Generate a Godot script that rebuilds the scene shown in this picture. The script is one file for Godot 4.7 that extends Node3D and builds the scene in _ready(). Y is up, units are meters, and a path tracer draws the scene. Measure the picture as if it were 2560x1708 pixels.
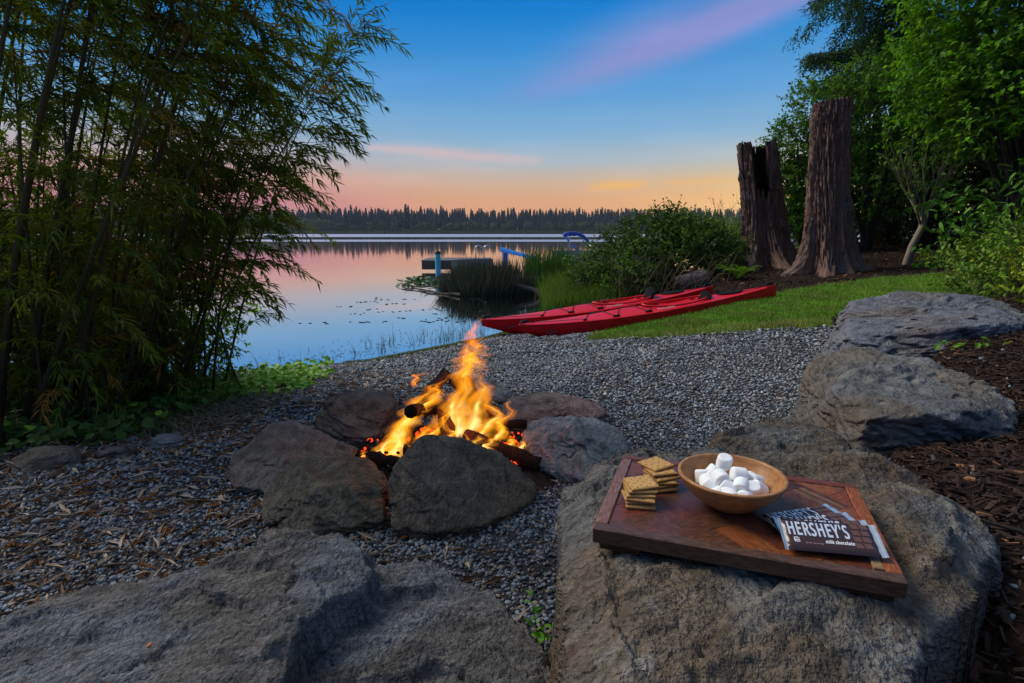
extends Node3D

# ---------------------------------------------------------------- mesh collecting
class MB:
	var v := PackedVector3Array()
	var c := PackedColorArray()
	var u := PackedVector2Array()
	var i := PackedInt32Array()
	func put(p: Vector3, col := Color.WHITE, uv := Vector2.ZERO) -> int:
		v.append(p)
		c.append(col)
		u.append(uv)
		return v.size() - 1
	func tri(a: int, b: int, d: int) -> void:      # counter-clockwise from outside
		i.append(a)
		i.append(d)
		i.append(b)
	func quad(a: int, b: int, d: int, e: int) -> void:
		tri(a, b, d)
		tri(a, d, e)
	func mesh(smooth := true) -> ArrayMesh:
		var m := ArrayMesh.new()
		if v.is_empty():
			return m
		var a := []
		a.resize(Mesh.ARRAY_MAX)
		a[Mesh.ARRAY_VERTEX] = v
		a[Mesh.ARRAY_COLOR] = c
		a[Mesh.ARRAY_TEX_UV] = u
		a[Mesh.ARRAY_INDEX] = i
		if smooth:
			var n := PackedVector3Array()
			n.resize(v.size())
			for k in range(0, i.size(), 3):
				var p := v[i[k]]
				var f := (v[i[k + 2]] - p).cross(v[i[k + 1]] - p)
				n[i[k]] += f
				n[i[k + 1]] += f
				n[i[k + 2]] += f
			for k in n.size():
				n[k] = n[k].normalized() if n[k].length_squared() > 1e-20 else Vector3.UP
			a[Mesh.ARRAY_NORMAL] = n
		m.add_surface_from_arrays(Mesh.PRIMITIVE_TRIANGLES, a)
		return m

var R := RandomNumberGenerator.new()
var nz := FastNoiseLite.new()
var M := {}
var used := {}

func rf(a: float, b: float) -> float:
	return R.randf_range(a, b)

func rdir() -> Vector3:
	var p := Vector3(rf(-1, 1), rf(-1, 1), rf(-1, 1))
	return p.normalized() if p.length_squared() > 0.001 else Vector3.UP

func numbered(called: String) -> String:
	var k: int = used.get(called, 0)
	used[called] = k + 1
	return called if k == 0 else "%s_%03d" % [called, k]

func tag(o: Node3D, label: String, category := "", group := "", kind := "") -> void:
	if label:
		o.set_meta("label", label)
	if category:
		o.set_meta("category", category)
	if group:
		o.set_meta("group", group)
	if kind:
		o.set_meta("kind", kind)

func thing(called: String, label: String, category: String, at := Vector3.ZERO, turn := 0.0, group := "") -> Node3D:
	var o := Node3D.new()
	o.name = numbered(called)
	add_child(o, true)
	o.position = at
	o.rotation.y = turn
	tag(o, label, category, group)
	return o

func part(called: String, mesh: Mesh, mat: Material, parent: Node3D = null, at := Vector3.ZERO) -> MeshInstance3D:
	var o := MeshInstance3D.new()
	o.name = called if parent else numbered(called)
	o.mesh = mesh
	o.material_override = mat
	o.position = at
	(parent if parent else self).add_child(o, true)
	return o

func struct(called: String, mesh: Mesh, mat: Material) -> MeshInstance3D:
	var o := part(called, mesh, mat)
	o.set_meta("kind", "structure")
	return o

func stuff(called: String, mesh: Mesh, mat: Material, label: String, category: String, where: Array[Transform3D], tint: PackedColorArray) -> Node3D:
	var mm := MultiMesh.new()
	mm.transform_format = MultiMesh.TRANSFORM_3D
	mm.use_colors = true
	mm.mesh = mesh
	mm.instance_count = where.size()
	for k in where.size():
		mm.set_instance_transform(k, where[k])
		mm.set_instance_color(k, tint[k])
	var o := MultiMeshInstance3D.new()
	o.name = numbered(called)
	o.multimesh = mm
	o.material_override = mat
	add_child(o, true)
	tag(o, label, category, "", "stuff")
	return o

# ---------------------------------------------------------------- shapes
func tube(b: MB, path: PackedVector3Array, rad: PackedFloat32Array, sides: int, col: Color, col2 = null, capped := true) -> void:
	var n := path.size()
	var side := Vector3.ZERO
	var first := b.v.size()
	var run := 0.0
	for k in n:
		var t := (path[mini(k + 1, n - 1)] - path[maxi(k - 1, 0)]).normalized()
		if side == Vector3.ZERO:
			side = t.cross(Vector3.UP if absf(t.y) < 0.9 else Vector3.RIGHT).normalized()
		side = (side - t * side.dot(t)).normalized()
		var up := t.cross(side)
		if k:
			run += path[k].distance_to(path[k - 1])
		var cc: Color = col if col2 == null else col.lerp(col2, float(k) / (n - 1))
		for s in sides:
			var a := TAU * s / sides
			b.put(path[k] + (side * cos(a) + up * sin(a)) * rad[k], cc, Vector2(float(s) / sides, run))
	for k in n - 1:
		for s in sides:
			var p := first + k * sides + s
			var q := first + k * sides + (s + 1) % sides
			b.quad(p, q, q + sides, p + sides)
	if capped:
		for e in 2:
			var at := first + (0 if e == 0 else (n - 1) * sides)
			var m := b.put(path[0 if e == 0 else n - 1], col)
			for s in sides:
				if e == 0:
					b.tri(m, at + (s + 1) % sides, at + s)
				else:
					b.tri(m, at + s, at + (s + 1) % sides)

func seg(b: MB, p: Vector3, q: Vector3, r0: float, r1: float, sides: int, col: Color) -> void:
	tube(b, PackedVector3Array([p, q]), PackedFloat32Array([r0, r1]), sides, col)

func lathe(b: MB, prof: PackedVector2Array, sides: int, col: Color, xf := Transform3D.IDENTITY) -> void:   # profile (radius, height) going up outside
	var first := b.v.size()
	for k in prof.size():
		for s in sides + 1:
			var a := TAU * s / sides
			b.put(xf * Vector3(cos(a) * prof[k].x, prof[k].y, -sin(a) * prof[k].x), col, Vector2(float(s) / sides, float(k) / prof.size()))
	for k in prof.size() - 1:
		for s in sides:
			var p := first + k * (sides + 1) + s
			b.quad(p, p + 1, p + sides + 2, p + sides + 1)

func cbox(b: MB, xf: Transform3D, size: Vector3, bev: float, col: Color) -> void:      # a box with chamfered edges, faces not shared
	var h := size / 2.0
	bev = minf(bev, minf(h.x, minf(h.y, h.z)) * 0.9)
	var P := func(sx: int, sy: int, sz: int, ax: int) -> Vector3:
		var q := h - Vector3.ONE * bev
		q[ax] = h[ax]
		return xf * Vector3(q.x * sx, q.y * sy, q.z * sz)
	var f := func(l: Array) -> void:
		var mid := Vector3.ZERO
		for p in l:
			mid += p
		mid = mid / l.size() - xf.origin
		if (l[1] - l[0]).cross(l[2] - l[0]).dot(mid) < 0:
			l.reverse()
		var at := b.v.size()
		for p in l:
			var lp: Vector3 = xf.affine_inverse() * p
			b.put(p, col, Vector2(lp.x, lp.z + lp.y))
		for k in range(1, l.size() - 1):
			b.tri(at, at + k, at + k + 1)
	for s in [-1, 1]:
		f.call([P.call(s, -1, -1, 0), P.call(s, 1, -1, 0), P.call(s, 1, 1, 0), P.call(s, -1, 1, 0)])
		f.call([P.call(-1, s, -1, 1), P.call(1, s, -1, 1), P.call(1, s, 1, 1), P.call(-1, s, 1, 1)])
		f.call([P.call(-1, -1, s, 2), P.call(1, -1, s, 2), P.call(1, 1, s, 2), P.call(-1, 1, s, 2)])
		for t in [-1, 1]:
			f.call([P.call(s, t, -1, 0), P.call(s, t, 1, 0), P.call(s, t, 1, 1), P.call(s, t, -1, 1)])
			f.call([P.call(s, -1, t, 0), P.call(s, 1, t, 0), P.call(s, 1, t, 2), P.call(s, -1, t, 2)])
			f.call([P.call(-1, s, t, 1), P.call(1, s, t, 1), P.call(1, s, t, 2), P.call(-1, s, t, 2)])
			for w in [-1, 1]:
				f.call([P.call(s, t, w, 0), P.call(s, t, w, 1), P.call(s, t, w, 2)])

func prism(b: MB, poly: PackedVector2Array, y0: float, y1: float, col: Color, grain: Vector2, inset := 0.0) -> void:     # a flat polygon in x, z given a height; uv runs along the grain
	var l := poly.duplicate()
	if not Geometry2D.is_polygon_clockwise(l):
		l.reverse()
	var across := Vector2(-grain.y, grain.x)
	var n := l.size()
	var mid := Vector2.ZERO
	for p in l:
		mid += p / n
	var top := b.v.size()
	for p in l:
		var q := p.move_toward(mid, inset)
		b.put(Vector3(q.x, y1, q.y), col, Vector2(p.dot(grain), p.dot(across)))
	for k in range(1, n - 1):
		b.tri(top, top + k, top + k + 1)
	for k in n:
		var p := l[k]
		var q := l[(k + 1) % n]
		var pi := p.move_toward(mid, inset)
		var qi := q.move_toward(mid, inset)
		var at := b.v.size()
		b.put(Vector3(p.x, y0, p.y), col, Vector2(p.dot(grain), y0))
		b.put(Vector3(q.x, y0, q.y), col, Vector2(q.dot(grain), y0))
		b.put(Vector3(qi.x, y1, qi.y), col, Vector2(q.dot(grain), y1))
		b.put(Vector3(pi.x, y1, pi.y), col, Vector2(p.dot(grain), y1))
		b.quad(at, at + 3, at + 2, at + 1)

func leaf(b: MB, p: Vector3, d: Vector3, up: Vector3, le: float, wi: float, col: Color) -> void:       # a folded four-cornered leaf
	var s := d.cross(up).normalized() * wi * 0.5
	var f := up * wi * 0.16
	var a := b.v.size()
	var m := p + d * le * 0.42
	b.v.append(p)
	b.v.append(m + s + f)
	b.v.append(p + d * le - up * le * 0.12)
	b.v.append(m - s + f)
	for k in 4:
		b.c.append(col)
		b.u.append(Vector2.ZERO)
	b.i.append_array(PackedInt32Array([a, a + 1, a + 2, a, a + 2, a + 3]))

func broad(b: MB, p: Vector3, d: Vector3, up: Vector3, le: float, wi: float, col: Color) -> void:      # a rounder leaf of eight corners, folded and drooping
	var s := d.cross(up).normalized() * wi * 0.5
	var a := b.v.size()
	b.v.append(p)
	b.v.append(p + d * le * 0.25 + s * 0.8 + up * wi * 0.10)
	b.v.append(p + d * le * 0.6 + s * 0.85 + up * wi * 0.06)
	b.v.append(p + d * le - up * le * 0.22)
	b.v.append(p + d * le * 0.6 - s * 0.85 + up * wi * 0.06)
	b.v.append(p + d * le * 0.25 - s * 0.8 + up * wi * 0.10)
	b.v.append(p + d * le * 0.5 - up * le * 0.03)
	for k in 7:
		b.c.append(col)
		b.u.append(Vector2.ZERO)
	b.i.append_array(PackedInt32Array([a, a + 1, a + 6, a + 1, a + 2, a + 6, a + 2, a + 3, a + 6, a + 3, a + 4, a + 6, a + 4, a + 5, a + 6, a + 5, a, a + 6]))

func blade(b: MB, p: Vector3, d: Vector3, le: float, wi: float, bend: Vector3, col: Color, col2: Color, n := 3) -> void:   # a grass blade or reed that bends
	var s := Vector3(-d.z, 0, d.x)
	s = (s if s.length_squared() > 1e-4 else Vector3(rf(-1, 1), 0, rf(-1, 1))).normalized()
	s = s.rotated(Vector3.UP, rf(0, PI)) * wi * 0.5
	var a := b.v.size()
	for k in n:
		var t := float(k) / n
		var q := p + d * le * t + bend * le * t * t
		var w := s * (1.0 - 0.75 * t)
		b.v.append(q + w)
		b.v.append(q - w)
		var cc := col.lerp(col2, t)
		b.c.append(cc)
		b.c.append(cc)
		b.u.append(Vector2.ZERO)
		b.u.append(Vector2.ZERO)
	b.v.append(p + d * le + bend * le)
	b.c.append(col2)
	b.u.append(Vector2.ZERO)
	for k in n - 1:
		var e := a + k * 2
		b.i.append_array(PackedInt32Array([e, e + 1, e + 2, e + 1, e + 3, e + 2]))
	var e2 := a + (n - 1) * 2
	b.i.append_array(PackedInt32Array([e2, e2 + 1, e2 + 2]))

# ---------------------------------------------------------------- rocks
func hull_planes(pts: Array, mid: Vector3) -> Array:
	var out := []
	for i in pts.size():
		for j in range(i + 1, pts.size()):
			for k in range(j + 1, pts.size()):
				var n: Vector3 = (pts[j] - pts[i]).cross(pts[k] - pts[i])
				if n.length_squared() < 1e-9:
					continue
				n = n.normalized()
				var d: float = n.dot(pts[i] - mid)
				if d < 0:
					n = -n
					d = -d
				var ok := d > 0.004
				if ok:
					for p in pts:
						if n.dot(p - mid) > d + 0.0005:
							ok = false
							break
				if ok:
					for q in out:
						if n.dot(Vector3(q.x, q.y, q.z)) > 0.9995 and absf(q.w - d) < 0.002:
							ok = false
							break
				if ok:
					out.append(Vector4(n.x, n.y, n.z, d))
	return out

func rock(called: String, label: String, category: String, hulls: Array, o: Dictionary, group := "") -> MeshInstance3D:
	var lo := Vector3.ONE * 1e9
	var hi := -lo
	for l in hulls:
		for p in l:
			lo = lo.min(p)
			hi = hi.max(p)
	var mid: Vector3 = o.get("mid", (lo + hi) / 2.0)
	var ext := (hi - lo) / 2.0
	var shrink: float = o.get("shrink", 1.0)
	var sets := []
	for l in hulls:
		var pl := hull_planes(l, mid)
		var nn := PackedVector3Array()
		for q in pl:
			nn.append(Vector3(q.x, q.y, q.z) / (q.w * (shrink if absf(q.y) < 0.6 else 1.0)))
		for k in int(o.get("chips", 22)):        # chipped corners
			var d := rdir()
			var far := 0.0
			for p in l:
				far = maxf(far, d.dot(p - mid))
			nn.append(d / (far * rf(o.get("chip", 0.86), 0.985)))
		sets.append(nn)
	var N: int = o.get("n", 48)
	var pw: float = o.get("round", 18.0) * 2.2
	var amp: float = o.get("amp", 0.03)
	var led: float = o.get("ledge", 0.012)
	var step: float = o.get("step", 0.05)
	var sn: Vector3 = o.get("strata", Vector3(0.15, 1, 0.1)).normalized()
	var off := Vector3(rf(0, 90), rf(0, 90), rf(0, 90))
	var ca: Color = o.get("a", Color(0.15, 0.155, 0.165))
	var cb: Color = o.get("b", Color(0.15, 0.12, 0.09))
	var cl: Color = o.get("lichen", Color(0.27, 0.27, 0.24))
	var lic: float = o.get("lich", 0.25)
	var warm: float = o.get("warm", 0.0)
	var slab: float = o.get("slab", 0.010)
	var lf: float = o.get("lf", 1.5)
	var base := Vector3(mid.x, lo.y, mid.z)
	var b := MB.new()
	var seen := {}
	for f in 6:
		var ids := PackedInt32Array()
		for y in N + 1:
			for x in N + 1:
				var a := tan((2.0 * x / N - 1.0) * PI / 4)
				var e := tan((2.0 * y / N - 1.0) * PI / 4)
				var q: Vector3
				match f:
					0: q = Vector3(1, e, -a)
					1: q = Vector3(-1, e, a)
					2: q = Vector3(a, 1, -e)
					3: q = Vector3(a, -1, e)
					4: q = Vector3(a, e, 1)
					_: q = Vector3(-a, e, -1)
				var key := Vector3i(q * 4096.0)
				var edge := x == 0 or y == 0 or x == N or y == N
				if edge and seen.has(key):
					ids.append(seen[key])
					continue
				var d := (q * ext).normalized()
				var best := 0.0
				for nn in sets:
					var s := 0.0
					for n in nn:
						var t: float = n.dot(d)
						if t > 0.0:
							s += pow(t, pw)
					best = maxf(best, pow(s, -1.0 / pw))
				var p := mid + d * best
				var w := p + off
				var n1 := nz.get_noise_3dv(w * 2.4)
				var n2 := nz.get_noise_3dv(w * 9.0 + Vector3(7, 3, 1))
				var st := p.dot(sn) / step + n1 * 1.6 + nz.get_noise_3dv(w * 1.1) * 2.0
				var fr := st - floorf(st)
				var dd := amp * n1 + amp * 0.33 * n2 + led * (smoothstep(0.0, 0.22, fr) - fr - 0.2)
				dd += amp * 0.5 * nz.get_noise_3dv(Vector3(w.x * 6.0, w.dot(sn) * 38.0, w.z * 6.0))
				var lv := nz.get_noise_3dv(Vector3(w.x * lf, w.dot(sn) * lf * 3.0, w.z * lf) + Vector3(0, 71, 0)) * 5.0 + n2 * 0.5
				var lfr := lv - floorf(lv)
				dd += slab * (floorf(lv) + smoothstep(0.0, 0.10, lfr)) * 0.5
				var cr := absf(nz.get_noise_3dv(w * 1.9 + Vector3(19, 5, 0)) + 0.12 * n2)
				var crack := smoothstep(0.035, 0.0, cr) * smoothstep(-0.1, 0.25, nz.get_noise_3dv(w * 1.3 + Vector3(0, 0, 91)))
				dd -= crack * amp * 0.7
				p += d * dd
				var col := ca.lerp(cb, smoothstep(-0.25, 0.35, nz.get_noise_3dv(w * 1.5 + Vector3(31, 0, 0)) + warm))
				var fine := nz.get_noise_3dv(Vector3(w.x * 12.0, w.dot(sn) * 40.0, w.z * 12.0) + Vector3(0, 17, 0))
				col = col * (1.0 + 0.55 * fine + 0.5 * n2)
				var li := nz.get_noise_3dv(w * 5.0 + Vector3(0, 0, 53))
				col = col.lerp(cl, clampf((li - (0.5 - lic)) * 3.0, 0.0, 0.65))
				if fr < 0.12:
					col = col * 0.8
				col = col * (1.0 - 0.55 * crack)
				col.a = 1.0
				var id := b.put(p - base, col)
				ids.append(id)
				if edge:
					seen[key] = id
		for y in N:
			for x in N:
				var k := y * (N + 1) + x
				b.quad(ids[k], ids[k + 1], ids[k + N + 2], ids[k + N + 1])
	var r := part(called, b.mesh(), M[o.get("mat", "rock")], null, base)
	tag(r, label, category, group)
	return r

# ---------------------------------------------------------------- materials
func noise_tex(freq: float, oct: int, lo: float, hi: float, seed_: int, kind := FastNoiseLite.TYPE_SIMPLEX_SMOOTH, w := 512, h := 512, tint := Color.WHITE) -> NoiseTexture2D:
	var n := FastNoiseLite.new()
	n.noise_type = kind
	n.seed = seed_
	n.frequency = freq
	n.fractal_octaves = oct
	n.fractal_gain = 0.6
	var g := Gradient.new()
	g.set_color(0, Color(lo * tint.r, lo * tint.g, lo * tint.b))
	g.set_color(1, Color(hi, hi, hi))
	var t := NoiseTexture2D.new()
	t.width = w
	t.height = h
	t.seamless = true
	t.noise = n
	t.color_ramp = g
	return t

func vc(rough: float, spec := 0.4, back := 0.0) -> StandardMaterial3D:      # a surface coloured by its vertices
	var m := StandardMaterial3D.new()
	m.vertex_color_use_as_albedo = true
	m.roughness = rough
	m.metallic_specular = spec
	if back > 0.0:
		m.backlight_enabled = true
		m.backlight = Color(back, back, back * 0.6)
	m.cull_mode = BaseMaterial3D.CULL_DISABLED
	return m

func tri_tex(m: StandardMaterial3D, alb: Texture2D, bump: Texture2D, scale: Vector3, relief: float) -> void:
	m.uv1_triplanar = true
	m.uv1_scale = scale
	if alb:
		m.albedo_texture = alb
	if bump:
		m.heightmap_enabled = true
		m.heightmap_texture = bump
		m.heightmap_scale = relief

func plain(col: Color, rough: float, metal := 0.0, spec := 0.5) -> StandardMaterial3D:     # col is a linear, real-world colour
	var m := StandardMaterial3D.new()
	m.albedo_color = col.linear_to_srgb()
	m.roughness = rough
	m.metallic = metal
	m.metallic_specular = spec
	return m

func make_materials() -> void:
	var grain := noise_tex(0.035, 5, 0.72, 1.0, 3)
	var relief := noise_tex(0.03, 6, 0.0, 1.0, 5)
	var fine := noise_tex(0.09, 4, 0.0, 1.0, 8)
	M.rock = vc(0.88, 0.35)
	tri_tex(M.rock, grain, relief, Vector3.ONE * 2.6, 1.3)
	M.dark_rock = vc(0.85, 0.3)
	tri_tex(M.dark_rock, noise_tex(0.05, 5, 0.55, 1.0, 64), relief, Vector3.ONE * 3.0, 1.2)
	M.slate = vc(0.86, 0.32)
	tri_tex(M.slate, noise_tex(0.06, 5, 0.5, 1.0, 63), noise_tex(0.022, 6, 0.0, 1.0, 66, FastNoiseLite.TYPE_SIMPLEX_SMOOTH, 1024, 1024), Vector3.ONE * 2.2, 1.5)
	M.soil = vc(0.95, 0.2)
	M.soil.uv1_world_triplanar = true
	tri_tex(M.soil, grain, fine, Vector3.ONE * 1.6, 1.5)
	M.pebble = vc(0.75, 0.4)
	M.chip = vc(0.9, 0.25)
	M.leaf = vc(0.55, 0.32, 0.95)
	M.gloss_leaf = vc(0.5, 0.3, 0.7)
	M.far_leaf = vc(0.8, 0.2)
	M.dry_leaf = vc(0.7, 0.3, 0.4)
	M.wood_stem = vc(0.75, 0.3)
	M.cane = vc(0.5, 0.35)
	var bark_t := noise_tex(0.02, 5, 0.0, 1.0, 21)
	M.bark = vc(0.9, 0.25)
	tri_tex(M.bark, noise_tex(0.03, 4, 0.55, 1.0, 14), bark_t, Vector3(7, 0.7, 7), 3.0)
	var gt := noise_tex(0.02, 5, 0.5, 1.0, 31, FastNoiseLite.TYPE_SIMPLEX_SMOOTH, 512, 512, Color(1.0, 0.86, 0.74))
	M.wood = vc(0.38, 0.45)
	M.wood.albedo_texture = gt
	M.wood.uv1_scale = Vector3(3.0, 26.0, 1)
	M.wood.heightmap_enabled = true
	M.wood.heightmap_texture = gt
	M.wood.heightmap_scale = 0.03
	M.bowl = plain(Color(0.50, 0.26, 0.10), 0.42, 0.0, 0.45)
	tri_tex(M.bowl, noise_tex(0.012, 4, 0.72, 1.0, 41, FastNoiseLite.TYPE_SIMPLEX_SMOOTH, 512, 512, Color(1.0, 0.82, 0.62)), null, Vector3(5, 16, 5), 0)
	M.cracker = vc(0.85, 0.2)
	tri_tex(M.cracker, noise_tex(0.05, 4, 0.75, 1.0, 51), fine, Vector3.ONE * 14.0, 0.05)
	M.marsh = plain(Color(0.86, 0.86, 0.84), 0.75, 0.0, 0.3)
	M.marsh.subsurf_scatter_enabled = true
	M.marsh.subsurf_scatter_strength = 0.25
	M.kayak = plain(Color(0.70, 0.004, 0.012), 0.36, 0.0, 0.36)
	tri_tex(M.kayak, noise_tex(0.02, 5, 0.78, 1.0, 90), null, Vector3(0.6, 2.0, 2.0), 0)
	M.black = plain(Color(0.012, 0.012, 0.014), 0.6, 0.0, 0.3)
	M.dull_black = plain(Color(0.012, 0.013, 0.016), 0.9, 0.0, 0.15)
	M.steel = plain(Color(0.55, 0.56, 0.58), 0.3, 1.0)
	M.foil = plain(Color(0.62, 0.66, 0.72), 0.28, 0.9)
	M.wrap = plain(Color(0.035, 0.014, 0.016), 0.25, 0.0, 0.5)
	M.wrap_choc = plain(Color(0.12, 0.052, 0.045), 0.3, 0.0, 0.5)
	M.silver_ink = plain(Color(0.62, 0.68, 0.78), 0.35, 0.25)
	M.white_ink = plain(Color(0.8, 0.8, 0.8), 0.5)
	M.kayak_ink = plain(Color(0.08, 0.03, 0.05), 0.5)
	M.pale_ink = plain(Color(0.5, 0.3, 0.32), 0.5)
	M.teal = plain(Color(0.02, 0.26, 0.36), 0.5)
	M.blue = plain(Color(0.01, 0.16, 0.52), 0.55)
	M.navy = plain(Color(0.008, 0.045, 0.27), 0.7)
	M.dock = plain(Color(0.05, 0.035, 0.03), 0.85)
	M.deck = plain(Color(0.11, 0.105, 0.11), 0.85)
	M.boat = plain(Color(0.10, 0.105, 0.115), 0.6)
	M.ash = plain(Color(0.03, 0.025, 0.022), 0.95)
	M.water = plain(Color(0.70, 0.76, 0.84), 0.045, 1.0, 0.5)
	M.ripple = plain(Color(0.64, 0.575, 0.59), 0.30, 0.9, 0.6)
	M.ripple.uv1_triplanar = true
	M.ripple.uv1_world_triplanar = true
	M.ripple.uv1_scale = Vector3(0.05, 0.05, 0.12)
	M.ripple.heightmap_enabled = false
	M.ripple.heightmap_texture = fine
	M.ripple.heightmap_scale = 40.0
	var fl := StandardMaterial3D.new()
	fl.shading_mode = BaseMaterial3D.SHADING_MODE_UNSHADED
	fl.transparency = BaseMaterial3D.TRANSPARENCY_ALPHA
	fl.vertex_color_use_as_albedo = true
	fl.albedo_color = Color(1.22, 1.22, 1.22)
	fl.cull_mode = BaseMaterial3D.CULL_DISABLED
	M.flame = fl
	var em := StandardMaterial3D.new()
	em.albedo_color = Color(0.12, 0.05, 0.03)
	em.roughness = 0.9
	em.emission_enabled = true
	em.emission = Color(1.0, 0.28, 0.05)
	em.emission_energy_multiplier = 0.9
	M.ember = em

# ---------------------------------------------------------------- sky
func sky_stops(el: float, stops: PackedFloat32Array) -> Vector3:      # (elevation, r, g, b) in turn, 8-bit sRGB
	var n := stops.size() / 4
	for k in range(1, n):
		if el <= stops[k * 4] or k == n - 1:
			var a := stops[k * 4 - 4]
			var t := clampf((el - a) / (stops[k * 4] - a), 0, 1)
			t = t * t * (3 - 2 * t) * 0.4 + t * 0.6
			return Vector3(stops[k * 4 - 3], stops[k * 4 - 2], stops[k * 4 - 1]).lerp(Vector3(stops[k * 4 + 1], stops[k * 4 + 2], stops[k * 4 + 3]), t)
	return Vector3.ZERO

func streak(az: float, el: float, a: Vector2, b: Vector2, wid: float, soft: float) -> float:
	var p := Vector2(az, el)
	var ab := b - a
	var t := clampf((p - a).dot(ab) / ab.length_squared(), 0, 1)
	var q := a + ab * t
	var d := (p - q).length()
	var w := wid * (0.35 + 0.65 * sin(PI * clampf(t, 0.04, 0.96)))
	return clampf(1.0 - d / w, 0, 1) ** soft

func make_sky() -> Sky:
	var W := 1024
	var H := 512
	var px := PackedFloat32Array()
	px.resize(W * H * 3)
	var ce := PackedFloat32Array([0, 224, 158, 120, 2.8, 222, 167, 126, 4.5, 208, 178, 154, 6.5, 172, 186, 198, 9.3, 128, 176, 214, 13, 90, 157, 215, 17, 48, 138, 210, 20, 18, 122, 205, 30, 62, 124, 186, 60, 146, 156, 172, 90, 160, 164, 174])
	var le := PackedFloat32Array([0, 176, 112, 150, 2.8, 196, 130, 150, 4.5, 214, 158, 152, 6.5, 190, 176, 180, 9.3, 134, 172, 206, 13, 90, 154, 212, 17, 44, 134, 208, 20, 16, 118, 203, 30, 62, 124, 186, 60, 146, 156, 172, 90, 160, 164, 174])
	var ri := PackedFloat32Array([0, 255, 214, 140, 2.8, 248, 196, 120, 4.5, 230, 194, 142, 6.5, 184, 190, 188, 9.3, 132, 176, 212, 13, 94, 158, 214, 17, 60, 142, 211, 20, 36, 126, 206, 30, 66, 126, 186, 60, 146, 156, 172, 90, 160, 164, 174])
	var ba := PackedFloat32Array([0, 128, 118, 150, 2.8, 140, 124, 156, 4.5, 150, 134, 166, 6.5, 140, 140, 176, 9.3, 116, 142, 186, 13, 88, 134, 190, 17, 60, 124, 192, 20, 46, 114, 190, 30, 104, 132, 176, 60, 138, 150, 170, 90, 150, 156, 170])
	var cn := FastNoiseLite.new()
	cn.seed = 9
	cn.fractal_octaves = 5
	cn.frequency = 0.11
	for y in H:
		var el := 90.0 - (y + 0.5) / H * 180.0
		var sl := sky_stops(maxf(el, 0), le)
		var sc := sky_stops(maxf(el, 0), ce)
		var sr := sky_stops(maxf(el, 0), ri)
		var sb := sky_stops(maxf(el, 0), ba)
		for x in W:
			var az := wrapf((x + 0.5) / W * 360.0, -180.0, 180.0)
			var s: Vector3
			if az < -45.0:
				s = sl.lerp(sb, smoothstep(45.0, 120.0, -az))
			elif az < 0.0:
				s = sc.lerp(sl, smoothstep(0.0, 32.0, -az))
			elif az < 45.0:
				s = sc.lerp(sr, smoothstep(0.0, 34.0, az))
			else:
				s = sr.lerp(sb, smoothstep(45.0, 120.0, az))
			if el > 0.0 and el < 60.0:
				var f := cn.get_noise_2d(az * 0.55, el * 3.2)
				if absf(az) < 60.0:
					var pink := streak(az, el, Vector2(-5, 10.9), Vector2(34, 21.0), 5.4 if el > 10.9 + (az + 5.0) * 0.259 else 2.3, 1.15)
					pink *= smoothstep(-6, 16, az) * 1.15 * (0.85 + 0.3 * cn.get_noise_2d(az * 0.5 + el * 0.4, el * 1.6 - az * 0.5))
					s = s.lerp(Vector3(166, 150, 206), clampf(pink * 0.95, 0, 0.72))
					var thin := streak(az, el, Vector2(-13.5, 7.6), Vector2(2.6, 6.6), 0.75, 0.9) * (0.75 + 0.7 * f)
					s = s.lerp(Vector3(226, 186, 180), clampf(thin * 0.75, 0, 0.7))
					var low := streak(az, el, Vector2(-11, 6.4), Vector2(-2, 5.6), 0.7, 0.8) * (0.5 + 0.8 * f)
					s = s.lerp(Vector3(222, 188, 180), clampf(low * 0.5, 0, 0.4))
					var or1 := streak(az, el, Vector2(7.6, 4.15), Vector2(13.0, 4.25), 0.42, 0.5) * (0.8 + 0.5 * f)
					var or2 := streak(az, el, Vector2(15.0, 4.35), Vector2(21.5, 4.5), 0.36, 0.6) * (0.7 + 0.6 * f)
					s = s.lerp(Vector3(252, 186, 88), clampf(maxf(or1, or2 * 0.8), 0, 0.85))
					var glow := exp(-((az - 30.0) * (az - 30.0)) / 60.0 - (el - 1.5) * (el - 1.5) / 14.0)
					s = s.lerp(Vector3(255, 226, 168), glow * 0.75)
				s = s.lerp(s * 1.05 + Vector3(6, 2, 4), clampf(f, 0, 1) * 0.6)
			var c := Color(s.x / 255.0, s.y / 255.0, s.z / 255.0).srgb_to_linear() * lerpf(1.0 / EXPOSED, 1.0, smoothstep(18.0, 50.0, el))
			var k := (y * W + x) * 3
			px[k] = c.r
			px[k + 1] = c.g
			px[k + 2] = c.b
	var im := Image.create_from_data(W, H, false, Image.FORMAT_RGBF, px.to_byte_array())
	var m := PanoramaSkyMaterial.new()
	m.panorama = ImageTexture.create_from_image(im)
	var sky := Sky.new()
	sky.sky_material = m
	return sky

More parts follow.
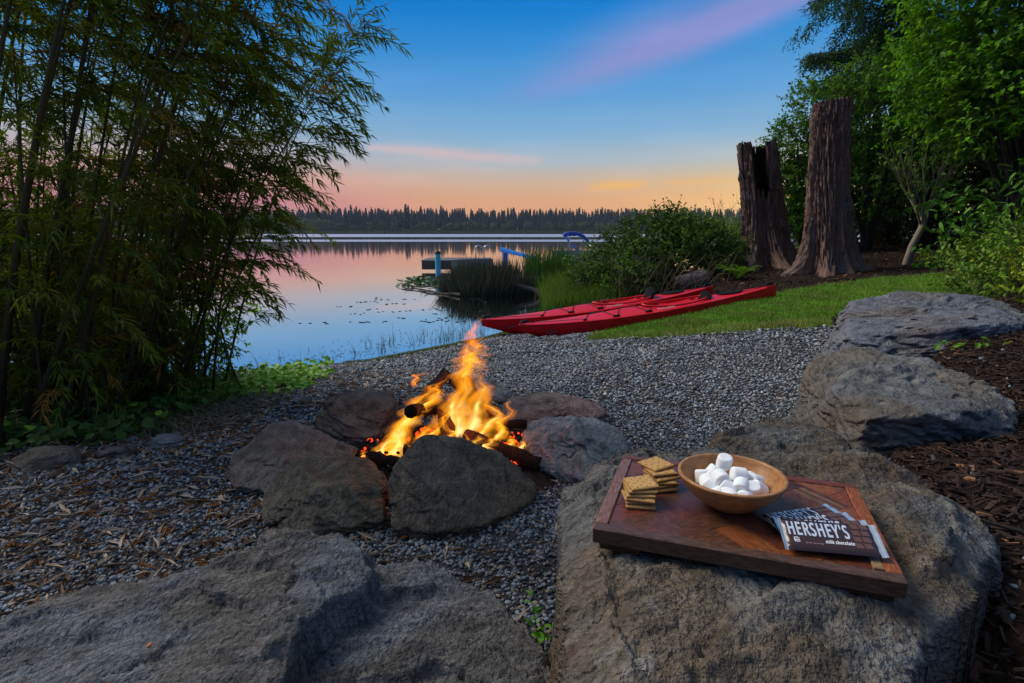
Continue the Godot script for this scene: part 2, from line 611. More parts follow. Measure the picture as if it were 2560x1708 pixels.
# ---------------------------------------------------------------- the lie of the land
var SHORE := PackedVector2Array([Vector2(-60, -14), Vector2(-12, -8), Vector2(-6, -6.2), Vector2(-4.2, -5.6), Vector2(-3.04, -5.68), Vector2(-2.64, -6.25), Vector2(-1.75, -6.5), Vector2(-0.9, -7.4), Vector2(-0.29, -8.13), Vector2(0.12, -8.9), Vector2(0.45, -9.64), Vector2(0.62, -10.6), Vector2(0.67, -11.66), Vector2(0.9, -12.6), Vector2(1.9, -14.5), Vector2(6, -18), Vector2(16, -22), Vector2(60, -34)])
var BED := PackedVector2Array([Vector2(0.10, 0.5), Vector2(0.38, -0.6), Vector2(0.55, -1.0), Vector2(0.80, -1.5), Vector2(1.15, -2.15), Vector2(1.8, -2.8), Vector2(2.5, -3.6), Vector2(3.3, -5.0)])      # where the bark bed behind the boulders begins
var LAND: PackedVector2Array
var GRASS := PackedVector2Array([Vector2(0.88, -6.42), Vector2(1.2, -6.28), Vector2(1.51, -5.95), Vector2(1.89, -5.7), Vector2(2.29, -5.6), Vector2(2.71, -5.57), Vector2(3.2, -5.5), Vector2(3.6, -5.1), Vector2(4.6, -5.6), Vector2(5.6, -6.6), Vector2(6.7, -8.3), Vector2(5.61, -8.45), Vector2(4.86, -8.3), Vector2(4.12, -8.1), Vector2(3.59, -7.85), Vector2(2.95, -7.5), Vector2(2.34, -7.35), Vector2(1.76, -7.2), Vector2(1.24, -7.2)])
const WATER := -0.42
var HX := -9.0
var HZ := -16.0
var HS := 0.1
var HW := 220
var HH := 176
var hg := PackedFloat32Array()
var dg := PackedFloat32Array()

func shore_dist(p: Vector2) -> float:
	var m := 1e9
	for k in SHORE.size() - 1:
		m = minf(m, p.distance_squared_to(Geometry2D.get_closest_point_to_segment(p, SHORE[k], SHORE[k + 1])))
	m = sqrt(m)
	return m if Geometry2D.is_point_in_polygon(p, LAND) else -m

func bed_x(z: float) -> float:
	for k in BED.size() - 1:
		if z >= BED[k + 1].y:
			return lerpf(BED[k].x, BED[k + 1].x, (z - BED[k].y) / (BED[k + 1].y - BED[k].y))
	return 1e9

func lie(x: float, z: float, d: float) -> float:
	if d < 0:
		return WATER + maxf(-1.2, 0.15 * d)
	var y := WATER + 0.42 * pow(minf(1.0, d / 3.3), 0.8)
	y += 0.09 * minf(maxf(0, x - 1.2), 14.0) * smoothstep(0, 3, d)
	if z > -5.6:
		y += lerpf(0.29, 0.40, smoothstep(-2.1, -1.3, z)) * smoothstep(0, 0.42, x - bed_x(z)) * smoothstep(5.6, 4.6, -z)
	y += 0.018 * nz.get_noise_2d(x * 1.3, z * 1.3) * smoothstep(0.2, 1.5, d)
	return y

func make_lie() -> void:
	LAND = SHORE.duplicate()
	LAND.append(Vector2(60, 40))
	LAND.append(Vector2(-60, 40))
	hg.resize(HW * HH)
	dg.resize(HW * HH)
	for j in HH:
		for i in HW:
			var x := HX + i * HS
			var z := HZ + j * HS
			var d := shore_dist(Vector2(x, z))
			dg[j * HW + i] = d
			hg[j * HW + i] = lie(x, z, d)

func look(g: PackedFloat32Array, x: float, z: float) -> float:
	var fx := clampf((x - HX) / HS, 0, HW - 1.01)
	var fz := clampf((z - HZ) / HS, 0, HH - 1.01)
	var i := int(fx)
	var j := int(fz)
	var k := j * HW + i
	return lerpf(lerpf(g[k], g[k + 1], fx - i), lerpf(g[k + HW], g[k + HW + 1], fx - i), fz - j)

func hy(x: float, z: float) -> float:
	return look(hg, x, z)

func in_grass(x: float, z: float) -> bool:
	return Geometry2D.is_point_in_polygon(Vector2(x, z), GRASS)

func in_mulch(x: float, z: float) -> bool:         # the bark bed behind the boulders and the bare soil under the stumps
	if z > -5.2 and x > bed_x(z) - 0.12:
		return true
	if z < -5.2 and x > 3.6 + (-5.2 - z) * 0.95 and not in_grass(x, z):
		return true
	return z < -7.0 and x > 0.9 + maxf(0, -z - 9.0) * 0.1 and not in_grass(x, z) and z < -7.2 - (x - 1.2) * 0.12

func make_ground() -> void:
	make_lie()
	var b := MB.new()
	for j in HH:
		for i in HW:
			var x := HX + i * HS
			var z := HZ + j * HS
			var d := dg[j * HW + i]
			var col := Color(0.075, 0.075, 0.078)
			if d < 0.7:
				col = Color(0.05, 0.043, 0.036).lerp(col, smoothstep(0.0, 0.7, d))
			if in_grass(x, z):
				col = Color(0.045, 0.055, 0.018)
			elif in_mulch(x, z):
				col = Color(0.035, 0.022, 0.016)
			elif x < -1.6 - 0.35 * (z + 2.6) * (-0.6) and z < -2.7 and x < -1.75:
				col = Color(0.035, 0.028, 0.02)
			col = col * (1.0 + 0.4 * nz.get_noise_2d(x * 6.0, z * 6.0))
			col.a = 1
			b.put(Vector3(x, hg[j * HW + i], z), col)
	for j in HH - 1:
		for i in HW - 1:
			var k := j * HW + i
			b.quad(k, k + HW, k + HW + 1, k + 1)
	struct("ground", b.mesh(), M.soil)
	# the land farther out, down under the lake and up again at the far shore
	var g := MB.new()
	var xs := PackedFloat32Array([-900, -600, -400, -250, -150, -90, -60, -35, -20, -13, -9, -5, 0, 5, 9, 12.85, 18, 26, 40, 60, 90, 150, 250, 400, 600, 900])
	var zs := PackedFloat32Array([-1100, -800, -620, -520, -490, -470, -458, -450, -444, -430, -300, -180, -100, -60, -40, -28, -22, -16.05, -12, -8, -4, 0, 1.45, 6, 14, 40, 120, 400])
	for z in zs:
		for x in xs:
			var d := shore_dist(Vector2(x, z)) if absf(x) < 61 and z < 40 and z > -100 else (30.0 if z > -20 else -30.0)
			var y := lie(x, z, d)
			if z < -400:
				y = lerpf(-1.6, 1.5, smoothstep(-438, -475, z))
			if x > -9.05 and x < 12.9 and z > -16.1 and z < 1.5:
				y -= 0.6
			g.put(Vector3(x, y, z), Color(0.04, 0.05, 0.02) if z < -400 else Color(0.05, 0.045, 0.03))
	for j in zs.size() - 1:
		for i in xs.size() - 1:
			var k := j * xs.size() + i
			g.quad(k, k + xs.size(), k + xs.size() + 1, k + 1)
	struct("terrain", g.mesh(), M.soil)
	# the lake
	var w := PlaneMesh.new()
	w.size = Vector2(1900, 452)
	var wo := struct("lake_water", w, M.water)
	wo.position = Vector3(0, WATER, -229)
	for q in [[-172.0, 90.0, 0.0], [-84.0, 16.0, 0.0]]:
		var rp := PlaneMesh.new()
		rp.size = Vector2(1500, q[1])
		var ro := struct("wind_ruffled_water", rp, M.ripple)
		ro.position = Vector3(q[2], WATER + 0.02, q[0])

# ---------------------------------------------------------------- loose ground cover
func pebble_shape(k: int) -> ArrayMesh:
	var b := MB.new()
	var off := Vector3(k * 13.7, 0, 0)
	var rings := 5
	var sg := 7
	for r in rings + 1:
		for s in sg:
			var t := PI * r / rings
			var d := Vector3(sin(t) * cos(TAU * s / sg), cos(t), sin(t) * sin(TAU * s / sg))
			b.put(d * (0.5 + 0.22 * nz.get_noise_3dv(d * 1.3 + off)) * Vector3(1, 0.62, 0.78))
	for r in rings:
		for s in sg:
			b.quad(r * sg + s, r * sg + (s + 1) % sg, (r + 1) * sg + (s + 1) % sg, (r + 1) * sg + s)
	return b.mesh()

func tumble(p: Vector3, size: float, flat := 0.35) -> Transform3D:
	var q := Basis(Vector3.UP, rf(0, TAU)) * Basis(Vector3.RIGHT, rf(-flat, flat)) * Basis(Vector3.BACK, rf(-flat, flat))
	return Transform3D(q.scaled_local(Vector3(rf(0.8, 1.25), rf(0.8, 1.2), rf(0.8, 1.2)) * size), p)

func make_gravel() -> void:
	var sets: Array = []
	var tints: Array = []
	for k in 4:
		var l: Array[Transform3D] = []
		sets.append(l)
		tints.append(PackedColorArray())
	var ring := [[0.6, 2.3, 6600.0, 0.0135], [2.3, 3.6, 4800.0, 0.014], [3.6, 5.4, 2600.0, 0.0175], [5.4, 9.2, 1300.0, 0.023]]
	for q in ring:
		var area: float = 1.75 * (q[1] * q[1] - q[0] * q[0]) / 2.0
		for n in int(area * q[2]):
			var a := rf(-0.88, 0.87)
			var rr := sqrt(rf(q[0] * q[0], q[1] * q[1]))
			var x := sin(a) * rr
			var z := -cos(a) * rr
			var d := look(dg, x, z)
			if d < 0.12 or (d < 0.5 and R.randf() > d * 1.6) or in_grass(x, z):
				continue
			if in_mulch(x, z) and R.randf() > 0.015:
				continue
			if x < -2.2 and z < -2.9 and R.randf() > 0.06:
				continue
			var s: float = q[3] * rf(0.6, 1.35) * (1.5 if R.randf() < 0.06 else 1.0)
			var v := R.randf()
			var col := Color(0.17, 0.19, 0.215).lerp(Color(0.33, 0.36, 0.39), R.randf() * R.randf())
			if v < 0.22:
				col = Color(0.06, 0.064, 0.07)
			elif v < 0.36 + 0.14 * smoothstep(-2.6, -1.4, z):
				col = Color(0.24, 0.19, 0.14) * rf(0.5, 1.1)
			elif v < 0.44:
				col = Color(0.42, 0.42, 0.40)
			elif v < 0.56:
				col = Color(0.12, 0.155, 0.185)
			col *= 0.93 + 0.35 * nz.get_noise_2d(x * 3.0, z * 3.0)
			col.a = 1
			var k := n % 4
			sets[k].append(tumble(Vector3(x, hy(x, z) + s * rf(0.0, 0.42), z), s, 0.5))
			tints[k].append(col)
	for k in 4:
		stuff("gravel", pebble_shape(k), M.pebble, "grey blue gravel of small rounded pebbles between fire ring and lake", "gravel", sets[k], tints[k])
	# dead bamboo leaves lying on the gravel
	var lb := MB.new()
	leaf(lb, Vector3(-0.5, 0, 0), Vector3.RIGHT, Vector3.UP, 1.0, 0.16, Color.WHITE)
	leaf(lb, Vector3(-0.5, 0.004, 0), Vector3.RIGHT, Vector3(0, 1, 0.4).normalized(), 0.8, 0.12, Color.WHITE)
	var w: Array[Transform3D] = []
	var t := PackedColorArray()
	for n in 14000:
		var x := rf(-3.4, 0.9)
		var z := rf(-5.2, -1.15)
		var keep := smoothstep(0.1, -1.1, x) * 0.9 + 0.05
		keep *= 0.35 + 1.3 * clampf(nz.get_noise_2d(x * 2.2, z * 2.2) + 0.45, 0, 1)
		keep *= smoothstep(-5.2, -2.9, z) * 0.8 + 0.2
		if R.randf() > keep or look(dg, x, z) < 0.3:
			continue
		var s := rf(0.03, 0.11)
		w.append(Transform3D((Basis(Vector3.UP, rf(0, TAU)) * Basis(Vector3.BACK, rf(-0.25, 0.25)) * Basis(Vector3.RIGHT, rf(-0.6, 0.6))).scaled_local(Vector3.ONE * s), Vector3(x, hy(x, z) + 0.010 + rf(0, 0.012), z)))
		var v := R.randf()
		var c := Color(0.36, 0.26, 0.17).lerp(Color(0.55, 0.45, 0.35), R.randf())
		if v < 0.22:
			c = Color(0.25, 0.10, 0.025)
		elif v < 0.55:
			c = Color(0.12, 0.07, 0.04)
		t.append(c)
	stuff("leaf_litter", lb.mesh(false), M.dry_leaf, "dry tan and brown bamboo leaves scattered over the gravel", "leaf litter", w, t)
	# bark mulch
	var cb := MB.new()
	cbox(cb, Transform3D(Basis(Vector3.BACK, 0.1), Vector3.ZERO), Vector3(1, 0.16, 0.26), 0.07, Color.WHITE)
	var mw: Array[Transform3D] = []
	var mt := PackedColorArray()
	for n in 74000:
		var near := n < 56000
		var x := rf(0.3, 4.2) if near else rf(1.0, 12.0)
		var z := rf(-5.2, -0.45) if near else rf(-15.0, -5.2)
		if not in_mulch(x, z):
			continue
		if near and x > -z * 0.98 + 0.7:
			continue
		var s := rf(0.012, 0.048) if near else rf(0.03, 0.09)
		if R.randf() < 0.05:
			s *= 1.6
		mw.append(Transform3D((Basis(Vector3.UP, rf(0, TAU)) * Basis(Vector3.BACK, rf(-0.5, 0.5)) * Basis(Vector3.RIGHT, rf(-1, 1))).scaled_local(Vector3(s, s * rf(0.5, 1.2), s * rf(0.5, 1.3))), Vector3(x, hy(x, z) + rf(-0.004, 0.018), z)))
		var c := Color(0.026, 0.016, 0.012).lerp(Color(0.075, 0.045, 0.034), R.randf() * R.randf())
		if R.randf() < 0.03:
			c = Color(0.24, 0.12, 0.06)
		mt.append(c)
	stuff("bark_mulch", cb.mesh(false), M.chip, "dark brown shredded bark mulch behind the boulders and under the stumps", "mulch", mw, mt)
	# lawn
	var gb := MB.new()
	for k in 14:
		blade(gb, Vector3(rf(-0.03, 0.03), 0, rf(-0.03, 0.03)), Vector3(rf(-0.3, 0.3), 1, rf(-0.3, 0.3)).normalized(), rf(0.028, 0.055), 0.0045, Vector3(rf(-0.4, 0.4), -0.1, rf(-0.4, 0.4)), Color(0.7, 0.7, 0.7), Color.WHITE, 2)
	var gw: Array[Transform3D] = []
	var gt := PackedColorArray()
	for n in 26000:
		var x := rf(0.8, 6.9)
		var z := rf(-8.6, -5.0)
		var jit := 0.10
		if not in_grass(x + rf(-jit, jit), z + rf(-jit, jit)):
			continue
		var n1 := nz.get_noise_2d(x * 1.6, z * 1.6)
		var edge := 1.0 if in_grass(x, z + 0.35) and in_grass(x - 0.2, z + 0.25) else 0.0
		var c := Color(0.13, 0.27, 0.02).lerp(Color(0.20, 0.36, 0.035), R.randf()) * (1.0 + 0.5 * n1)
		if edge < 0.5 and R.randf() < 0.55:
			c = Color(0.38, 0.33, 0.11).lerp(c, R.randf() * 0.7)
		elif n1 < -0.28 and R.randf() < 0.5:
			c = Color(0.30, 0.28, 0.09)
		c.a = 1
		gw.append(Transform3D(Basis(Vector3.UP, rf(0, TAU)).scaled_local(Vector3.ONE * rf(0.7, 1.35)), Vector3(x, hy(x, z) - 0.004, z)))
		gt.append(c)
	for n in 9000:       # a grassy seam along the waterline
		var x := rf(-1.9, 0.4)
		var z := rf(-8.4, -6.2)
		var d := look(dg, x, z)
		if d < 0.02 or d > 0.32 + 0.2 * nz.get_noise_2d(x * 4.0, z * 4.0):
			continue
		gw.append(Transform3D(Basis(Vector3.UP, rf(0, TAU)).scaled_local(Vector3(1, 0.7, 1) * rf(0.6, 1.2)), Vector3(x, hy(x, z) - 0.004, z)))
		gt.append(Color(0.16, 0.19, 0.03) * rf(0.6, 1.1))
	stuff("lawn_grass", gb.mesh(false), vc(0.6, 0.3, 0.5), "short green lawn grass between the kayaks and the gravel", "grass", gw, gt)
	# a dark clod of soil with roots at the corner of the lawn
	var sb := MB.new()
	for k in 60:
		var p := Vector3(rf(-0.2, 0.2), rf(0, 0.05), rf(-0.08, 0.08))
		tube(sb, PackedVector3Array([p, p + rdir() * 0.05, p + rdir() * 0.09]), PackedFloat32Array([0.012, 0.02, 0.006]), 5, Color(0.03, 0.024, 0.018))
	var clod := part("soil_clod", sb.mesh(), M.chip, null, Vector3(3.35, hy(3.35, -5.45), -5.45))
	tag(clod, "dark torn clod of soil at the corner of lawn and gravel", "soil")

# ---------------------------------------------------------------- boulders and the fire ring
func V(l: Array) -> Array:      # points as [x, y, z] triples
	var o := []
	for p in l:
		o.append(Vector3(p[0], p[1], p[2]))
	return o

func outside(p: Vector2, poly: PackedVector2Array) -> float:       # distance to the outline, negative within
	var m := 1e9
	for k in poly.size():
		m = minf(m, p.distance_squared_to(Geometry2D.get_closest_point_to_segment(p, poly[k], poly[(k + 1) % poly.size()])))
	m = sqrt(m)
	return -m if Geometry2D.is_point_in_polygon(p, poly) else m

func slab_rock(called: String, label: String, layers: Array, o: Dictionary) -> MeshInstance3D:      # a flat-topped boulder in broken layers: [outline, height, slope in x, slope in z, steepness of its sides]
	var lo := Vector2.ONE * 1e9
	var hi := -lo
	for l in layers:
		for p in l[0]:
			lo = lo.min(p)
			hi = hi.max(p)
	lo -= Vector2.ONE * 0.26
	hi += Vector2.ONE * 0.26
	var cell: float = o.get("cell", 0.0065)
	var nx := int((hi.x - lo.x) / cell) + 1
	var nz_ := int((hi.y - lo.y) / cell) + 1
	var ca: Color = o.a
	var cb: Color = o.b
	var cl: Color = o.lichen
	var off := Vector3(rf(0, 90), rf(0, 90), rf(0, 90))
	var base := Vector3((lo.x + hi.x) / 2, -0.12, (lo.y + hi.y) / 2)
	var b := MB.new()
	var grain: Vector2 = o.get("grain", Vector2(1, 0.35)).normalized()
	var across := Vector2(-grain.y, grain.x)
	var rough: float = o.get("rough", 1.0)
	var plates := FastNoiseLite.new()      # broken plates of stone, each at its own height
	plates.seed = 77
	plates.frequency = 1.0
	plates.noise_type = FastNoiseLite.TYPE_CELLULAR
	plates.cellular_return_type = FastNoiseLite.RETURN_CELL_VALUE
	plates.fractal_type = FastNoiseLite.FRACTAL_NONE
	for j in nz_ + 1:
		for i in nx + 1:
			var q := lo + Vector2(i, j) * cell
			var w := Vector3(q.x, 0, q.y) + off
			var wa := Vector2(nz.get_noise_3dv(w * 3.0), nz.get_noise_3dv(w * 3.0 + Vector3(0, 40, 0))) * 0.05 + Vector2(nz.get_noise_3dv(w * 11.0), nz.get_noise_3dv(w * 11.0 + Vector3(0, 40, 0))) * 0.010
			var p := q + wa
			var y := -1.0
			var rim := 1.0
			for l in layers:
				var d := outside(p, l[0])
				if d > 0.1 and l[4] < 1.0:
					continue
				var h: float = l[1] + l[2] * q.x + l[3] * q.y
				var edge := 0.0
				if d > 0:
					h -= d * l[4] * (1.0 + 0.5 * nz.get_noise_3dv(w * 5.0 + Vector3(0, 9, 0)))
					edge = d
				else:
					h -= 0.010 * (1.0 - smoothstep(0.0, 0.035, -d))
				if h > y:
					y = h
					rim = edge
			# slaty relief: long thin steps along the grain
			var g := Vector3(q.dot(grain) * 1.6, 0, q.dot(across) * 5.5) + off
			var lv := nz.get_noise_3dv(g) * 4.2 + 0.35 * nz.get_noise_3dv(w * 14.0)
			var fr := lv - floorf(lv)
			y += rough * 0.0055 * (floorf(lv) + smoothstep(0.0, 0.12, fr))
			y += rough * 0.007 * nz.get_noise_3dv(w * 2.2) + rough * 0.0016 * nz.get_noise_3dv(Vector3(q.dot(grain) * 20.0, y * 9.0, q.dot(across) * 44.0) + off) + rough * 0.0020 * nz.get_noise_3dv(w * 34.0 + Vector3(0, y * 30.0, 0))
			var pq := Vector3(q.dot(grain) * 1.0, y * 0.6, q.dot(across) * 1.9) + off + Vector3(wa.x, 0, wa.y) * 2.2
			y += rough * 0.018 * plates.get_noise_3dv(pq * 2.3) + rough * 0.010 * plates.get_noise_3dv(pq * 6.1)
			var cr := absf(nz.get_noise_3dv(w * 2.1 + Vector3(19, 5, 0)) + 0.10 * nz.get_noise_3dv(w * 12.0))
			var crack := smoothstep(0.02, 0.0, cr) * smoothstep(0.0, 0.25, nz.get_noise_3dv(w * 1.4 + Vector3(0, 0, 91)))
			y -= crack * 0.009
			var side := Vector3(0, 0, 0)
			if rim > 0:
				side = Vector3(nz.get_noise_3d(w.x * 4.0, y * 12.0, w.z * 4.0), 0, nz.get_noise_3d(w.x * 4.0, y * 12.0 + 30.0, w.z * 4.0)) * 0.022 * smoothstep(0.0, 0.03, rim)
			var c3 := Vector3(q.x, y * 1.5, q.y) + off
			var col := ca.lerp(cb, smoothstep(-0.22, 0.28, nz.get_noise_3dv(c3 * 1.9 + Vector3(31, 0, 0)) + float(o.get("warm", 0.0))))
			col = col * (1.0 + 0.75 * nz.get_noise_3dv(Vector3(q.dot(grain) * 9.0, y * 20.0, q.dot(across) * 30.0) + off) + 0.4 * nz.get_noise_3dv(c3 * 8.0))
			col = col.lerp(cl, clampf((nz.get_noise_3dv(c3 * 4.2 + Vector3(0, 0, 53)) - float(o.get("bare", 0.3))) * 3.2, 0, 0.6) * (0.55 + 0.45 * clampf(nz.get_noise_3dv(w * 30.0) * 3.0, -1, 1)))
			col = col.lerp(Color(0.17, 0.085, 0.04), clampf((nz.get_noise_3dv(c3 * 2.6 + Vector3(77, 0, 0)) - 0.22) * 2.0, 0, 0.45) * float(o.get("rust", 0.5)))
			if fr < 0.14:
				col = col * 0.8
			col = col * (1.0 - 0.6 * crack)
			col.a = 1
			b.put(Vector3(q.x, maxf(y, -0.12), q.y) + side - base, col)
	for j in nz_:
		for i in nx:
			var k := j * (nx + 1) + i
			if b.v[k].y < 0.001 and b.v[k + 1].y < 0.001 and b.v[k + nx + 1].y < 0.001 and b.v[k + nx + 2].y < 0.001:
				continue
			b.quad(k, k + nx + 1, k + nx + 2, k + 1)
	var r := part(called, b.mesh(), M.slate, null, base)
	tag(r, label, "boulder")
	return r

func P2(l: Array) -> PackedVector2Array:
	var o := PackedVector2Array()
	for k in range(0, l.size(), 2):
		o.append(Vector2(l[k], l[k + 1]))
	return o


func make_rocks() -> void:
	# the stone seat that carries the board
	slab_rock("boulder", "huge flat tan boulder that carries the serving board", [
		[P2([0.14, -0.60, 0.13, -0.76, 0.11, -0.90, 0.11, -1.04, 0.14, -1.11, 0.17, -1.17, 0.28, -1.40, 0.52, -1.60, 0.77, -1.80, 0.93, -1.92, 1.05, -1.82, 1.05, -1.50, 1.06, -1.29, 1.06, -1.16, 0.99, -1.08, 0.85, -1.00, 0.72, -0.88, 0.62, -0.83, 0.55, -0.81, 0.50, -0.77, 0.43, -0.70, 0.40, -0.58]), 0.478, -0.012, 0.012, 6.0],
		[P2([0.19, -0.70, 0.18, -0.95, 0.20, -1.27, 0.40, -1.47, 0.75, -1.56, 0.97, -1.42, 0.97, -1.17, 0.78, -0.96, 0.62, -0.87, 0.42, -0.72]), 0.500, 0.0, 0.0, 0.5],
		[P2([0.11, -0.60, 0.085, -0.86, 0.085, -1.04, 0.11, -1.2, 0.3, -1.2, 0.3, -0.60]), 0.34, 0.0, 0.0, 7.0]],
		{"a": Color(0.215, 0.21, 0.195), "b": Color(0.205, 0.16, 0.115), "lichen": Color(0.40, 0.40, 0.38), "bare": 0.26, "warm": 0.08, "rust": 0.6, "rough": 0.85, "grain": Vector2(1, -0.5)})
	rock("boulder", "broad grey boulder with a dark overhanging front beyond the serving board", "boulder", [V([
		[1.45, 0.30, -2.75], [1.62, 0.43, -2.95], [1.89, 0.48, -3.0], [2.08, 0.48, -2.88], [2.0, 0.48, -2.52], [1.98, 0.46, -2.2], [2.05, 0.40, -2.15], [1.30, 0.45, -1.98], [1.46, 0.46, -2.0], [1.52, 0.46, -1.95], [1.40, 0.42, -2.4], [1.85, 0.45, -2.05],
		[1.46, -0.05, -2.92], [1.24, -0.05, -2.05], [1.42, 0.0, -1.98], [1.9, 0.1, -2.0], [2.2, 0.1, -2.3], [2.2, 0.0, -3.0], [1.8, -0.05, -3.2]])],
		{"n": 90, "amp": 0.02, "ledge": 0.02, "step": 0.07, "round": 26.0, "chip": 0.92, "slab": 0.02, "strata": Vector3(0.2, 1, 0.25), "a": Color(0.155, 0.155, 0.155), "b": Color(0.16, 0.135, 0.105), "warm": -0.05})
	rock("boulder", "blue grey layered boulder next to the lawn and the glossy shrub", "boulder", [V([
		[2.50, 0.33, -4.35], [2.58, 0.44, -4.21], [2.83, 0.51, -4.7], [3.44, 0.57, -5.1], [3.96, 0.57, -4.8], [3.6, 0.57, -4.22], [2.94, 0.53, -3.4], [2.24, 0.42, -3.68], [2.45, 0.47, -3.5], [2.7, 0.51, -3.4], [3.5, 0.5, -3.7],
		[2.48, 0.0, -4.5], [2.25, 0.0, -3.72], [2.42, 0.0, -3.5], [2.8, 0.1, -3.38], [3.7, 0.1, -3.6], [4.2, 0.1, -4.8], [3.4, 0.1, -5.3], [2.8, 0.1, -4.9]])],
		{"n": 90, "amp": 0.026, "ledge": 0.03, "step": 0.09, "round": 30.0, "chip": 0.92, "slab": 0.03, "strata": Vector3(-0.12, 1, 0.3), "a": Color(0.145, 0.155, 0.18), "b": Color(0.15, 0.13, 0.125), "warm": -0.15})
	# the slab at the photographer's feet: a thicker leaf of slate on a lower one
	slab_rock("slate_boulder", "dark grey slate boulder with a broken ledge across its top", [
		[P2([-1.30, -1.20, -1.17, -1.28, -1.06, -1.28, -0.90, -1.29, -0.77, -1.33, -0.68, -1.35, -0.53, -1.35, -0.43, -1.36, -0.315, -1.20, -0.345, -1.16, -0.41, -1.11, -0.425, -1.02, -0.415, -0.95, -0.45, -0.70, -1.5, -0.70]), 0.365, 0.14, 0.0, 2.6],
		[P2([-0.62, -1.345, -0.44, -1.36, -0.32, -1.20, -0.47, -1.20, -0.60, -1.25]), 0.325, 0.0, 0.0, 2.2],
		[P2([-0.75, -1.36, -0.38, -1.40, -0.20, -1.37, -0.06, -1.27, 0.0, -1.16, 0.045, -1.05, 0.085, -0.85, 0.10, -0.65, -1.2, -0.65]), 0.225, 0.01, 0.0, 4.0]],
		{"a": Color(0.17, 0.185, 0.205), "b": Color(0.165, 0.155, 0.142), "lichen": Color(0.28, 0.28, 0.275), "bare": 0.34, "warm": -0.06, "rust": 0.25, "rough": 0.85, "grain": Vector2(1, -0.18)})
	# the fire ring
	var g := "stones of the fire ring"
	rock("fire_ring_stone", "tall dark stone slab leaning upright at the front of the fire", "stone", [V([
		[-0.488, 0.18, -2.017], [-0.457, 0.233, -2.1], [-0.333, 0.302, -2.151], [-0.21, 0.281, -2.192], [-0.076, 0.201, -2.203], [0.017, 0.148, -2.223], [0.14, 0.053, -2.203], [-0.406, 0.233, -1.997], [-0.45, 0.03, -1.87], [-0.417, -0.06, -1.903], [-0.32, 0.03, -1.84], [-0.305, -0.06, -1.877], [-0.12, 0.03, -1.9], [-0.133, -0.06, -1.929], [0.12, 0.03, -2.12], [0.073, -0.06, -2.118], [0.1, 0.03, -2.3], [0.056, -0.06, -2.273], [-0.3, 0.03, -2.34], [-0.288, -0.06, -2.307], [-0.46, 0.03, -2.15], [-0.426, -0.06, -2.144]])],
		{"n": 60, "amp": 0.014, "ledge": 0.008, "step": 0.07, "slab": 0.009, "lf": 3.0, "round": 1.6 * 26.0, "mat": "dark_rock", "chip": 0.84, "chips": 26, "shrink": 0.95, "strata": Vector3(0.3, 1, 0.8), "a": Color(0.172, 0.146, 0.111), "b": Color(0.202, 0.151, 0.101), "lich": 0.12, "lichen": Color(0.322, 0.282, 0.181)}, g)
	rock("fire_ring_stone", "mossy brown wedge stone beside the tall upright slab", "stone", [V([
		[-1.008, 0.064, -2.099], [-0.946, 0.143, -2.161], [-0.884, 0.175, -2.223], [-0.719, 0.17, -2.285], [-0.606, 0.143, -2.264], [-0.513, 0.133, -2.151], [-0.74, 0.143, -1.996], [-0.596, 0.127, -2.017], [-0.92, 0.03, -1.93], [-0.895, -0.06, -1.957], [-0.72, 0.03, -1.87], [-0.723, -0.06, -1.906], [-0.47, 0.03, -1.95], [-0.508, -0.06, -1.974], [-0.5, 0.03, -2.25], [-0.534, -0.06, -2.232], [-0.75, 0.03, -2.38], [-0.749, -0.06, -2.344], [-1.03, 0.03, -2.17], [-0.99, -0.06, -2.164]])],
		{"n": 56, "amp": 0.026, "ledge": 0.012, "step": 0.05, "slab": 0.009, "lf": 3.0, "round": 40.0, "mat": "dark_rock", "chip": 0.92, "chips": 8, "shrink": 0.95, "strata": Vector3(0.5, 1, 0.2), "a": Color(0.202, 0.172, 0.142), "b": Color(0.172, 0.151, 0.101), "lich": 0.12, "lichen": Color(0.302, 0.282, 0.161)}, g)
	rock("fire_ring_stone", "sloping grey brown stone at the bamboo side of the fire", "stone", [V([
		[-1.276, 0.106, -2.418], [-1.204, 0.159, -2.521], [-1.163, 0.18, -2.603], [-1.081, 0.18, -2.665], [-0.957, 0.143, -2.624], [-0.731, 0.095, -2.5], [-0.998, 0.127, -2.335], [-1.3, 0.03, -2.36], [-1.266, -0.06, -2.378], [-1.19, 0.03, -2.25], [-1.171, -0.06, -2.284], [-1, 0.03, -2.18], [-1.008, -0.06, -2.223], [-0.72, 0.03, -2.35], [-0.767, -0.06, -2.37], [-0.75, 0.03, -2.66], [-0.792, -0.06, -2.636], [-1.1, 0.03, -2.8], [-1.094, -0.06, -2.757], [-1.28, 0.03, -2.6], [-1.248, -0.06, -2.585]])],
		{"n": 50, "amp": 0.018, "ledge": 0.010, "step": 0.06, "slab": 0.009, "lf": 3.0, "round": 40.0, "mat": "dark_rock", "chip": 0.92, "chips": 8, "shrink": 0.95, "strata": Vector3(-0.4, 1, 0.3), "a": Color(0.28, 0.265, 0.235), "b": Color(0.24, 0.195, 0.15), "lich": 0.15}, g)
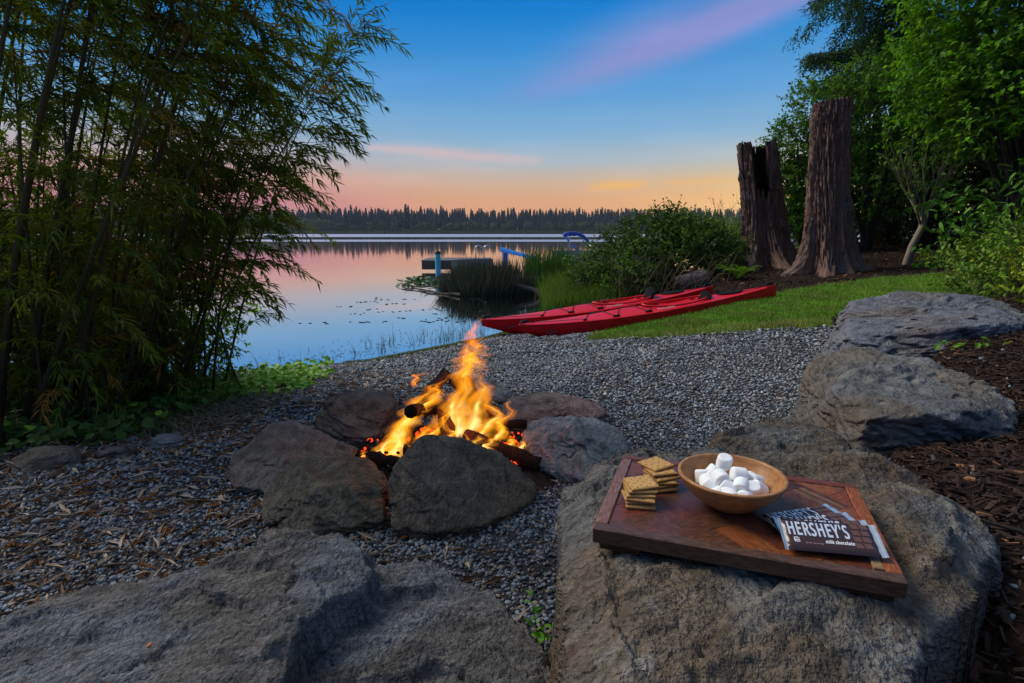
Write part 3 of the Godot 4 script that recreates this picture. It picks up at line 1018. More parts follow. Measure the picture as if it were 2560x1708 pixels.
	rock("fire_ring_stone", "blocky brown stone at the back of the fire towards the lake", "stone", [V([
		[-1.087, 0.106, -3.049], [-1.035, 0.18, -3.121], [-0.901, 0.191, -3.204], [-0.695, 0.175, -3.224], [-0.654, 0.138, -3.018], [-1.004, 0.159, -3.018], [-0.747, 0.159, -2.977], [-1.1, 0.03, -2.97], [-1.066, -0.06, -2.984], [-0.88, 0.03, -2.8], [-0.877, -0.06, -2.838], [-0.7, 0.03, -2.82], [-0.722, -0.06, -2.855], [-0.62, 0.03, -3.1], [-0.653, -0.06, -3.096], [-0.7, 0.03, -3.35], [-0.722, -0.06, -3.311], [-1.05, 0.03, -3.3], [-1.023, -0.06, -3.268]])],
		{"n": 44, "amp": 0.018, "ledge": 0.012, "step": 0.06, "slab": 0.009, "lf": 3.0, "round": 1.6 * 18.0, "mat": "dark_rock", "chip": 0.84, "chips": 26, "shrink": 0.95, "a": Color(0.252, 0.191, 0.151), "b": Color(0.222, 0.161, 0.111), "lich": 0.1}, g)
	rock("fire_ring_stone", "large pale grey stone between fire and serving board", "stone", [V([
		[0.053, 0.131, -2.661], [0.146, 0.148, -2.826], [0.445, 0.140, -2.826], [0.538, 0.094, -2.764], [0.321, 0.157, -2.62], [0.084, 0.127, -2.496], [0.301, 0.110, -2.434], [0.02, 0.03, -2.6], [0.056, -0.06, -2.604], [0.043, 0, -2.445], [0.24, 0.03, -2.35], [0.245, -0.06, -2.389], [0.38, 0.03, -2.31], [0.366, -0.06, -2.355], [0.48, 0.03, -2.45], [0.452, -0.06, -2.475], [0.62, 0.03, -2.78], [0.572, -0.06, -2.759], [0.4, 0.03, -2.95], [0.383, -0.06, -2.905], [0.1, 0.03, -2.95], [0.125, -0.06, -2.905]])],
		{"n": 60, "amp": 0.022, "ledge": 0.014, "step": 0.07, "slab": 0.009, "lf": 3.0, "round": 1.6 * 18.0, "strata": Vector3(0.5, 1, 0.4), "a": Color(0.30, 0.305, 0.30), "b": Color(0.26, 0.25, 0.225), "warm": -0.1, "lich": 0.25}, g)
	rock("fire_ring_stone", "flat reddish stone behind the pale grey one", "stone", [V([
		[-0.1, 0.074, -3.147], [-0.007, 0.106, -3.322], [0.281, 0.106, -3.425], [0.456, 0.064, -3.405], [0.57, 0.064, -3.199], [0.199, 0.095, -3.096], [-0.08, 0.03, -3.05], [-0.036, -0.06, -3.076], [0.06, 0.03, -2.98], [0.085, -0.06, -3.016], [0.5, 0.03, -3.05], [0.463, -0.06, -3.076], [0.6, 0.03, -3.25], [0.549, -0.06, -3.248], [0.4, 0.03, -3.5], [0.377, -0.06, -3.463], [-0.05, 0.03, -3.45], [-0.01, -0.06, -3.42]])],
		{"n": 44, "amp": 0.014, "ledge": 0.008, "step": 0.04, "slab": 0.009, "lf": 3.0, "round": 1.6 * 20.0, "a": Color(0.25, 0.165, 0.145), "b": Color(0.22, 0.165, 0.13), "lich": 0.1}, g)
	rock("fire_ring_stone", "small slanting stone at the far side of the fire", "stone", [V([
		[-0.304, 0.138, -3.702], [-0.16, 0.122, -3.702], [-0.026, 0.032, -3.619], [-0.201, 0.085, -3.547], [-0.32, 0.03, -3.5], [-0.299, -0.06, -3.52], [-0.03, 0.03, -3.5], [-0.049, -0.06, -3.52], [0, 0.03, -3.7], [-0.023, -0.06, -3.692], [-0.3, 0.03, -3.85], [-0.281, -0.06, -3.821]])],
		{"n": 30, "amp": 0.010, "ledge": 0.006, "step": 0.05, "a": Color(0.263, 0.242, 0.231), "b": Color(0.242, 0.202, 0.172)}, g)
	# single stones on the gravel
	rock("stone", "rounded brown stone half sunk in leaf litter at the ivy's edge", "stone", [V([
		[-2.36, 0.05, -2.52], [-2.28, 0.085, -2.58], [-2.16, 0.075, -2.62], [-2.1, 0.04, -2.55], [-2.2, 0.06, -2.46],
		[-2.38, -0.06, -2.46], [-2.2, -0.06, -2.38], [-2.06, -0.06, -2.5], [-2.1, -0.06, -2.7], [-2.35, -0.06, -2.68]])],
		{"n": 30, "amp": 0.012, "round": 8.0, "a": Color(0.15, 0.13, 0.10), "b": Color(0.14, 0.10, 0.07)})
	rock("stone", "thin flat pale stone lying on the gravel before the ivy", "stone", [V([
		[-1.90, 0.025, -2.84], [-1.74, 0.025, -2.84], [-1.80, 0.03, -2.9], [-1.82, 0.02, -2.78],
		[-1.93, -0.04, -2.83], [-1.72, -0.04, -2.83], [-1.8, -0.04, -2.95], [-1.83, -0.04, -2.75]])],
		{"n": 20, "amp": 0.006, "round": 9.0, "a": Color(0.26, 0.27, 0.29), "b": Color(0.22, 0.21, 0.2)})
	rock("stone", "flat dull red brown stone beside the rounded one", "stone", [V([
		[-2.05, 0.03, -2.62], [-1.92, 0.03, -2.64], [-1.95, 0.035, -2.72],
		[-2.10, -0.05, -2.62], [-1.86, -0.05, -2.62], [-1.9, -0.05, -2.78], [-2.05, -0.05, -2.76]])],
		{"n": 20, "amp": 0.01, "round": 9.0, "a": Color(0.13, 0.075, 0.055), "b": Color(0.11, 0.07, 0.05)})
	rock("stone", "pale round pebble between boulder and bark mulch", "pebble", [V([
		[1.06, 0.425, -1.05], [1.095, 0.43, -1.06], [1.075, 0.435, -1.025], [1.055, 0.385, -1.07], [1.10, 0.385, -1.03], [1.055, 0.385, -1.02], [1.09, 0.425, -1.03]])],
		{"n": 12, "amp": 0.002, "round": 5.0, "ledge": 0.0, "a": Color(0.3, 0.29, 0.25), "b": Color(0.3, 0.27, 0.22)})
	rock("stone", "small grey stone at the water's edge behind the kayaks", "stone", [V([
		[0.85, -0.2, -8.85], [1.2, -0.18, -8.9], [1.3, -0.3, -8.8], [0.8, -0.3, -8.8], [1.0, -0.25, -9.2], [0.9, -0.4, -8.75], [1.3, -0.4, -8.75], [1.3, -0.4, -9.2], [0.8, -0.4, -9.2]])],
		{"n": 16, "amp": 0.03, "a": Color(0.13, 0.15, 0.17), "b": Color(0.12, 0.12, 0.12)})

# ---------------------------------------------------------------- the fire
func flame(b: MB, p0: Vector3, p1: Vector3, wid: float, heat: float, turn: float, bend: float) -> void:     # one soft-edged tongue: two crossing, twisting leaves of fire
	var n := 16
	var off := Vector3(rf(0, 50), rf(0, 50), rf(0, 50))
	for w in 2:
		var a0 := turn + w * PI * 0.5
		var first := b.v.size()
		for k in n + 1:
			var t := float(k) / n
			var c := p0.lerp(p1, t)
			var sway := bend * sin(PI * t) + 0.035 * t
			c += Vector3(nz.get_noise_2d(off.x, t * 1.5), 0, nz.get_noise_2d(off.y, t * 1.5)) * 0.17 * (t * 0.7 + 0.12)
			c += Vector3(1, 0, 0.3) * sway
			var ang := a0 + t * 0.9
			var s := Vector3(cos(ang), 0, sin(ang))
			var ww := wid * (0.35 + 1.1 * t) * (1.0 - t) * 2.1 + wid * 0.18 * (1.0 - t)
			ww *= 1.0 + 0.75 * nz.get_noise_2d(off.z + 11.0, t * 5.0)
			for j in 9:
				var e := (j - 4) / 4.0
				var edge := 1.0 - absf(e)
				var core := clampf(heat * (0.95 - t * 0.75) * (0.30 + 0.70 * edge) + 0.30 * nz.get_noise_3d(off.x + e * 2.0, t * 7.0, off.y), 0, 1)
				var col := Color(0.92, 0.16, 0.006).lerp(Color(1.0, 0.40, 0.02), clampf(core * 2.0, 0, 1)).lerp(Color(1.0, 0.82, 0.34), clampf(core * 2.2 - 1.1, 0, 1))
				var al := pow(edge, 0.8) * (0.30 + 0.6 * core) * (1.0 - t * t) * smoothstep(0.0, 0.08, t)
				al *= clampf(0.82 + 1.5 * nz.get_noise_3d(off.z + e * 4.5, t * 4.0, off.x), 0.06, 1.2)
				col.a = clampf(al, 0, 0.92)
				b.put(c + s * e * ww * 0.5 + Vector3(0, -0.03 * absf(e) * (1 - t), 0), col)
		for k in n:
			for j in 8:
				var q := first + k * 9 + j
				b.quad(q, q + 1, q + 10, q + 9)

func make_fire() -> void:
	# bed of ash and embers
	var ab := MB.new()
	var N := 40
	for j in N + 1:
		for i in N + 1:
			var x := (float(i) / N - 0.5) * 1.15
			var z := (float(j) / N - 0.5) * 0.95
			var rr := Vector2(x / 0.57, z / 0.47).length()
			var y := 0.055 * (1.0 - rr * rr) + 0.02 * nz.get_noise_2d(x * 12.0, z * 12.0)
			ab.put(Vector3(x, y, z), Color(0.035, 0.028, 0.024) * (1.0 + nz.get_noise_2d(x * 20.0, z * 20.0)))
	for j in N:
		for i in N:
			var k := j * (N + 1) + i
			ab.quad(k, k + N + 1, k + N + 2, k + 1)
	var bed := thing("fire_bed", "bed of ash and glowing embers inside the ring of stones", "embers", Vector3(-0.30, 0.0, -2.62))
	part("ash", ab.mesh(), M.soil, bed, Vector3(0, 0.012, 0))
	var eb := MB.new()
	var kb := MB.new()
	for k in 420:
		var a := rf(0, TAU)
		var r := sqrt(R.randf())
		var p := Vector3(cos(a) * r * 0.50, 0.07 * (1 - r * r) + 0.02 + rf(0, 0.025), sin(a) * r * 0.36)
		var hot := R.randf() < 0.30 and r < 0.9
		cbox(eb if hot else kb, Transform3D(Basis.from_euler(Vector3(rf(0, 6), rf(0, 6), rf(0, 6))), p), Vector3(rf(0.012, 0.035), rf(0.008, 0.018), rf(0.008, 0.02)), 0.004, Color(0.03, 0.024, 0.02) if R.randf() < 0.8 else Color(0.12, 0.11, 0.10))
	part("ember", eb.mesh(false), M.ember, bed).set_meta("kind", "stuff")
	part("charcoal", kb.mesh(false), M.chip, bed).set_meta("kind", "stuff")
	# firewood: [foot, head, foot radius, head radius, colour, words]
	var wood := [
		[Vector3(-0.62, 0.04, -2.62), Vector3(-0.33, 0.40, -2.80), 0.038, 0.03, Color(0.15, 0.125, 0.11), "pale grey branch leaning to the top of the fire"],
		[Vector3(-0.02, 0.03, -2.66), Vector3(-0.26, 0.37, -2.84), 0.04, 0.03, Color(0.07, 0.05, 0.04), "charred branch leaning against the pale one from the board side"],
		[Vector3(-0.10, 0.03, -3.02), Vector3(-0.30, 0.36, -2.78), 0.036, 0.03, Color(0.08, 0.06, 0.05), "dark stick rising from the far side of the fire"],
		[Vector3(-0.47, 0.285, -2.50), Vector3(-0.40, 0.16, -2.95), 0.032, 0.04, Color(0.03, 0.022, 0.018), "black log with its sawn end towards the viewer"],
		[Vector3(-0.50, 0.09, -2.50), Vector3(-0.14, 0.10, -2.44), 0.045, 0.045, Color(0.10, 0.055, 0.04), "burning log lying across the front of the fire"],
		[Vector3(-0.22, 0.13, -2.58), Vector3(0.13, 0.05, -2.42), 0.04, 0.035, Color(0.13, 0.06, 0.04), "reddish split log sloping down towards the pale stone"],
		[Vector3(-0.28, 0.12, -2.72), Vector3(0.08, 0.16, -2.68), 0.03, 0.022, Color(0.06, 0.035, 0.028), "thin charred stick lying level among the flames"],
		[Vector3(-0.72, 0.04, -2.55), Vector3(-0.45, 0.08, -2.35), 0.032, 0.028, Color(0.045, 0.03, 0.024), "half burnt log beside the sloping stone"],
		[Vector3(-0.30, 0.05, -2.55), Vector3(-0.34, 0.26, -2.72), 0.045, 0.035, Color(0.14, 0.085, 0.06), "short upright piece of wood in the middle of the fire"]]
	for w in wood:
		var b := MB.new()
		var path := PackedVector3Array()
		var rad := PackedFloat32Array()
		var base: Vector3 = w[0]
		for k in 9:
			var t := k / 8.0
			path.append(base.lerp(w[1], t) - base + rdir() * 0.006)
			rad.append(lerpf(w[2], w[3], t) * rf(0.9, 1.1))
		tube(b, path, rad, 9, w[4], (w[4] as Color) * 0.6)
		var o := part("firewood", b.mesh(), M.bark, null, base)
		tag(o, w[5], "firewood", "wood in the fire")
	# the flames: [foot, tip, width, heat, turn, bend]
	var f := MB.new()
	var fl := [
		[Vector3(-0.66, 0.05, -2.55), Vector3(-0.56, 0.24, -2.56), 0.075, 0.8, 0.2, 0.0],
		[Vector3(-0.61, 0.06, -2.52), Vector3(-0.48, 0.34, -2.58), 0.115, 0.9, 0.1, -0.01],
		[Vector3(-0.55, 0.07, -2.50), Vector3(-0.42, 0.42, -2.60), 0.14, 1.0, 0.3, -0.02],
		[Vector3(-0.52, 0.20, -2.60), Vector3(-0.36, 0.46, -2.66), 0.12, 0.85, -0.2, -0.02],
		[Vector3(-0.48, 0.06, -2.47), Vector3(-0.43, 0.30, -2.52), 0.11, 1.0, 0.1, 0.0],
		[Vector3(-0.58, 0.05, -2.47), Vector3(-0.55, 0.22, -2.50), 0.09, 1.0, -0.1, 0.0],
		[Vector3(-0.45, 0.28, -2.62), Vector3(-0.31, 0.48, -2.70), 0.09, 0.7, 0.2, 0.0],
		[Vector3(-0.40, 0.10, -2.56), Vector3(-0.35, 0.33, -2.66), 0.085, 0.75, 0.4, 0.0],
		[Vector3(-0.33, 0.12, -2.64), Vector3(-0.28, 0.54, -2.72), 0.13, 0.95, 0.1, -0.01],
		[Vector3(-0.27, 0.12, -2.62), Vector3(-0.22, 0.62, -2.70), 0.17, 1.0, -0.1, 0.0],
		[Vector3(-0.21, 0.14, -2.66), Vector3(-0.17, 0.53, -2.74), 0.15, 0.95, 0.35, 0.01],
		[Vector3(-0.17, 0.12, -2.60), Vector3(-0.12, 0.40, -2.66), 0.11, 0.85, 0.0, 0.02],
		[Vector3(-0.10, 0.10, -2.64), Vector3(-0.05, 0.34, -2.70), 0.08, 0.75, 0.2, 0.02],
		[Vector3(-0.245, 0.42, -2.71), Vector3(-0.20, 0.70, -2.74), 0.15, 0.62, 0.05, 0.0],
		[Vector3(-0.205, 0.50, -2.72), Vector3(-0.185, 0.69, -2.74), 0.16, 0.62, -0.15, 0.0],
		[Vector3(-0.20, 0.60, -2.73), Vector3(-0.205, 0.80, -2.75), 0.085, 0.2, 0.1, 0.0],
		[Vector3(-0.40, 0.12, -2.44), Vector3(-0.35, 0.21, -2.45), 0.06, 1.35, 0.1, 0.0],
		[Vector3(-0.30, 0.10, -2.42), Vector3(-0.27, 0.23, -2.45), 0.08, 1.35, 0.0, 0.0],
		[Vector3(-0.20, 0.09, -2.41), Vector3(-0.18, 0.22, -2.44), 0.10, 1.45, 0.15, 0.0],
		[Vector3(-0.12, 0.09, -2.45), Vector3(-0.10, 0.21, -2.48), 0.10, 1.35, -0.1, 0.0],
		[Vector3(-0.04, 0.09, -2.50), Vector3(0.0, 0.18, -2.52), 0.08, 1.15, 0.2, 0.0],
		[Vector3(0.03, 0.08, -2.55), Vector3(0.06, 0.15, -2.56), 0.07, 1.05, 0.0, 0.0],
		[Vector3(-0.71, 0.05, -2.50), Vector3(-0.70, 0.12, -2.51), 0.04, 1.0, 0.1, 0.0],
		[Vector3(-0.47, 0.40, -2.66), Vector3(-0.46, 0.51, -2.67), 0.035, 0.25, 0.3, 0.0],
		[Vector3(-0.07, 0.12, -2.62), Vector3(-0.05, 0.25, -2.64), 0.06, 0.85, 0.1, 0.01],
		[Vector3(-0.36, 0.09, -2.50), Vector3(-0.33, 0.27, -2.55), 0.08, 1.1, 0.0, 0.0]]
	for q in fl:
		flame(f, (q[0] - Vector3(-0.30, 0, -2.62)) * Vector3(1, 0.92, 1), (q[1] - Vector3(-0.30, 0, -2.62)) * Vector3(0.96, 0.86, 1), q[2], q[3], q[4], q[5])
	var fo := part("flame", f.mesh(false), M.flame, null, Vector3(-0.30, 0, -2.62))
	tag(fo, "orange and yellow flames of the campfire leaping above the logs", "fire")
	var l := OmniLight3D.new()
	l.name = "fire_light"
	l.position = Vector3(-0.30, 0.26, -2.60)
	l.light_color = Color(1.0, 0.52, 0.2)
	l.light_energy = FIRE
	l.light_size = 0.16
	l.omni_range = 12.0
	l.omni_attenuation = 2.0
	l.shadow_enabled = true
	add_child(l)

# ---------------------------------------------------------------- the board and what lies on it
const BOARD := Vector3(0.453, 0.55, -1.071)
var bx: Transform3D

func on(u: float, h: float, w: float) -> Vector3:       # a place on the board: along its long side, above its top, towards its front edge
	return bx * Vector3(u, h, w)

func make_board() -> void:
	bx = Transform3D(Basis(Vector3.UP, deg_to_rad(-19.7)), BOARD)
	var t := thing("serving_board", "wooden serving board of dark parquet with a raised frame and feet", "serving board", BOARD, deg_to_rad(-19.7))
	var L := 0.506
	var D := 0.378
	var sb := MB.new()
	cbox(sb, Transform3D(Basis.IDENTITY, Vector3(0, -0.018, 0)), Vector3(L - 0.012, 0.016, D - 0.012), 0.002, Color(0.05, 0.02, 0.013))
	part("core", sb.mesh(false), M.wood, t)
	# frame: four strips
	var fr := [[Vector3(0, -0.013, D / 2 - 0.0125), Vector3(L, 0.030, 0.025), Color(0.15, 0.085, 0.055)], [Vector3(0, -0.013, -D / 2 + 0.011), Vector3(L, 0.030, 0.022), Color(0.26, 0.075, 0.05)],
		[Vector3(-L / 2 + 0.012, -0.0128, 0), Vector3(0.024, 0.031, D - 0.052), Color(0.36, 0.18, 0.13)], [Vector3(L / 2 - 0.0125, -0.0128, -0.0015), Vector3(0.025, 0.031, D - 0.049), Color(0.46, 0.135, 0.04)]]
	for k in 4:
		var b := MB.new()
		cbox(b, Transform3D.IDENTITY, fr[k][1], 0.002, fr[k][2])
		if k > 1:
			for q in b.u.size():
				b.u[q] = Vector2(b.u[q].y, b.u[q].x)
		part("frame_strip", b.mesh(false), M.wood, t, fr[k][0])
	# pale inlay strip near the corner
	var ib := MB.new()
	cbox(ib, Transform3D.IDENTITY, Vector3(0.016, 0.006, 0.05), 0.001, Color(0.42, 0.27, 0.15))
	part("inlay", ib.mesh(false), M.wood, t, Vector3(L / 2 - 0.034, 0.0002, D / 2 - 0.053))
	# parquet: planks laid diagonally, some chopped into short strips
	var room := PackedVector2Array([Vector2(-L / 2 + 0.025, -D / 2 + 0.023), Vector2(L / 2 - 0.026, -D / 2 + 0.023), Vector2(L / 2 - 0.026, D / 2 - 0.026), Vector2(-L / 2 + 0.025, D / 2 - 0.026)])
	var tones := [Color(0.19, 0.055, 0.032), Color(0.28, 0.08, 0.032), Color(0.12, 0.042, 0.034), Color(0.22, 0.068, 0.045), Color(0.34, 0.115, 0.04), Color(0.16, 0.068, 0.042), Color(0.46, 0.25, 0.12)]
	var s := 0.052
	for i in range(-6, 7):
		for j in range(-4, 5):
			for e in 2:       # a herringbone of long pieces, turned in pairs
				var g := Vector2(1, 1).normalized() if e == 0 else Vector2(1, -1).normalized()
				var a := Vector2(-g.y, g.x)
				var o := Vector2(1, 1).normalized() * s * (i * 2.0) * 0.7071 * 1.0 + Vector2(1, -1).normalized() * s * 0.0
				var kk := i + j * 4
				var c0 := Vector2(i + 0.0, i + 0.0) * s + Vector2(j * 2.0, -j * 2.0) * s      # in the turned grid: long pieces two by one, stepping down a stair
				o = (Vector2(c0.x + s, c0.y + s * 0.5) if e == 0 else Vector2(c0.x + s * 0.5 + s * 2.0 - s * 2.0, c0.y + s * 2.0)).rotated(PI / 4)
				var tone: Color = tones[R.randi() % 6]
				var cut := 5 if R.randf() < 0.09 else 1
				for q in cut:
					var h0 := -s * 0.5 + s * q / cut
					var h1 := -s * 0.5 + s * (q + 1) / cut
					var poly := PackedVector2Array([o + g * -s + a * h0, o + g * s + a * h0, o + g * s + a * h1, o + g * -s + a * h1])
					for cl in Geometry2D.intersect_polygons(poly, room):
						if cl.size() < 3:
							continue
						var b := MB.new()
						var cc := tone * rf(0.85, 1.15)
						if cut > 1 and q % 2:
							cc = tones[6] * rf(0.5, 0.75)
						cc.a = 1
						prism(b, cl, -0.0098, rf(-0.0012, -0.0004), cc, g, 0.0004)
						part("parquet_piece", b.mesh(false), M.wood, t)
	for q in [[-1, -1], [1, -1], [-1, 1], [1, 1]]:
		var b := MB.new()
		cbox(b, Transform3D(Basis.IDENTITY, Vector3(0, 0.009, 0)), Vector3(0.075, 0.016, 0.05), 0.002, Color(0.06, 0.028, 0.018))
		cbox(b, Transform3D(Basis.IDENTITY, Vector3(-q[0] * 0.012, -0.024, 0)), Vector3(0.05, 0.052, 0.036), 0.002, Color(0.05, 0.022, 0.015))
		part("foot", b.mesh(false), M.wood, t, Vector3(q[0] * (L / 2 - 0.05), -0.044, q[1] * (D / 2 - 0.034)))
	make_snacks()

func cracker_shape() -> ArrayMesh:
	var b := MB.new()
	var N := 45
	var S := 0.058
	for j in N + 1:
		for i in N + 1:
			var x := float(i) / N
			var z := float(j) / N
			var hole := 0.0
			for k in 3:
				for m in 6:
					var hx := (m + 0.5) / 6.0
					var hz := (k + 0.3 + 0.4 * (m % 2)) / 3.0
					hole = maxf(hole, 1.0 - Vector2((x - hx) * 6.0, (z - hz) * 6.0).length() * 3.4)
			var perf := clampf(1.0 - absf(x - 0.5) * 40.0, 0, 1) * (0.5 + 0.5 * sin(z * 70.0))
			var ed := minf(minf(x, 1 - x), minf(z, 1 - z))
			var y := 0.0062 - 0.0022 * clampf(hole, 0, 1) - 0.0012 * perf - 0.0022 * clampf(1.0 - ed * 22.0, 0, 1) + 0.0004 * nz.get_noise_2d(x * 30.0, z * 30.0)
			var c := Color(0.72, 0.42, 0.16).lerp(Color(0.26, 0.11, 0.035), clampf(hole * 1.6, 0, 0.9)).lerp(Color(0.50, 0.25, 0.08), clampf(1.0 - ed * 16.0, 0, 1) * 0.8)
			c = c * (1.0 + 0.25 * nz.get_noise_2d(x * 9.0 + 4, z * 9.0))
			c.a = 1
			b.put(Vector3((x - 0.5) * S, y, (z - 0.5) * S), c)
	for j in N:
		for i in N:
			var k := j * (N + 1) + i
			b.quad(k, k + N + 1, k + N + 2, k + 1)
	var rim := []
	for i in N:
		rim.append(i)
	for j in N:
		rim.append(j * (N + 1) + N)
	for i in N:
		rim.append(N * (N + 1) + N - i)
	for j in N:
		rim.append((N - j) * (N + 1))
	var at := b.v.size()
	for k in rim.size():
		var p := b.v[rim[k]]
		var rough := 1.0 + 0.012 * nz.get_noise_2d(k * 0.9, 3.0)
		b.put(p, Color(0.50, 0.26, 0.085))
		b.put(Vector3(p.x * rough, 0.0008, p.z * rough), Color(0.36, 0.17, 0.05))
	for k in rim.size():
		var a := at + k * 2
		var q := at + ((k + 1) % rim.size()) * 2
		b.quad(a, q, q + 1, a + 1)
	return b.mesh()

func make_snacks() -> void:
	var deg := deg_to_rad(-19.7)
	# crackers in two heaps; [u, w, turn in degrees] from the bottom up
	var cm := cracker_shape()
	var heaps := [
		[[-0.183, 0.056, 12.0], [-0.188, 0.050, 20.0], [-0.182, 0.053, 6.0], [-0.186, 0.047, 16.0], [-0.186, 0.043, 22.0], [-0.184, 0.038, 28.0]],
		[[-0.150, -0.036, 30.0], [-0.148, -0.044, 36.0], [-0.152, -0.042, 24.0], [-0.150, -0.050, 40.0], [-0.155, -0.056, 33.0], [-0.165, -0.071, 49.0]]]
	var place := ["lowest cracker", "second lowest cracker", "third cracker from the bottom", "fourth cracker from the bottom", "cracker just under the top one", "topmost cracker"]
	for h in 2:
		for k in 6:
			var q: Array = heaps[h][k]
			var c := part("cracker", cm, M.cracker)
			c.transform = Transform3D(Basis(Vector3.UP, deg + deg_to_rad(q[2])) * Basis(Vector3.RIGHT, rf(-0.03, 0.03)) * Basis(Vector3.BACK, rf(-0.03, 0.03) + (0.06 if k == 5 else 0.0)), on(q[0], 0.0006 + k * 0.0066, q[1]))
			tag(c, "%s of the stack %s" % [place[k], "at the board's corner in front" if h == 0 else "half behind the wooden bowl"], "cracker", "square golden crackers")
	# bowl
	var bb := MB.new()
	var prof := PackedVector2Array()
	for p in [[0.001, 0.0], [0.036, 0.0], [0.042, 0.002], [0.058, 0.012], [0.078, 0.028], [0.094, 0.047], [0.1035, 0.064], [0.1045, 0.067], [0.1035, 0.0695], [0.1005, 0.070], [0.0975, 0.0695], [0.0965, 0.067], [0.088, 0.050], [0.072, 0.032], [0.050, 0.018], [0.025, 0.011], [0.001, 0.010]]:
		prof.append(Vector2(p[0], p[1]))
	lathe(bb, prof, 72, Color.WHITE)
	var bowl := part("wooden_bowl", bb.mesh(), M.bowl)
	bowl.position = on(-0.010, 0.0003, 0.003)
	tag(bowl, "round turned wooden bowl filled with white marshmallows", "bowl")
	# marshmallows: [u, height, w, tilt, heading, words]
	var mb := MB.new()
	var mp := PackedVector2Array()
	for k in 6:
		var a := PI / 2 * k / 5.0
		mp.append(Vector2(0.0112 + 0.0045 * sin(a), -0.0150 + 0.0045 * (1 - cos(a))))
	mp.insert(0, Vector2(0.0005, -0.0145))
	mp.append(Vector2(0.0162, 0.0))
	for k in 6:
		var a := PI / 2 * (5 - k) / 5.0
		mp.append(Vector2(0.0112 + 0.0045 * sin(a), 0.0150 - 0.0045 * (1 - cos(a))))
	mp.append(Vector2(0.0005, 0.0145))
	lathe(mb, mp, 28, Color.WHITE)
	var mm := mb.mesh()
	var ms := [
		[-0.073, 0.048, -0.020, 20.0, 200.0, "upright marshmallow at the bowl's cracker side"],
		[-0.046, 0.052, -0.012, 60.0, 230.0, "tilted marshmallow beside the upright one"],
		[-0.026, 0.074, -0.058, 18.0, 30.0, "tallest marshmallow standing up at the back of the heap"],
		[-0.034, 0.066, 0.022, 82.0, 205.0, "marshmallow lying on top with its round end forward"],
		[0.006, 0.068, -0.004, 84.0, 285.0, "marshmallow lying crosswise in the middle of the heap"],
		[0.042, 0.052, -0.020, 70.0, 320.0, "marshmallow leaning on the bowl's far wall"],
		[0.034, 0.050, 0.028, 22.0, 20.0, "marshmallow standing at the bowl's chocolate side"],
		[-0.054, 0.046, 0.034, 62.0, 240.0, "marshmallow leaning against the bowl's front wall by the crackers"],
		[-0.036, 0.042, 0.052, 80.0, 140.0, "half hidden marshmallow deep at the front of the bowl"],
		[-0.014, 0.044, 0.060, 80.0, 215.0, "marshmallow at the front rim showing a round end"],
		[0.020, 0.042, 0.054, 72.0, 330.0, "marshmallow at the front rim lying beside the round end"],
		[0.002, 0.040, 0.030, 85.0, 260.0, "marshmallow buried in the middle of the heap"],
		[-0.010, 0.034, -0.030, 50.0, 100.0, "marshmallow buried at the back under the tallest one"],
		[-0.040, 0.030, 0.020, 75.0, 60.0, "marshmallow buried under the one with its round end forward"],
		[0.020, 0.034, -0.040, 80.0, 10.0, "marshmallow low at the back wall of the bowl"],
		[0.048, 0.048, 0.010, 55.0, 300.0, "marshmallow tipped against the bowl wall on the chocolate side"],
		[-0.062, 0.046, 0.008, 75.0, 190.0, "marshmallow squeezed between the upright one and the wall"],
		[-0.016, 0.052, 0.040, 64.0, 250.0, "marshmallow in front of the one lying on top"],
		[0.030, 0.048, -0.046, 70.0, 20.0, "marshmallow behind the crosswise one"],
		[-0.050, 0.050, -0.046, 40.0, 120.0, "marshmallow at the back wall beside the upright one"],
		[0.010, 0.058, 0.034, 78.0, 170.0, "marshmallow resting on the front of the heap"]]
	for q in ms:
		var o := part("marshmallow", mm, M.marsh)
		o.transform = Transform3D(Basis(Vector3.UP, deg + deg_to_rad(q[4])) * Basis(Vector3.RIGHT, deg_to_rad(q[3])) * Basis.from_scale(Vector3(1, rf(0.95, 1.08), rf(0.94, 1.04))), on(-0.010 + (q[0] + 0.010) * 0.86, q[1] - 0.003, 0.003 + (q[2] - 0.003) * 0.84))
		tag(o, q[5], "marshmallow", "white marshmallows in the bowl")
	make_bars()

func words_mesh(text: String, bold: bool, size: float) -> TextMesh:
	var f := SystemFont.new()
	f.font_names = PackedStringArray(["Droid Sans"])
	f.font_weight = 700 if bold else 400
	var t := TextMesh.new()
	t.text = text
	t.font = f
	t.font_size = 64
	t.pixel_size = size / 64.0
	t.depth = 0.0004
	t.curve_step = 2.0
	return t

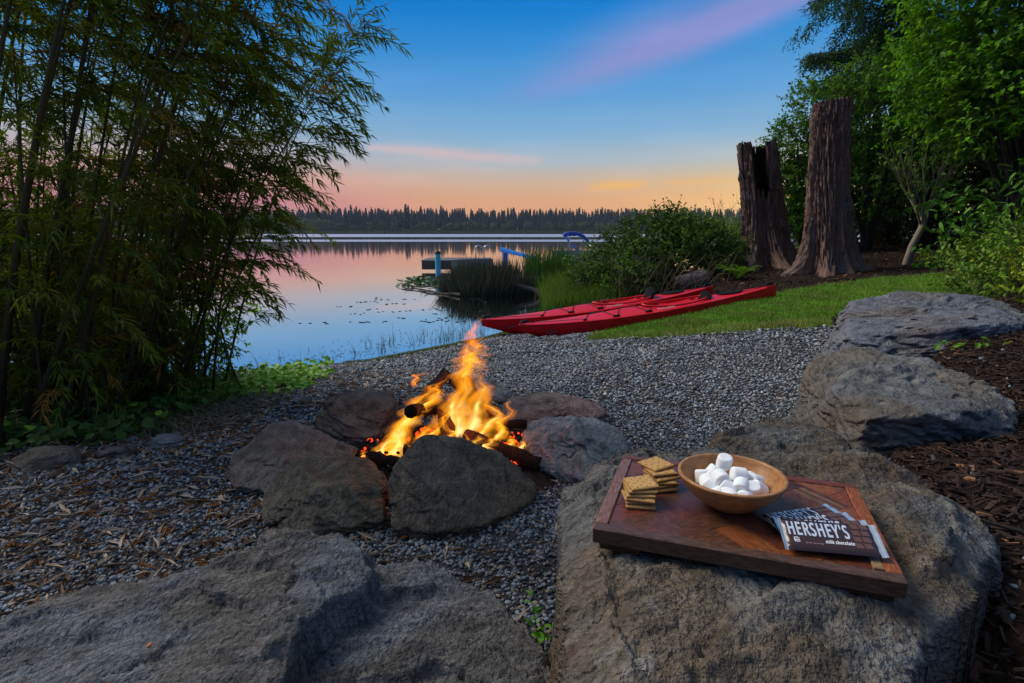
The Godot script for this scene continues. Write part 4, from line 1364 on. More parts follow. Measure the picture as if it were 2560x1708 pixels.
func make_bars() -> void:
	var BLn := 0.148
	var BW := 0.066
	# a wrapped bar: a pillow with soft edges, sealed foil ends, print
	var make := func(label: String) -> Node3D:
		var t := thing("chocolate_bar", label, "chocolate bar", Vector3.ZERO, 0.0, "wrapped chocolate bars fanned out on the board")
		var b := MB.new()
		var NX := 36
		var NZ := 16
		for side in 2:
			var first := b.v.size()
			for j in NZ + 1:
				for i in NX + 1:
					var x := (float(i) / NX - 0.5)
					var z := (float(j) / NZ - 0.5)
					var e := minf(0.5 - absf(x), (0.5 - absf(z)) * BW / BLn)
					var y := 0.0045 * pow(clampf(e * 16.0, 0, 1), 0.5)
					if side == 0:
						y += 0.0005 * nz.get_noise_2d(x * 14.0, z * 9.0) * clampf(e * 12, 0, 1) + 0.0005 * (1.0 - clampf(e * 9, 0, 1)) * sin(x * 60.0 + 3.0 * sin(z * 9.0))
					b.put(Vector3(x * BLn, y if side == 0 else -y, z * BW), Color.WHITE)
			for j in NZ:
				for i in NX:
					var k := first + j * (NX + 1) + i
					if side == 0:
						b.quad(k, k + NX + 1, k + NX + 2, k + 1)
					else:
						b.quad(k, k + 1, k + NX + 2, k + NX + 1)
		part("wrapper", b.mesh(), M.wrap, t)
		for s in [-1, 1]:
			var fb := MB.new()
			var n := 24
			var wd := 0.011 if s > 0 else 0.0065
			for j in n + 1:
				for i in 6:
					var x := i / 5.0
					var z := (float(j) / n - 0.5) * (BW + 0.002)
					fb.put(Vector3(s * (BLn / 2 - 0.001 + x * wd), 0.0004 + 0.0009 * sin(i * 2.4) + 0.0014 * nz.get_noise_2d(z * 50.0, s * 5.0) * x + 0.0022 * x * x, z), Color.WHITE)
			for j in n:
				for i in 5:
					var k := j * 6 + i
					if s > 0:
						fb.quad(k, k + 6, k + 7, k + 1)
					else:
						fb.quad(k, k + 1, k + 7, k + 6)
			part("foil_end", fb.mesh(), M.foil, t)
		# print: chocolate squares, lettering
		for r in 4:
			for q in 2:
				var pb := MB.new()
				var o := Vector2(0.0465 + q * 0.0150 - r * 0.0012, -0.0235 + r * 0.0135)
				var pl := PackedVector2Array([o + Vector2(-0.0074, -0.0058), o + Vector2(0.0054, -0.0058), o + Vector2(0.0076, 0.0058), o + Vector2(-0.0052, 0.0058)])
				prism(pb, pl, 0.0036, 0.00505, Color.WHITE, Vector2.RIGHT, 0.0012)
				part("printed_square", pb.mesh(false), M.wrap_choc, t)
		var tw := func(text: String, x: float, z: float, wid: float, hgt: float, mat: Material, bold := true) -> void:
			var m := words_mesh(text, bold, 0.02)
			var bb := m.get_aabb()
			var o := part("lettering", m, mat, t)
			var sx := wid / bb.size.x
			var sy := hgt / bb.size.y
			var c := bb.get_center()
			o.transform = Transform3D(Basis(Vector3(sx, 0, 0), Vector3(0, 0, -sy), Vector3(0, 1, 0)), Vector3(x - c.x * sx, 0.0052, z + c.y * sy))
		tw.call("HERSHEY'S", -0.0170, -0.0100, 0.100, 0.0300, M.silver_ink)
		tw.call("milk chocolate", 0.0130, 0.0140, 0.046, 0.0075, M.white_ink)
		tw.call("NET WT 1.55 OZ (43 g)", -0.0290, 0.0200, 0.028, 0.0030, M.pale_ink, false)
		var rb := MB.new()
		prism(rb, PackedVector2Array([Vector2(-0.0610, 0.0095), Vector2(-0.0585, 0.0080), Vector2(-0.0545, 0.0080), Vector2(-0.0520, 0.0095), Vector2(-0.0520, 0.0185), Vector2(-0.0610, 0.0185)]), 0.004, 0.0049, Color.WHITE, Vector2.RIGHT, 0.0002)
		part("calorie_badge", rb.mesh(false), M.white_ink, t)
		tw.call("210", -0.0565, 0.0115, 0.0066, 0.0036, M.wrap)
		tw.call("CALORIES", -0.0565, 0.0160, 0.0070, 0.0014, M.wrap)
		return t
	var deg := -19.7
	# [u, height, w, heading, pitch towards the viewer, words]
	var bars := [
		[0.124, 0.0050, 0.022, 35.0, 1.5, "lowest chocolate bar turned away under the others"],
		[0.138, 0.0135, 0.066, 27.0, 7.0, "second chocolate bar of the fan above the lowest"],
		[0.147, 0.0185, 0.096, 15.0, 16.0, "third chocolate bar just behind the front one"],
		[0.150, 0.0230, 0.119, 10.0, 22.0, "top chocolate bar in front with all its lettering showing"]]
	for q in bars:
		var o: Node3D = make.call(q[5])
		o.transform = Transform3D(Basis(Vector3.UP, deg_to_rad(deg + q[3])) * Basis(Vector3.RIGHT, deg_to_rad(q[4])), on(q[0], q[1], q[2]))

# ---------------------------------------------------------------- plants
const ORD := ["first", "second", "third", "fourth", "fifth", "sixth", "seventh", "eighth", "ninth", "tenth", "eleventh", "twelfth", "thirteenth", "fourteenth", "fifteenth", "sixteenth", "seventeenth", "eighteenth", "nineteenth", "twentieth"]

func ordinal(k: int) -> String:
	if k < 20:
		return ORD[k]
	var tens: String = ["twenty", "thirty", "forty", "fifty", "sixty", "seventy", "eighty", "ninety"][(k + 1) / 10 - 2]
	var one := (k + 1) % 10
	return tens + ("th" if one == 0 else "-" + ORD[one - 1]) if one else tens.replace("y", "ieth")

func cane(base: Vector3, mid: Vector3, tip: Vector3, r0: float, branches: int, lush: float, clear: float, label: String) -> void:
	var o := thing("bamboo_cane", label, "bamboo", base, 0.0, "canes of the bamboo clump")
	var path := PackedVector3Array()
	var rad := PackedFloat32Array()
	var n := 26
	for k in n + 1:
		var t := float(k) / n
		var p := base.lerp(mid, t).lerp(mid.lerp(tip, t), t)
		path.append(p - base)
		rad.append(r0 * (1.0 - 0.86 * t) * (1.12 if k % 2 == 0 else 0.97))
	var cb := MB.new()
	tube(cb, path, rad, 7, Color(0.022, 0.02, 0.014), Color(0.115, 0.104, 0.03))
	part("culm", cb.mesh(), M.cane, o)
	var bb := MB.new()
	var lb := MB.new()
	var lean := (tip - base)
	lean.y = 0
	lean = lean.normalized()
	for q in branches:
		var t := lerpf(clear, 1.0, pow(R.randf(), 0.8))
		var k := mini(int(t * n), n - 1)
		var p: Vector3 = path[k].lerp(path[k + 1], t * n - k)
		var ax: Vector3 = (path[k + 1] - path[k]).normalized()
		var side := rdir()
		side = (side - ax * side.dot(ax)).normalized()
		var d := (side * 1.0 + ax * 0.9 + lean * 0.35).normalized()
		var le := rf(0.22, 0.62) * (1.1 - 0.45 * t)
		var prev := p
		var steps := int(le / 0.045) + 2
		var col := Color(0.07, 0.125, 0.011).lerp(Color(0.175, 0.215, 0.018), R.randf())
		if R.randf() < 0.06:
			col = Color(0.276, 0.171, 0.03)
		for s in steps:
			d = (d + Vector3(0, -0.10, 0) + rdir() * 0.12).normalized()
			var nx := prev + d * le / steps
			if s % 2 == 0 or s == steps - 1:
				seg(bb, prev, nx, 0.0016, 0.0012, 3, Color(0.04, 0.04, 0.018))
			else:
				seg(bb, prev, nx, 0.0016, 0.0012, 3, Color(0.04, 0.04, 0.018))
			if s > 0:
				for m in 3 + (1 if R.randf() < lush else 0):
					var ld := (d * 0.8 + rdir() * 0.75 + Vector3(0, -0.35, 0) + lean * 0.25).normalized()
					var up := (Vector3.UP + rdir() * 0.7).normalized()
					var cc := col * rf(0.7, 1.35)
					cc.a = 1
					leaf(lb, nx, ld, up, rf(0.05, 0.105), rf(0.009, 0.014), cc)
			prev = nx
	part("branch", bb.mesh(), M.wood_stem, o).set_meta("kind", "stuff")
	part("foliage", lb.mesh(false), M.leaf, o).set_meta("kind", "stuff")

func make_bamboo() -> void:
	# canes that show: [base x, base z, tip x, tip y, tip z, foot radius, how far the middle stands up]
	var l := [
		[-2.72, -3, -1.02, 3, -3.1, 0.017, 0.62], [-2.48, -3.35, -1.22, 2.7, -3.5, 0.012, 0.62], [-2.98, -2.85, -1.95, 3.1, -2.9, 0.02, 0.66], [-2.8, -2.9, -1.7, 3.2, -3, 0.018, 0.62], [-2.62, -3.1, -1.35, 3.1, -3.2, 0.016, 0.64], [-3.05, -3, -2.45, 3.2, -2.9, 0.022, 0.66], [-2.9, -3.2, -1.85, 3.3, -3.3, 0.017, 0.6], [-2.66, -3.3, -1.65, 2.9, -3.4, 0.013, 0.62],
		[-2.43, -3.95, -1, 2.36, -3.9, 0.011, 0.75], [-2.48, -3.9, -1.1, 2.1, -3.9, 0.012, 0.75], [-2.38, -4.1, -1.2, 1.9, -4, 0.01, 0.7], [-2.2, -4, -1.66, 1.8, -3.9, 0.01, 0.7],
		[-2.35, -4.2, -2.08, 1.56, -4, 0.009, 0.65], [-2.58, -4, -2.16, 1.34, -4, 0.009, 0.6], [-2.1, -4.3, -2.35, 1.35, -3.9, 0.008, 0.65], [-2.25, -4.1, -2.86, 0.92, -4, 0.008, 0.55],
		[-2.4, -3.9, -2.56, 0.64, -3.8, 0.008, 0.55], [-2.68, -4, -1.47, 2.7, -4, 0.013, 0.8], [-2.73, -3.8, -1.77, 3.05, -3.9, 0.015, 0.8], [-2.58, -3.6, -1.12, 2.75, -3.8, 0.014, 0.75],
		[-2.6, -3.5, -1.99, 2.2, -3.5, 0.012, 0.8], [-2.63, -3.4, -1.27, 3.1, -3.6, 0.019, 0.7], [-2.93, -3.4, -1.97, 3.2, -3.4, 0.019, 0.8], [-2.5, -3.2, -2.44, 2.3, -3.4, 0.012, 0.85],
		[-2.83, -2.95, -1.87, 3, -3.2, 0.02, 0.75], [-2.6, -3, -2.58, 2.2, -3.2, 0.011, 0.9], [-3, -3.1, -2.52, 3.3, -3.2, 0.022, 0.85], [-2.7, -2.85, -2.47, 2.8, -2.9, 0.016, 0.9],
		[-2.9, -2.9, -2.77, 3.1, -3, 0.024, 0.9], [-3.2, -3.3, -2.72, 2.9, -3.4, 0.016, 0.85], [-3.13, -3.6, -2.34, 2.6, -3.7, 0.014, 0.8], [-3.28, -3.9, -2.42, 2.9, -4, 0.016, 0.8],
		[-2.98, -4.3, -1.84, 2.2, -4.3, 0.012, 0.75], [-3.48, -4.3, -2.64, 2.4, -4.4, 0.014, 0.8], [-3.5, -4, -2.92, 3, -4, 0.018, 0.9], [-3.4, -3.5, -3.08, 2.5, -3.5, 0.014, 0.9],
		[-2.7, -4.6, -2.5, 1.7, -4.5, 0.01, 0.7], [-3.18, -4.7, -2.42, 1.9, -4.7, 0.012, 0.75], [-3.6, -4.6, -3.14, 2.2, -4.6, 0.013, 0.85], [-3.7, -3.2, -3.22, 2.7, -3.3, 0.016, 0.9],
		[-2.55, -4.4, -3, 1.15, -4.4, 0.008, 0.65], [-2.45, -3.3, -2.75, 1.5, -3.5, 0.009, 0.8], [-2.8, -3.2, -3.15, 1.6, -3.4, 0.009, 0.9], [-2.95, -3, -3.18, 1.7, -3.1, 0.01, 0.9],
		[-3.2, -3, -3.13, 2.3, -3, 0.014, 0.95], [-3.1, -4.5, -3.3, 1.5, -4.6, 0.009, 0.8], [-3.6, -4.2, -3.68, 1.8, -4.3, 0.012, 0.9], [-4.08, -5, -3.34, 2, -5, 0.013, 0.9],
		[-2.68, -4.5, -1.49, 2.5, -4.4, 0.011, 0.75], [-2.55, -4.2, -2.03, 1.85, -4.2, 0.01, 0.7], [-2.98, -3.6, -1.69, 2.3, -3.7, 0.012, 0.75], [-2.58, -3.7, -1.49, 2.15, -3.7, 0.01, 0.72], [-3.68, -3.7, -2.52, 3.4, -3.8, 0.02, 0.8],
		[-2.38, -4.5, -1.29, 2.35, -4.4, 0.01, 0.72], [-2.2, -4.4, -2.5, 1.6, -4.3, 0.009, 0.7], [-2.5, -3.9, -2.48, 1.8, -4, 0.01, 0.75], [-3.1, -3.6, -2.82, 1.9, -3.7, 0.01, 0.85],
		[-2.85, -3.49, -1.72, 3.2, -3.35, 0.012, 0.71], [-2.69, -3.43, -2.53, 1.2, -3.27, 0.008, 0.69], [-3.3, -3.87, -2.8, 2.3, -3.77, 0.01, 0.64], [-2.56, -4.16, -1.26, 3.2, -4.3, 0.011, 0.63], [-3.7, -3.24, -3.48, 1.2, -3.06, 0.008, 0.63], [-3.22, -4.52, -2.3, 2.8, -4.65, 0.014, 0.64], [-2.54, -4.17, -2.64, 0.9, -4.31, 0.008, 0.61], [-3.34, -3.75, -3.33, 0.9, -3.67, 0.007, 0.67], [-3.33, -3.58, -3.25, 1.2, -3.49, 0.007, 0.8], [-3.57, -3.48, -2.74, 3.2, -3.46, 0.01, 0.68], [-2.59, -4.04, -1.85, 2.8, -3.86, 0.008, 0.75], [-2.58, -3.11, -2.25, 1.5, -2.95, 0.009, 0.69], [-2.99, -3.42, -2.36, 1.5, -3.6, 0.014, 0.62], [-3.29, -3.74, -3.28, 1.2, -3.57, 0.011, 0.66], [-3.32, -4.56, -3.3, 0.9, -4.47, 0.009, 0.7], [-2.74, -4.75, -1.97, 2.3, -4.78, 0.009, 0.72], [-2.61, -4.03, -2.19, 1.9, -3.84, 0.011, 0.76], [-3.2, -4.51, -2.32, 2.8, -4.65, 0.013, 0.68], [-3.5, -4.19, -3.38, 0.9, -4.27, 0.01, 0.8], [-2.58, -3.05, -1.72, 1.9, -2.97, 0.009, 0.65], [-3.14, -3.19, -3.22, 0.9, -2.99, 0.014, 0.73], [-3.1, -4.26, -3.14, 0.9, -4.25, 0.011, 0.7], [-3.62, -3.39, -3.2, 1.5, -3.32, 0.012, 0.67], [-2.75, -4.37, -2.37, 1.9, -4.17, 0.012, 0.79], [-3.19, -4.56, -2.63, 3.2, -4.54, 0.009, 0.73], [-3.04, -3.35, -1.99, 2.8, -3.41, 0.009, 0.67]]
	l.sort_custom(func(a, b): return a[2] > b[2])
	for k in l.size():
		var q: Array = l[k]
		var base := Vector3(q[0], hy(q[0], q[1]) - 0.02, q[1])
		var tip := Vector3(q[2], q[3], q[4])
		var mid := base.lerp(tip, 0.42)
		mid.y = lerpf(base.y, tip.y, q[6] * 0.84)
		mid += Vector3(rf(-0.05, 0.05), 0, rf(-0.1, 0.1))
		var thick := "thick dark" if q[5] > 0.0155 else ("slender dark" if q[5] > 0.0105 else "thin leafy")
		var out: float = q[2] - q[0]
		var how := "arching far out over the water" if out > 0.85 else ("leaning towards the lake" if out > 0.55 else "standing nearly upright")
		cane(base, mid, tip, q[5], (38 if out > 0.5 else 30) if q[3] > 1.5 else 40, 0.4, (0.62 if q[1] > -3.65 and q[5] > 0.0105 else 0.30) if q[3] > 1.5 else 0.08, "%s bamboo cane %s, %s from the lake side" % [thick, how, ordinal(k)])

func leaf_mass(b: MB, wood: MB, blobs: Array, per_m2: float, ls: float, lw: float, ca: Color, cb: Color, droop: float, round_ := true, fill := 0.55, flat := 1.0) -> void:     # twigs of leaves through ball-shaped volumes [x, y, z, radius]
	for q in blobs:
		var c := Vector3(q[0], q[1], q[2])
		var r: float = q[3]
		var count := int(per_m2 * r * r * 12.0)
		for n in count:
			var d := rdir()
			if d.y < -0.3 and R.randf() < 0.5:
				d.y = -d.y
			var rr := r * pow(rf(fill * fill * fill, 1.0), 0.333)
			rr *= 1.0 + 0.45 * nz.get_noise_3dv((c + d * r) * 1.7)
			var p := c + d * rr * Vector3(1.0, 0.9, 1.0)
			var tw := ((d + rdir() * 0.8) * Vector3(1, flat, 1) + Vector3(0, 0.25 - droop, 0) * flat).normalized()
			var tl := ls * rf(2.5, 5.0)
			if wood:
				seg(wood, p - tw * tl * 0.3, p + tw * tl, 0.003, 0.0015, 3, Color(0.05, 0.04, 0.025))
			var col := ca.lerp(cb, clampf(0.5 + 0.9 * nz.get_noise_3dv(p * 1.4) + rf(-0.3, 0.3), 0, 1))
			for k in 7:
				var t := (k + 0.5) / 7.0
				var ld := (tw * 0.5 + rdir() + Vector3(0, -droop, 0)).normalized()
				var up := (Vector3.UP * 0.8 + d * 0.3 + rdir() * 0.7 * flat).normalized()
				if flat < 1.0:
					ld = (ld * Vector3(1, flat, 1) + Vector3(0, -0.15, 0)).normalized()
				var cc := col * rf(0.75, 1.3)
				cc.a = 1
				if round_:
					broad(b, p + tw * tl * t, ld, up, ls * rf(0.7, 1.25), lw * rf(0.8, 1.2), cc)
				else:
					leaf(b, p + tw * tl * t, ld, up, ls * rf(0.7, 1.25), lw * rf(0.8, 1.2), cc)

func limb(b: MB, p: Vector3, d: Vector3, le: float, r: float, depth: int, col: Color, ends: Array, spread := 0.7, up := 0.15) -> void:
	var path := PackedVector3Array([p])
	var rad := PackedFloat32Array([r])
	var q := p
	for k in 5:
		d = (d + rdir() * 0.14 + Vector3(0, up * 0.3, 0)).normalized()
		q += d * le / 5.0
		path.append(q)
		rad.append(r * (1.0 - 0.09 * (k + 1)))
	tube(b, path, rad, 6 if r > 0.015 else 4, col)
	ends.append(q)
	if depth > 0:
		for k in 2 + (1 if R.randf() < 0.5 else 0):
			limb(b, path[rf(2, 5.9)], (d + rdir() * spread + Vector3(0, up, 0)).normalized(), le * rf(0.55, 0.85), r * 0.55, depth - 1, col, ends, spread, up)

func tree(called: String, label: String, cat: String, group: String, base: Vector3, blobs: Array, per: float, ls: float, lw: float, ca: Color, cb: Color, droop: float, mat: Material, round_ := true, trunk := 0.09, fill := 0.55, flat := 1.0) -> Node3D:
	var o := thing(called, label, cat, base, 0.0, group)
	var wb := MB.new()
	var fork := Vector3(0, 0.4, 0)
	if trunk > 0:
		for q in blobs:
			var e := Vector3(q[0], q[1], q[2]) - base
			var m := fork.lerp(e, 0.5) + Vector3(0, 0.2 * e.y * 0.3, 0) + rdir() * 0.1
			tube(wb, PackedVector3Array([Vector3(0, -0.1, 0), Vector3(e.x * 0.08, minf(e.y, 0.5) * 0.5, e.z * 0.08), m, e]), PackedFloat32Array([trunk, trunk * 0.8, trunk * 0.45, trunk * 0.15]), 7, Color(0.05, 0.042, 0.034))
		part("trunk", wb.mesh(), M.wood_stem, o)
	var b := MB.new()
	var tw := MB.new()
	var local := []
	for q in blobs:
		local.append([q[0] - base.x, q[1] - base.y, q[2] - base.z, q[3]])
	leaf_mass(b, tw, local, per, ls, lw, ca, cb, droop, round_, fill, flat)
	part("twigs", tw.mesh(false), M.wood_stem, o).set_meta("kind", "stuff")
	part("foliage", b.mesh(false), mat, o).set_meta("kind", "stuff")
	return o

func make_trees() -> void:
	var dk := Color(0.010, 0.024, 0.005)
	# broadleaved trees behind the stumps
	tree("broadleaf_tree", "small leaved tree behind the two cedar stumps", "tree", "", Vector3(7.2, 0.5, -14.2), [[6.71, 3.09, -14.0, 0.62], [7.01, 2.1, -14.0, 0.8], [6.4, 2.3, -14.0, 0.42], [7.13, 0.98, -14.0, 0.75], [6.5, 1.4, -14.1, 0.5], [7.08, 3.76, -13.6, 0.75], [6.25, 2.75, -14.0, 0.36], [6.75, 1.6, -14.0, 0.6], [6.6, 2.9, -13.9, 0.5]], 52.0, 0.07, 0.05, Color(0.0418, 0.108, 0.012), Color(0.104, 0.228, 0.018), 0.15, M.leaf)
	tree("broadleaf_tree", "spreading green tree between the tall stump and the maple", "tree", "", Vector3(8.4, 0.6, -13.6), [[8.02, 3.3, -13.5, 1.1], [8.16, 2.16, -13.5, 1.1], [8.5, 3.75, -13.0, 1.1], [8.77, 2.49, -13.0, 1.1], [7.78, 4.2, -13.0, 0.7], [7.4, 2.9, -13.6, 0.7]], 32.0, 0.075, 0.052, Color(0.038, 0.114, 0.012), Color(0.104, 0.245, 0.018), 0.2, M.leaf)
	tree("maple_tree", "bright green maple hanging over the glossy shrub", "tree", "", Vector3(8.6, 0.6, -9.5), [[6.69, 4.01, -9.0, 0.83], [6.92, 3.85, -8.5, 0.72], [6.98, 3.42, -9.5, 0.8], [6.95, 3.0, -8.5, 0.8], [7.09, 2.95, -10.0, 0.6], [7.45, 2.75, -9.5, 0.6], [6.81, 3.81, -10.0, 0.54], [6.65, 4.7, -9.0, 0.83], [7.45, 3.22, -8.0, 0.9], [7.8, 4.6, -8.4, 1.1]], 40.0, 0.085, 0.055, Color(0.04, 0.13, 0.006), Color(0.14, 0.34, 0.014), 0.3, M.leaf, true, 0.09, 0.45, 0.45)
	# the cedar whose sprays hang into the sky
	var ce := thing("cedar_tree", "tall cedar whose dark drooping sprays hang above the stumps", "tree", Vector3(9.4, 0.6, -14.6))
	var tb := MB.new()
	tube(tb, PackedVector3Array([Vector3(0, -0.2, 0), Vector3(0.05, 3, 0), Vector3(0, 8.5, 0)]), PackedFloat32Array([0.34, 0.26, 0.12]), 12, Color(0.07, 0.05, 0.04))
	part("trunk", tb.mesh(), M.bark, ce)
	var sb := MB.new()
	var wb := MB.new()
	for q in 64:
		var y := rf(3.9, 7.8)
		var a := rf(PI * 0.62, PI * 1.75)
		var e := Vector3(cos(a), 0, -sin(a) * 0.6) * rf(1.4, 3.3) * clampf(0.42 + (y - 3.9) * 0.28, 0.3, 1.0)
		var top := Vector3(0, y, 0)
		var prev := top
		for k in 16:
			var t := (k + 1) / 16.0
			var p := top + e * t + Vector3(0, -0.5 * t * t + 0.12 * sin(t * 9.0 + q), 0)
			seg(wb, prev, p, 0.03 * (1.1 - t), 0.03 * (1.05 - t), 4, Color(0.05, 0.035, 0.03))
			if t > 0.15:
				for m in 7:
					var o2 := p + Vector3(rf(-0.16, 0.16), rf(-0.03, 0.05), rf(-0.16, 0.16))
					var hang := rf(0.2, 0.55)
					var col := Color(0.019, 0.0525, 0.027).lerp(Color(0.057, 0.114, 0.045), R.randf())
					var dd := (Vector3(0, -1, 0) + e.normalized() * 0.35 + rdir() * 0.3).normalized()
					for w in 9:
						var s := w / 9.0
						var at := o2 + dd * hang * s
						var sd := (dd * 0.7 + rdir() * 0.8).normalized()
						var cc := col * rf(0.7, 1.3)
						cc.a = 1
						leaf(sb, at, sd, (rdir() + Vector3(0, 0, 1)).normalized(), rf(0.07, 0.15), rf(0.018, 0.035), cc)
			prev = p
	part("limb", wb.mesh(), M.bark, ce).set_meta("kind", "stuff")
	part("foliage", sb.mesh(false), M.leaf, ce).set_meta("kind", "stuff")
	# the shaded wood behind
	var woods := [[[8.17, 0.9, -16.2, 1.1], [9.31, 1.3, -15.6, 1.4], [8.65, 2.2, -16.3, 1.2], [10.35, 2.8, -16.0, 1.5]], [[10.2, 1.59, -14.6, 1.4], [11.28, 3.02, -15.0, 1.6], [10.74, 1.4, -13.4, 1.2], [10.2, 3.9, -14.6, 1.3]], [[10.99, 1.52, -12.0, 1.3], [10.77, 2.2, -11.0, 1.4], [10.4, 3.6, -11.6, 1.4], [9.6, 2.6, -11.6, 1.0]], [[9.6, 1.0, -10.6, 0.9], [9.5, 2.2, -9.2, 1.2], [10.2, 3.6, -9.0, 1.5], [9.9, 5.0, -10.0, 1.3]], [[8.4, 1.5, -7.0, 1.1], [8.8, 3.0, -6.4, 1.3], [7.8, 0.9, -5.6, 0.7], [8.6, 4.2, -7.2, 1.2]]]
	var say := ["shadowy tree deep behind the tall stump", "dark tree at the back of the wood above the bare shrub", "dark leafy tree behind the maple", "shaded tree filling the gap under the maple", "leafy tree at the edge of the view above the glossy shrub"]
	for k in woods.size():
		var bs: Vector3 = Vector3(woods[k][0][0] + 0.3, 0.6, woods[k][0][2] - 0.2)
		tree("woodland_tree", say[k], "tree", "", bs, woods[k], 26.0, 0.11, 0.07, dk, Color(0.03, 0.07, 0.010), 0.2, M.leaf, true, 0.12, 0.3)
	# big single laurel leaves in the dark of the wood
	tree("laurel_shrub", "laurel with large glossy leaves in the shade under the maple", "shrub", "", Vector3(7.3, 0.55, -8.9), [[6.88, 1.45, -9.0, 0.3], [7.11, 1.15, -8.5, 0.36], [6.98, 0.85, -8.5, 0.36], [6.95, 1.5, -8.0, 0.3], [6.99, 0.8, -9.2, 0.3], [7.5, 1.2, -8.0, 0.5]], 13.0, 0.14, 0.06, Color(0.038, 0.123, 0.012), Color(0.114, 0.28, 0.0225), 0.35, M.gloss_leaf, true, 0.02, 0.2)
	# glossy evergreen shrub by the boulders
	var rh := tree("evergreen_shrub", "glossy evergreen shrub with yellow green and bronze leaves by the boulders", "shrub", "", Vector3(5.2, 0.4, -5.8), [[5.2, 0.62, -6.7, 0.26], [5.16, 0.72, -6.2, 0.33], [4.96, 0.78, -5.6, 0.33], [4.72, 0.5, -5.75, 0.26], [4.56, 0.55, -5.2, 0.30], [4.7, 0.74, -5.0, 0.33], [5.5, 0.85, -6.0, 0.4]], 62.0, 0.062, 0.030, Color(0.035, 0.10, 0.010), Color(0.17, 0.30, 0.016), -0.1, M.gloss_leaf, true, 0.012, 0.35)
	var red := MB.new()
	leaf_mass(red, null, [[-0.25, 0.42, 0.2, 0.22], [-0.1, 0.35, -0.5, 0.2], [-0.4, 0.22, 0.5, 0.2]], 9.0, 0.055, 0.022, Color(0.24, 0.05, 0.015), Color(0.45, 0.228, 0.0225), -0.1, true, 0.8)
	part("bronze_leaves", red.mesh(false), M.gloss_leaf, rh).set_meta("kind", "stuff")
	tree("evergreen_shrub", "low yellow green shrub leaning over the layered boulder", "shrub", "", Vector3(4.3, 0.4, -4.3), [[3.86, 0.58, -4.25, 0.17], [4.0, 0.66, -4.05, 0.22], [4.25, 0.72, -4.3, 0.28], [3.75, 0.52, -3.85, 0.14], [4.1, 0.5, -3.8, 0.2]], 58.0, 0.066, 0.028, Color(0.05, 0.13, 0.008), Color(0.30, 0.36, 0.016), -0.05, M.gloss_leaf, true, 0.01, 0.35)
	# leafy sprig reaching over the layered boulder's dark front
	var sp := MB.new()
	var sw := MB.new()
	tube(sw, PackedVector3Array([Vector3(0.5, 0, 0), Vector3(0.2, 0.05, 0.02), Vector3(-0.12, 0.04, 0.05)]), PackedFloat32Array([0.004, 0.003, 0.0015]), 5, Color(0.06, 0.05, 0.03))
	for q in [[0.28, 0.045], [0.2, 0.05], [0.12, 0.05], [0.04, 0.048], [-0.04, 0.045], [-0.12, 0.04], [0.16, 0.05], [-0.08, 0.04]]:
		broad(sp, Vector3(q[0], q[1], 0.03), (Vector3(-0.6, rf(-0.4, 0.5), rf(-0.8, 0.8))).normalized(), Vector3(0.1, 1, 0.2).normalized(), rf(0.07, 0.10), 0.036, Color(0.152, 0.35, 0.018) * rf(0.7, 1.2))
	var spo := thing("leafy_sprig", "thin sprig of green leaves reaching in front of the layered boulder", "sprig", Vector3(2.62, 0.40, -3.30))
	part("stem", sw.mesh(), M.wood_stem, spo)
	part("foliage", sp.mesh(false), M.leaf, spo)
	# bare shrub with a crooked pale trunk
	var bo := thing("bare_shrub", "crooked pale trunked shrub with bare upright twigs beside the tall stump", "shrub", Vector3(7.0, hy(7.0, -10.0), -10.0))
	var bb := MB.new()
	tube(bb, PackedVector3Array([Vector3(-0.12, -0.1, 0), Vector3(-0.05, 0.3, 0), Vector3(0.08, 0.62, 0), Vector3(0.1, 0.95, 0)]), PackedFloat32Array([0.075, 0.06, 0.06, 0.05]), 9, Color(0.2, 0.17, 0.12))
	var ends := []
	for k in 9:
		limb(bb, Vector3(0.08, rf(0.6, 0.95), 0), Vector3(rf(-0.7, 0.6), 1.0, rf(-0.4, 0.4)).normalized(), rf(0.6, 1.0), 0.022, 2, Color(0.14, 0.13, 0.075), ends, 0.6, 0.2)
	part("trunk", bb.mesh(), M.wood_stem, bo)
	var bl := MB.new()
	for e in ends:
		if R.randf() < 0.6:
			for k in 4:
				broad(bl, e + rdir() * 0.08, rdir(), (Vector3.UP + rdir() * 0.6).normalized(), 0.09, 0.05, Color(0.095, 0.228, 0.018) * rf(0.6, 1.3))
	part("foliage", bl.mesh(false), M.leaf, bo).set_meta("kind", "stuff")
	# bush between lake and stumps
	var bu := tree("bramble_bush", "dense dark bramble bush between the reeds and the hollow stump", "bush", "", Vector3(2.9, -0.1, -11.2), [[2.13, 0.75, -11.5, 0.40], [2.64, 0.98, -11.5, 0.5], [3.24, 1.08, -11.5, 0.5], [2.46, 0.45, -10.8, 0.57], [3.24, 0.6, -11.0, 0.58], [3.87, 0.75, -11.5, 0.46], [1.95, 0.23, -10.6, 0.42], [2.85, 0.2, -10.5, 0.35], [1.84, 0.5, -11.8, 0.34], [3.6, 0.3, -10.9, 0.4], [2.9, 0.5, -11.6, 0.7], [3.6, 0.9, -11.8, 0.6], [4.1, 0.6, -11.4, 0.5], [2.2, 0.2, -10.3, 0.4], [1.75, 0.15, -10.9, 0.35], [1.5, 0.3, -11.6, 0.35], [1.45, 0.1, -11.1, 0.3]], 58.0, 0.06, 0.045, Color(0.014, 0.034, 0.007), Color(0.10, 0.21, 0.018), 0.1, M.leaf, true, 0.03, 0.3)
	var shoots := MB.new()
	var sl := MB.new()
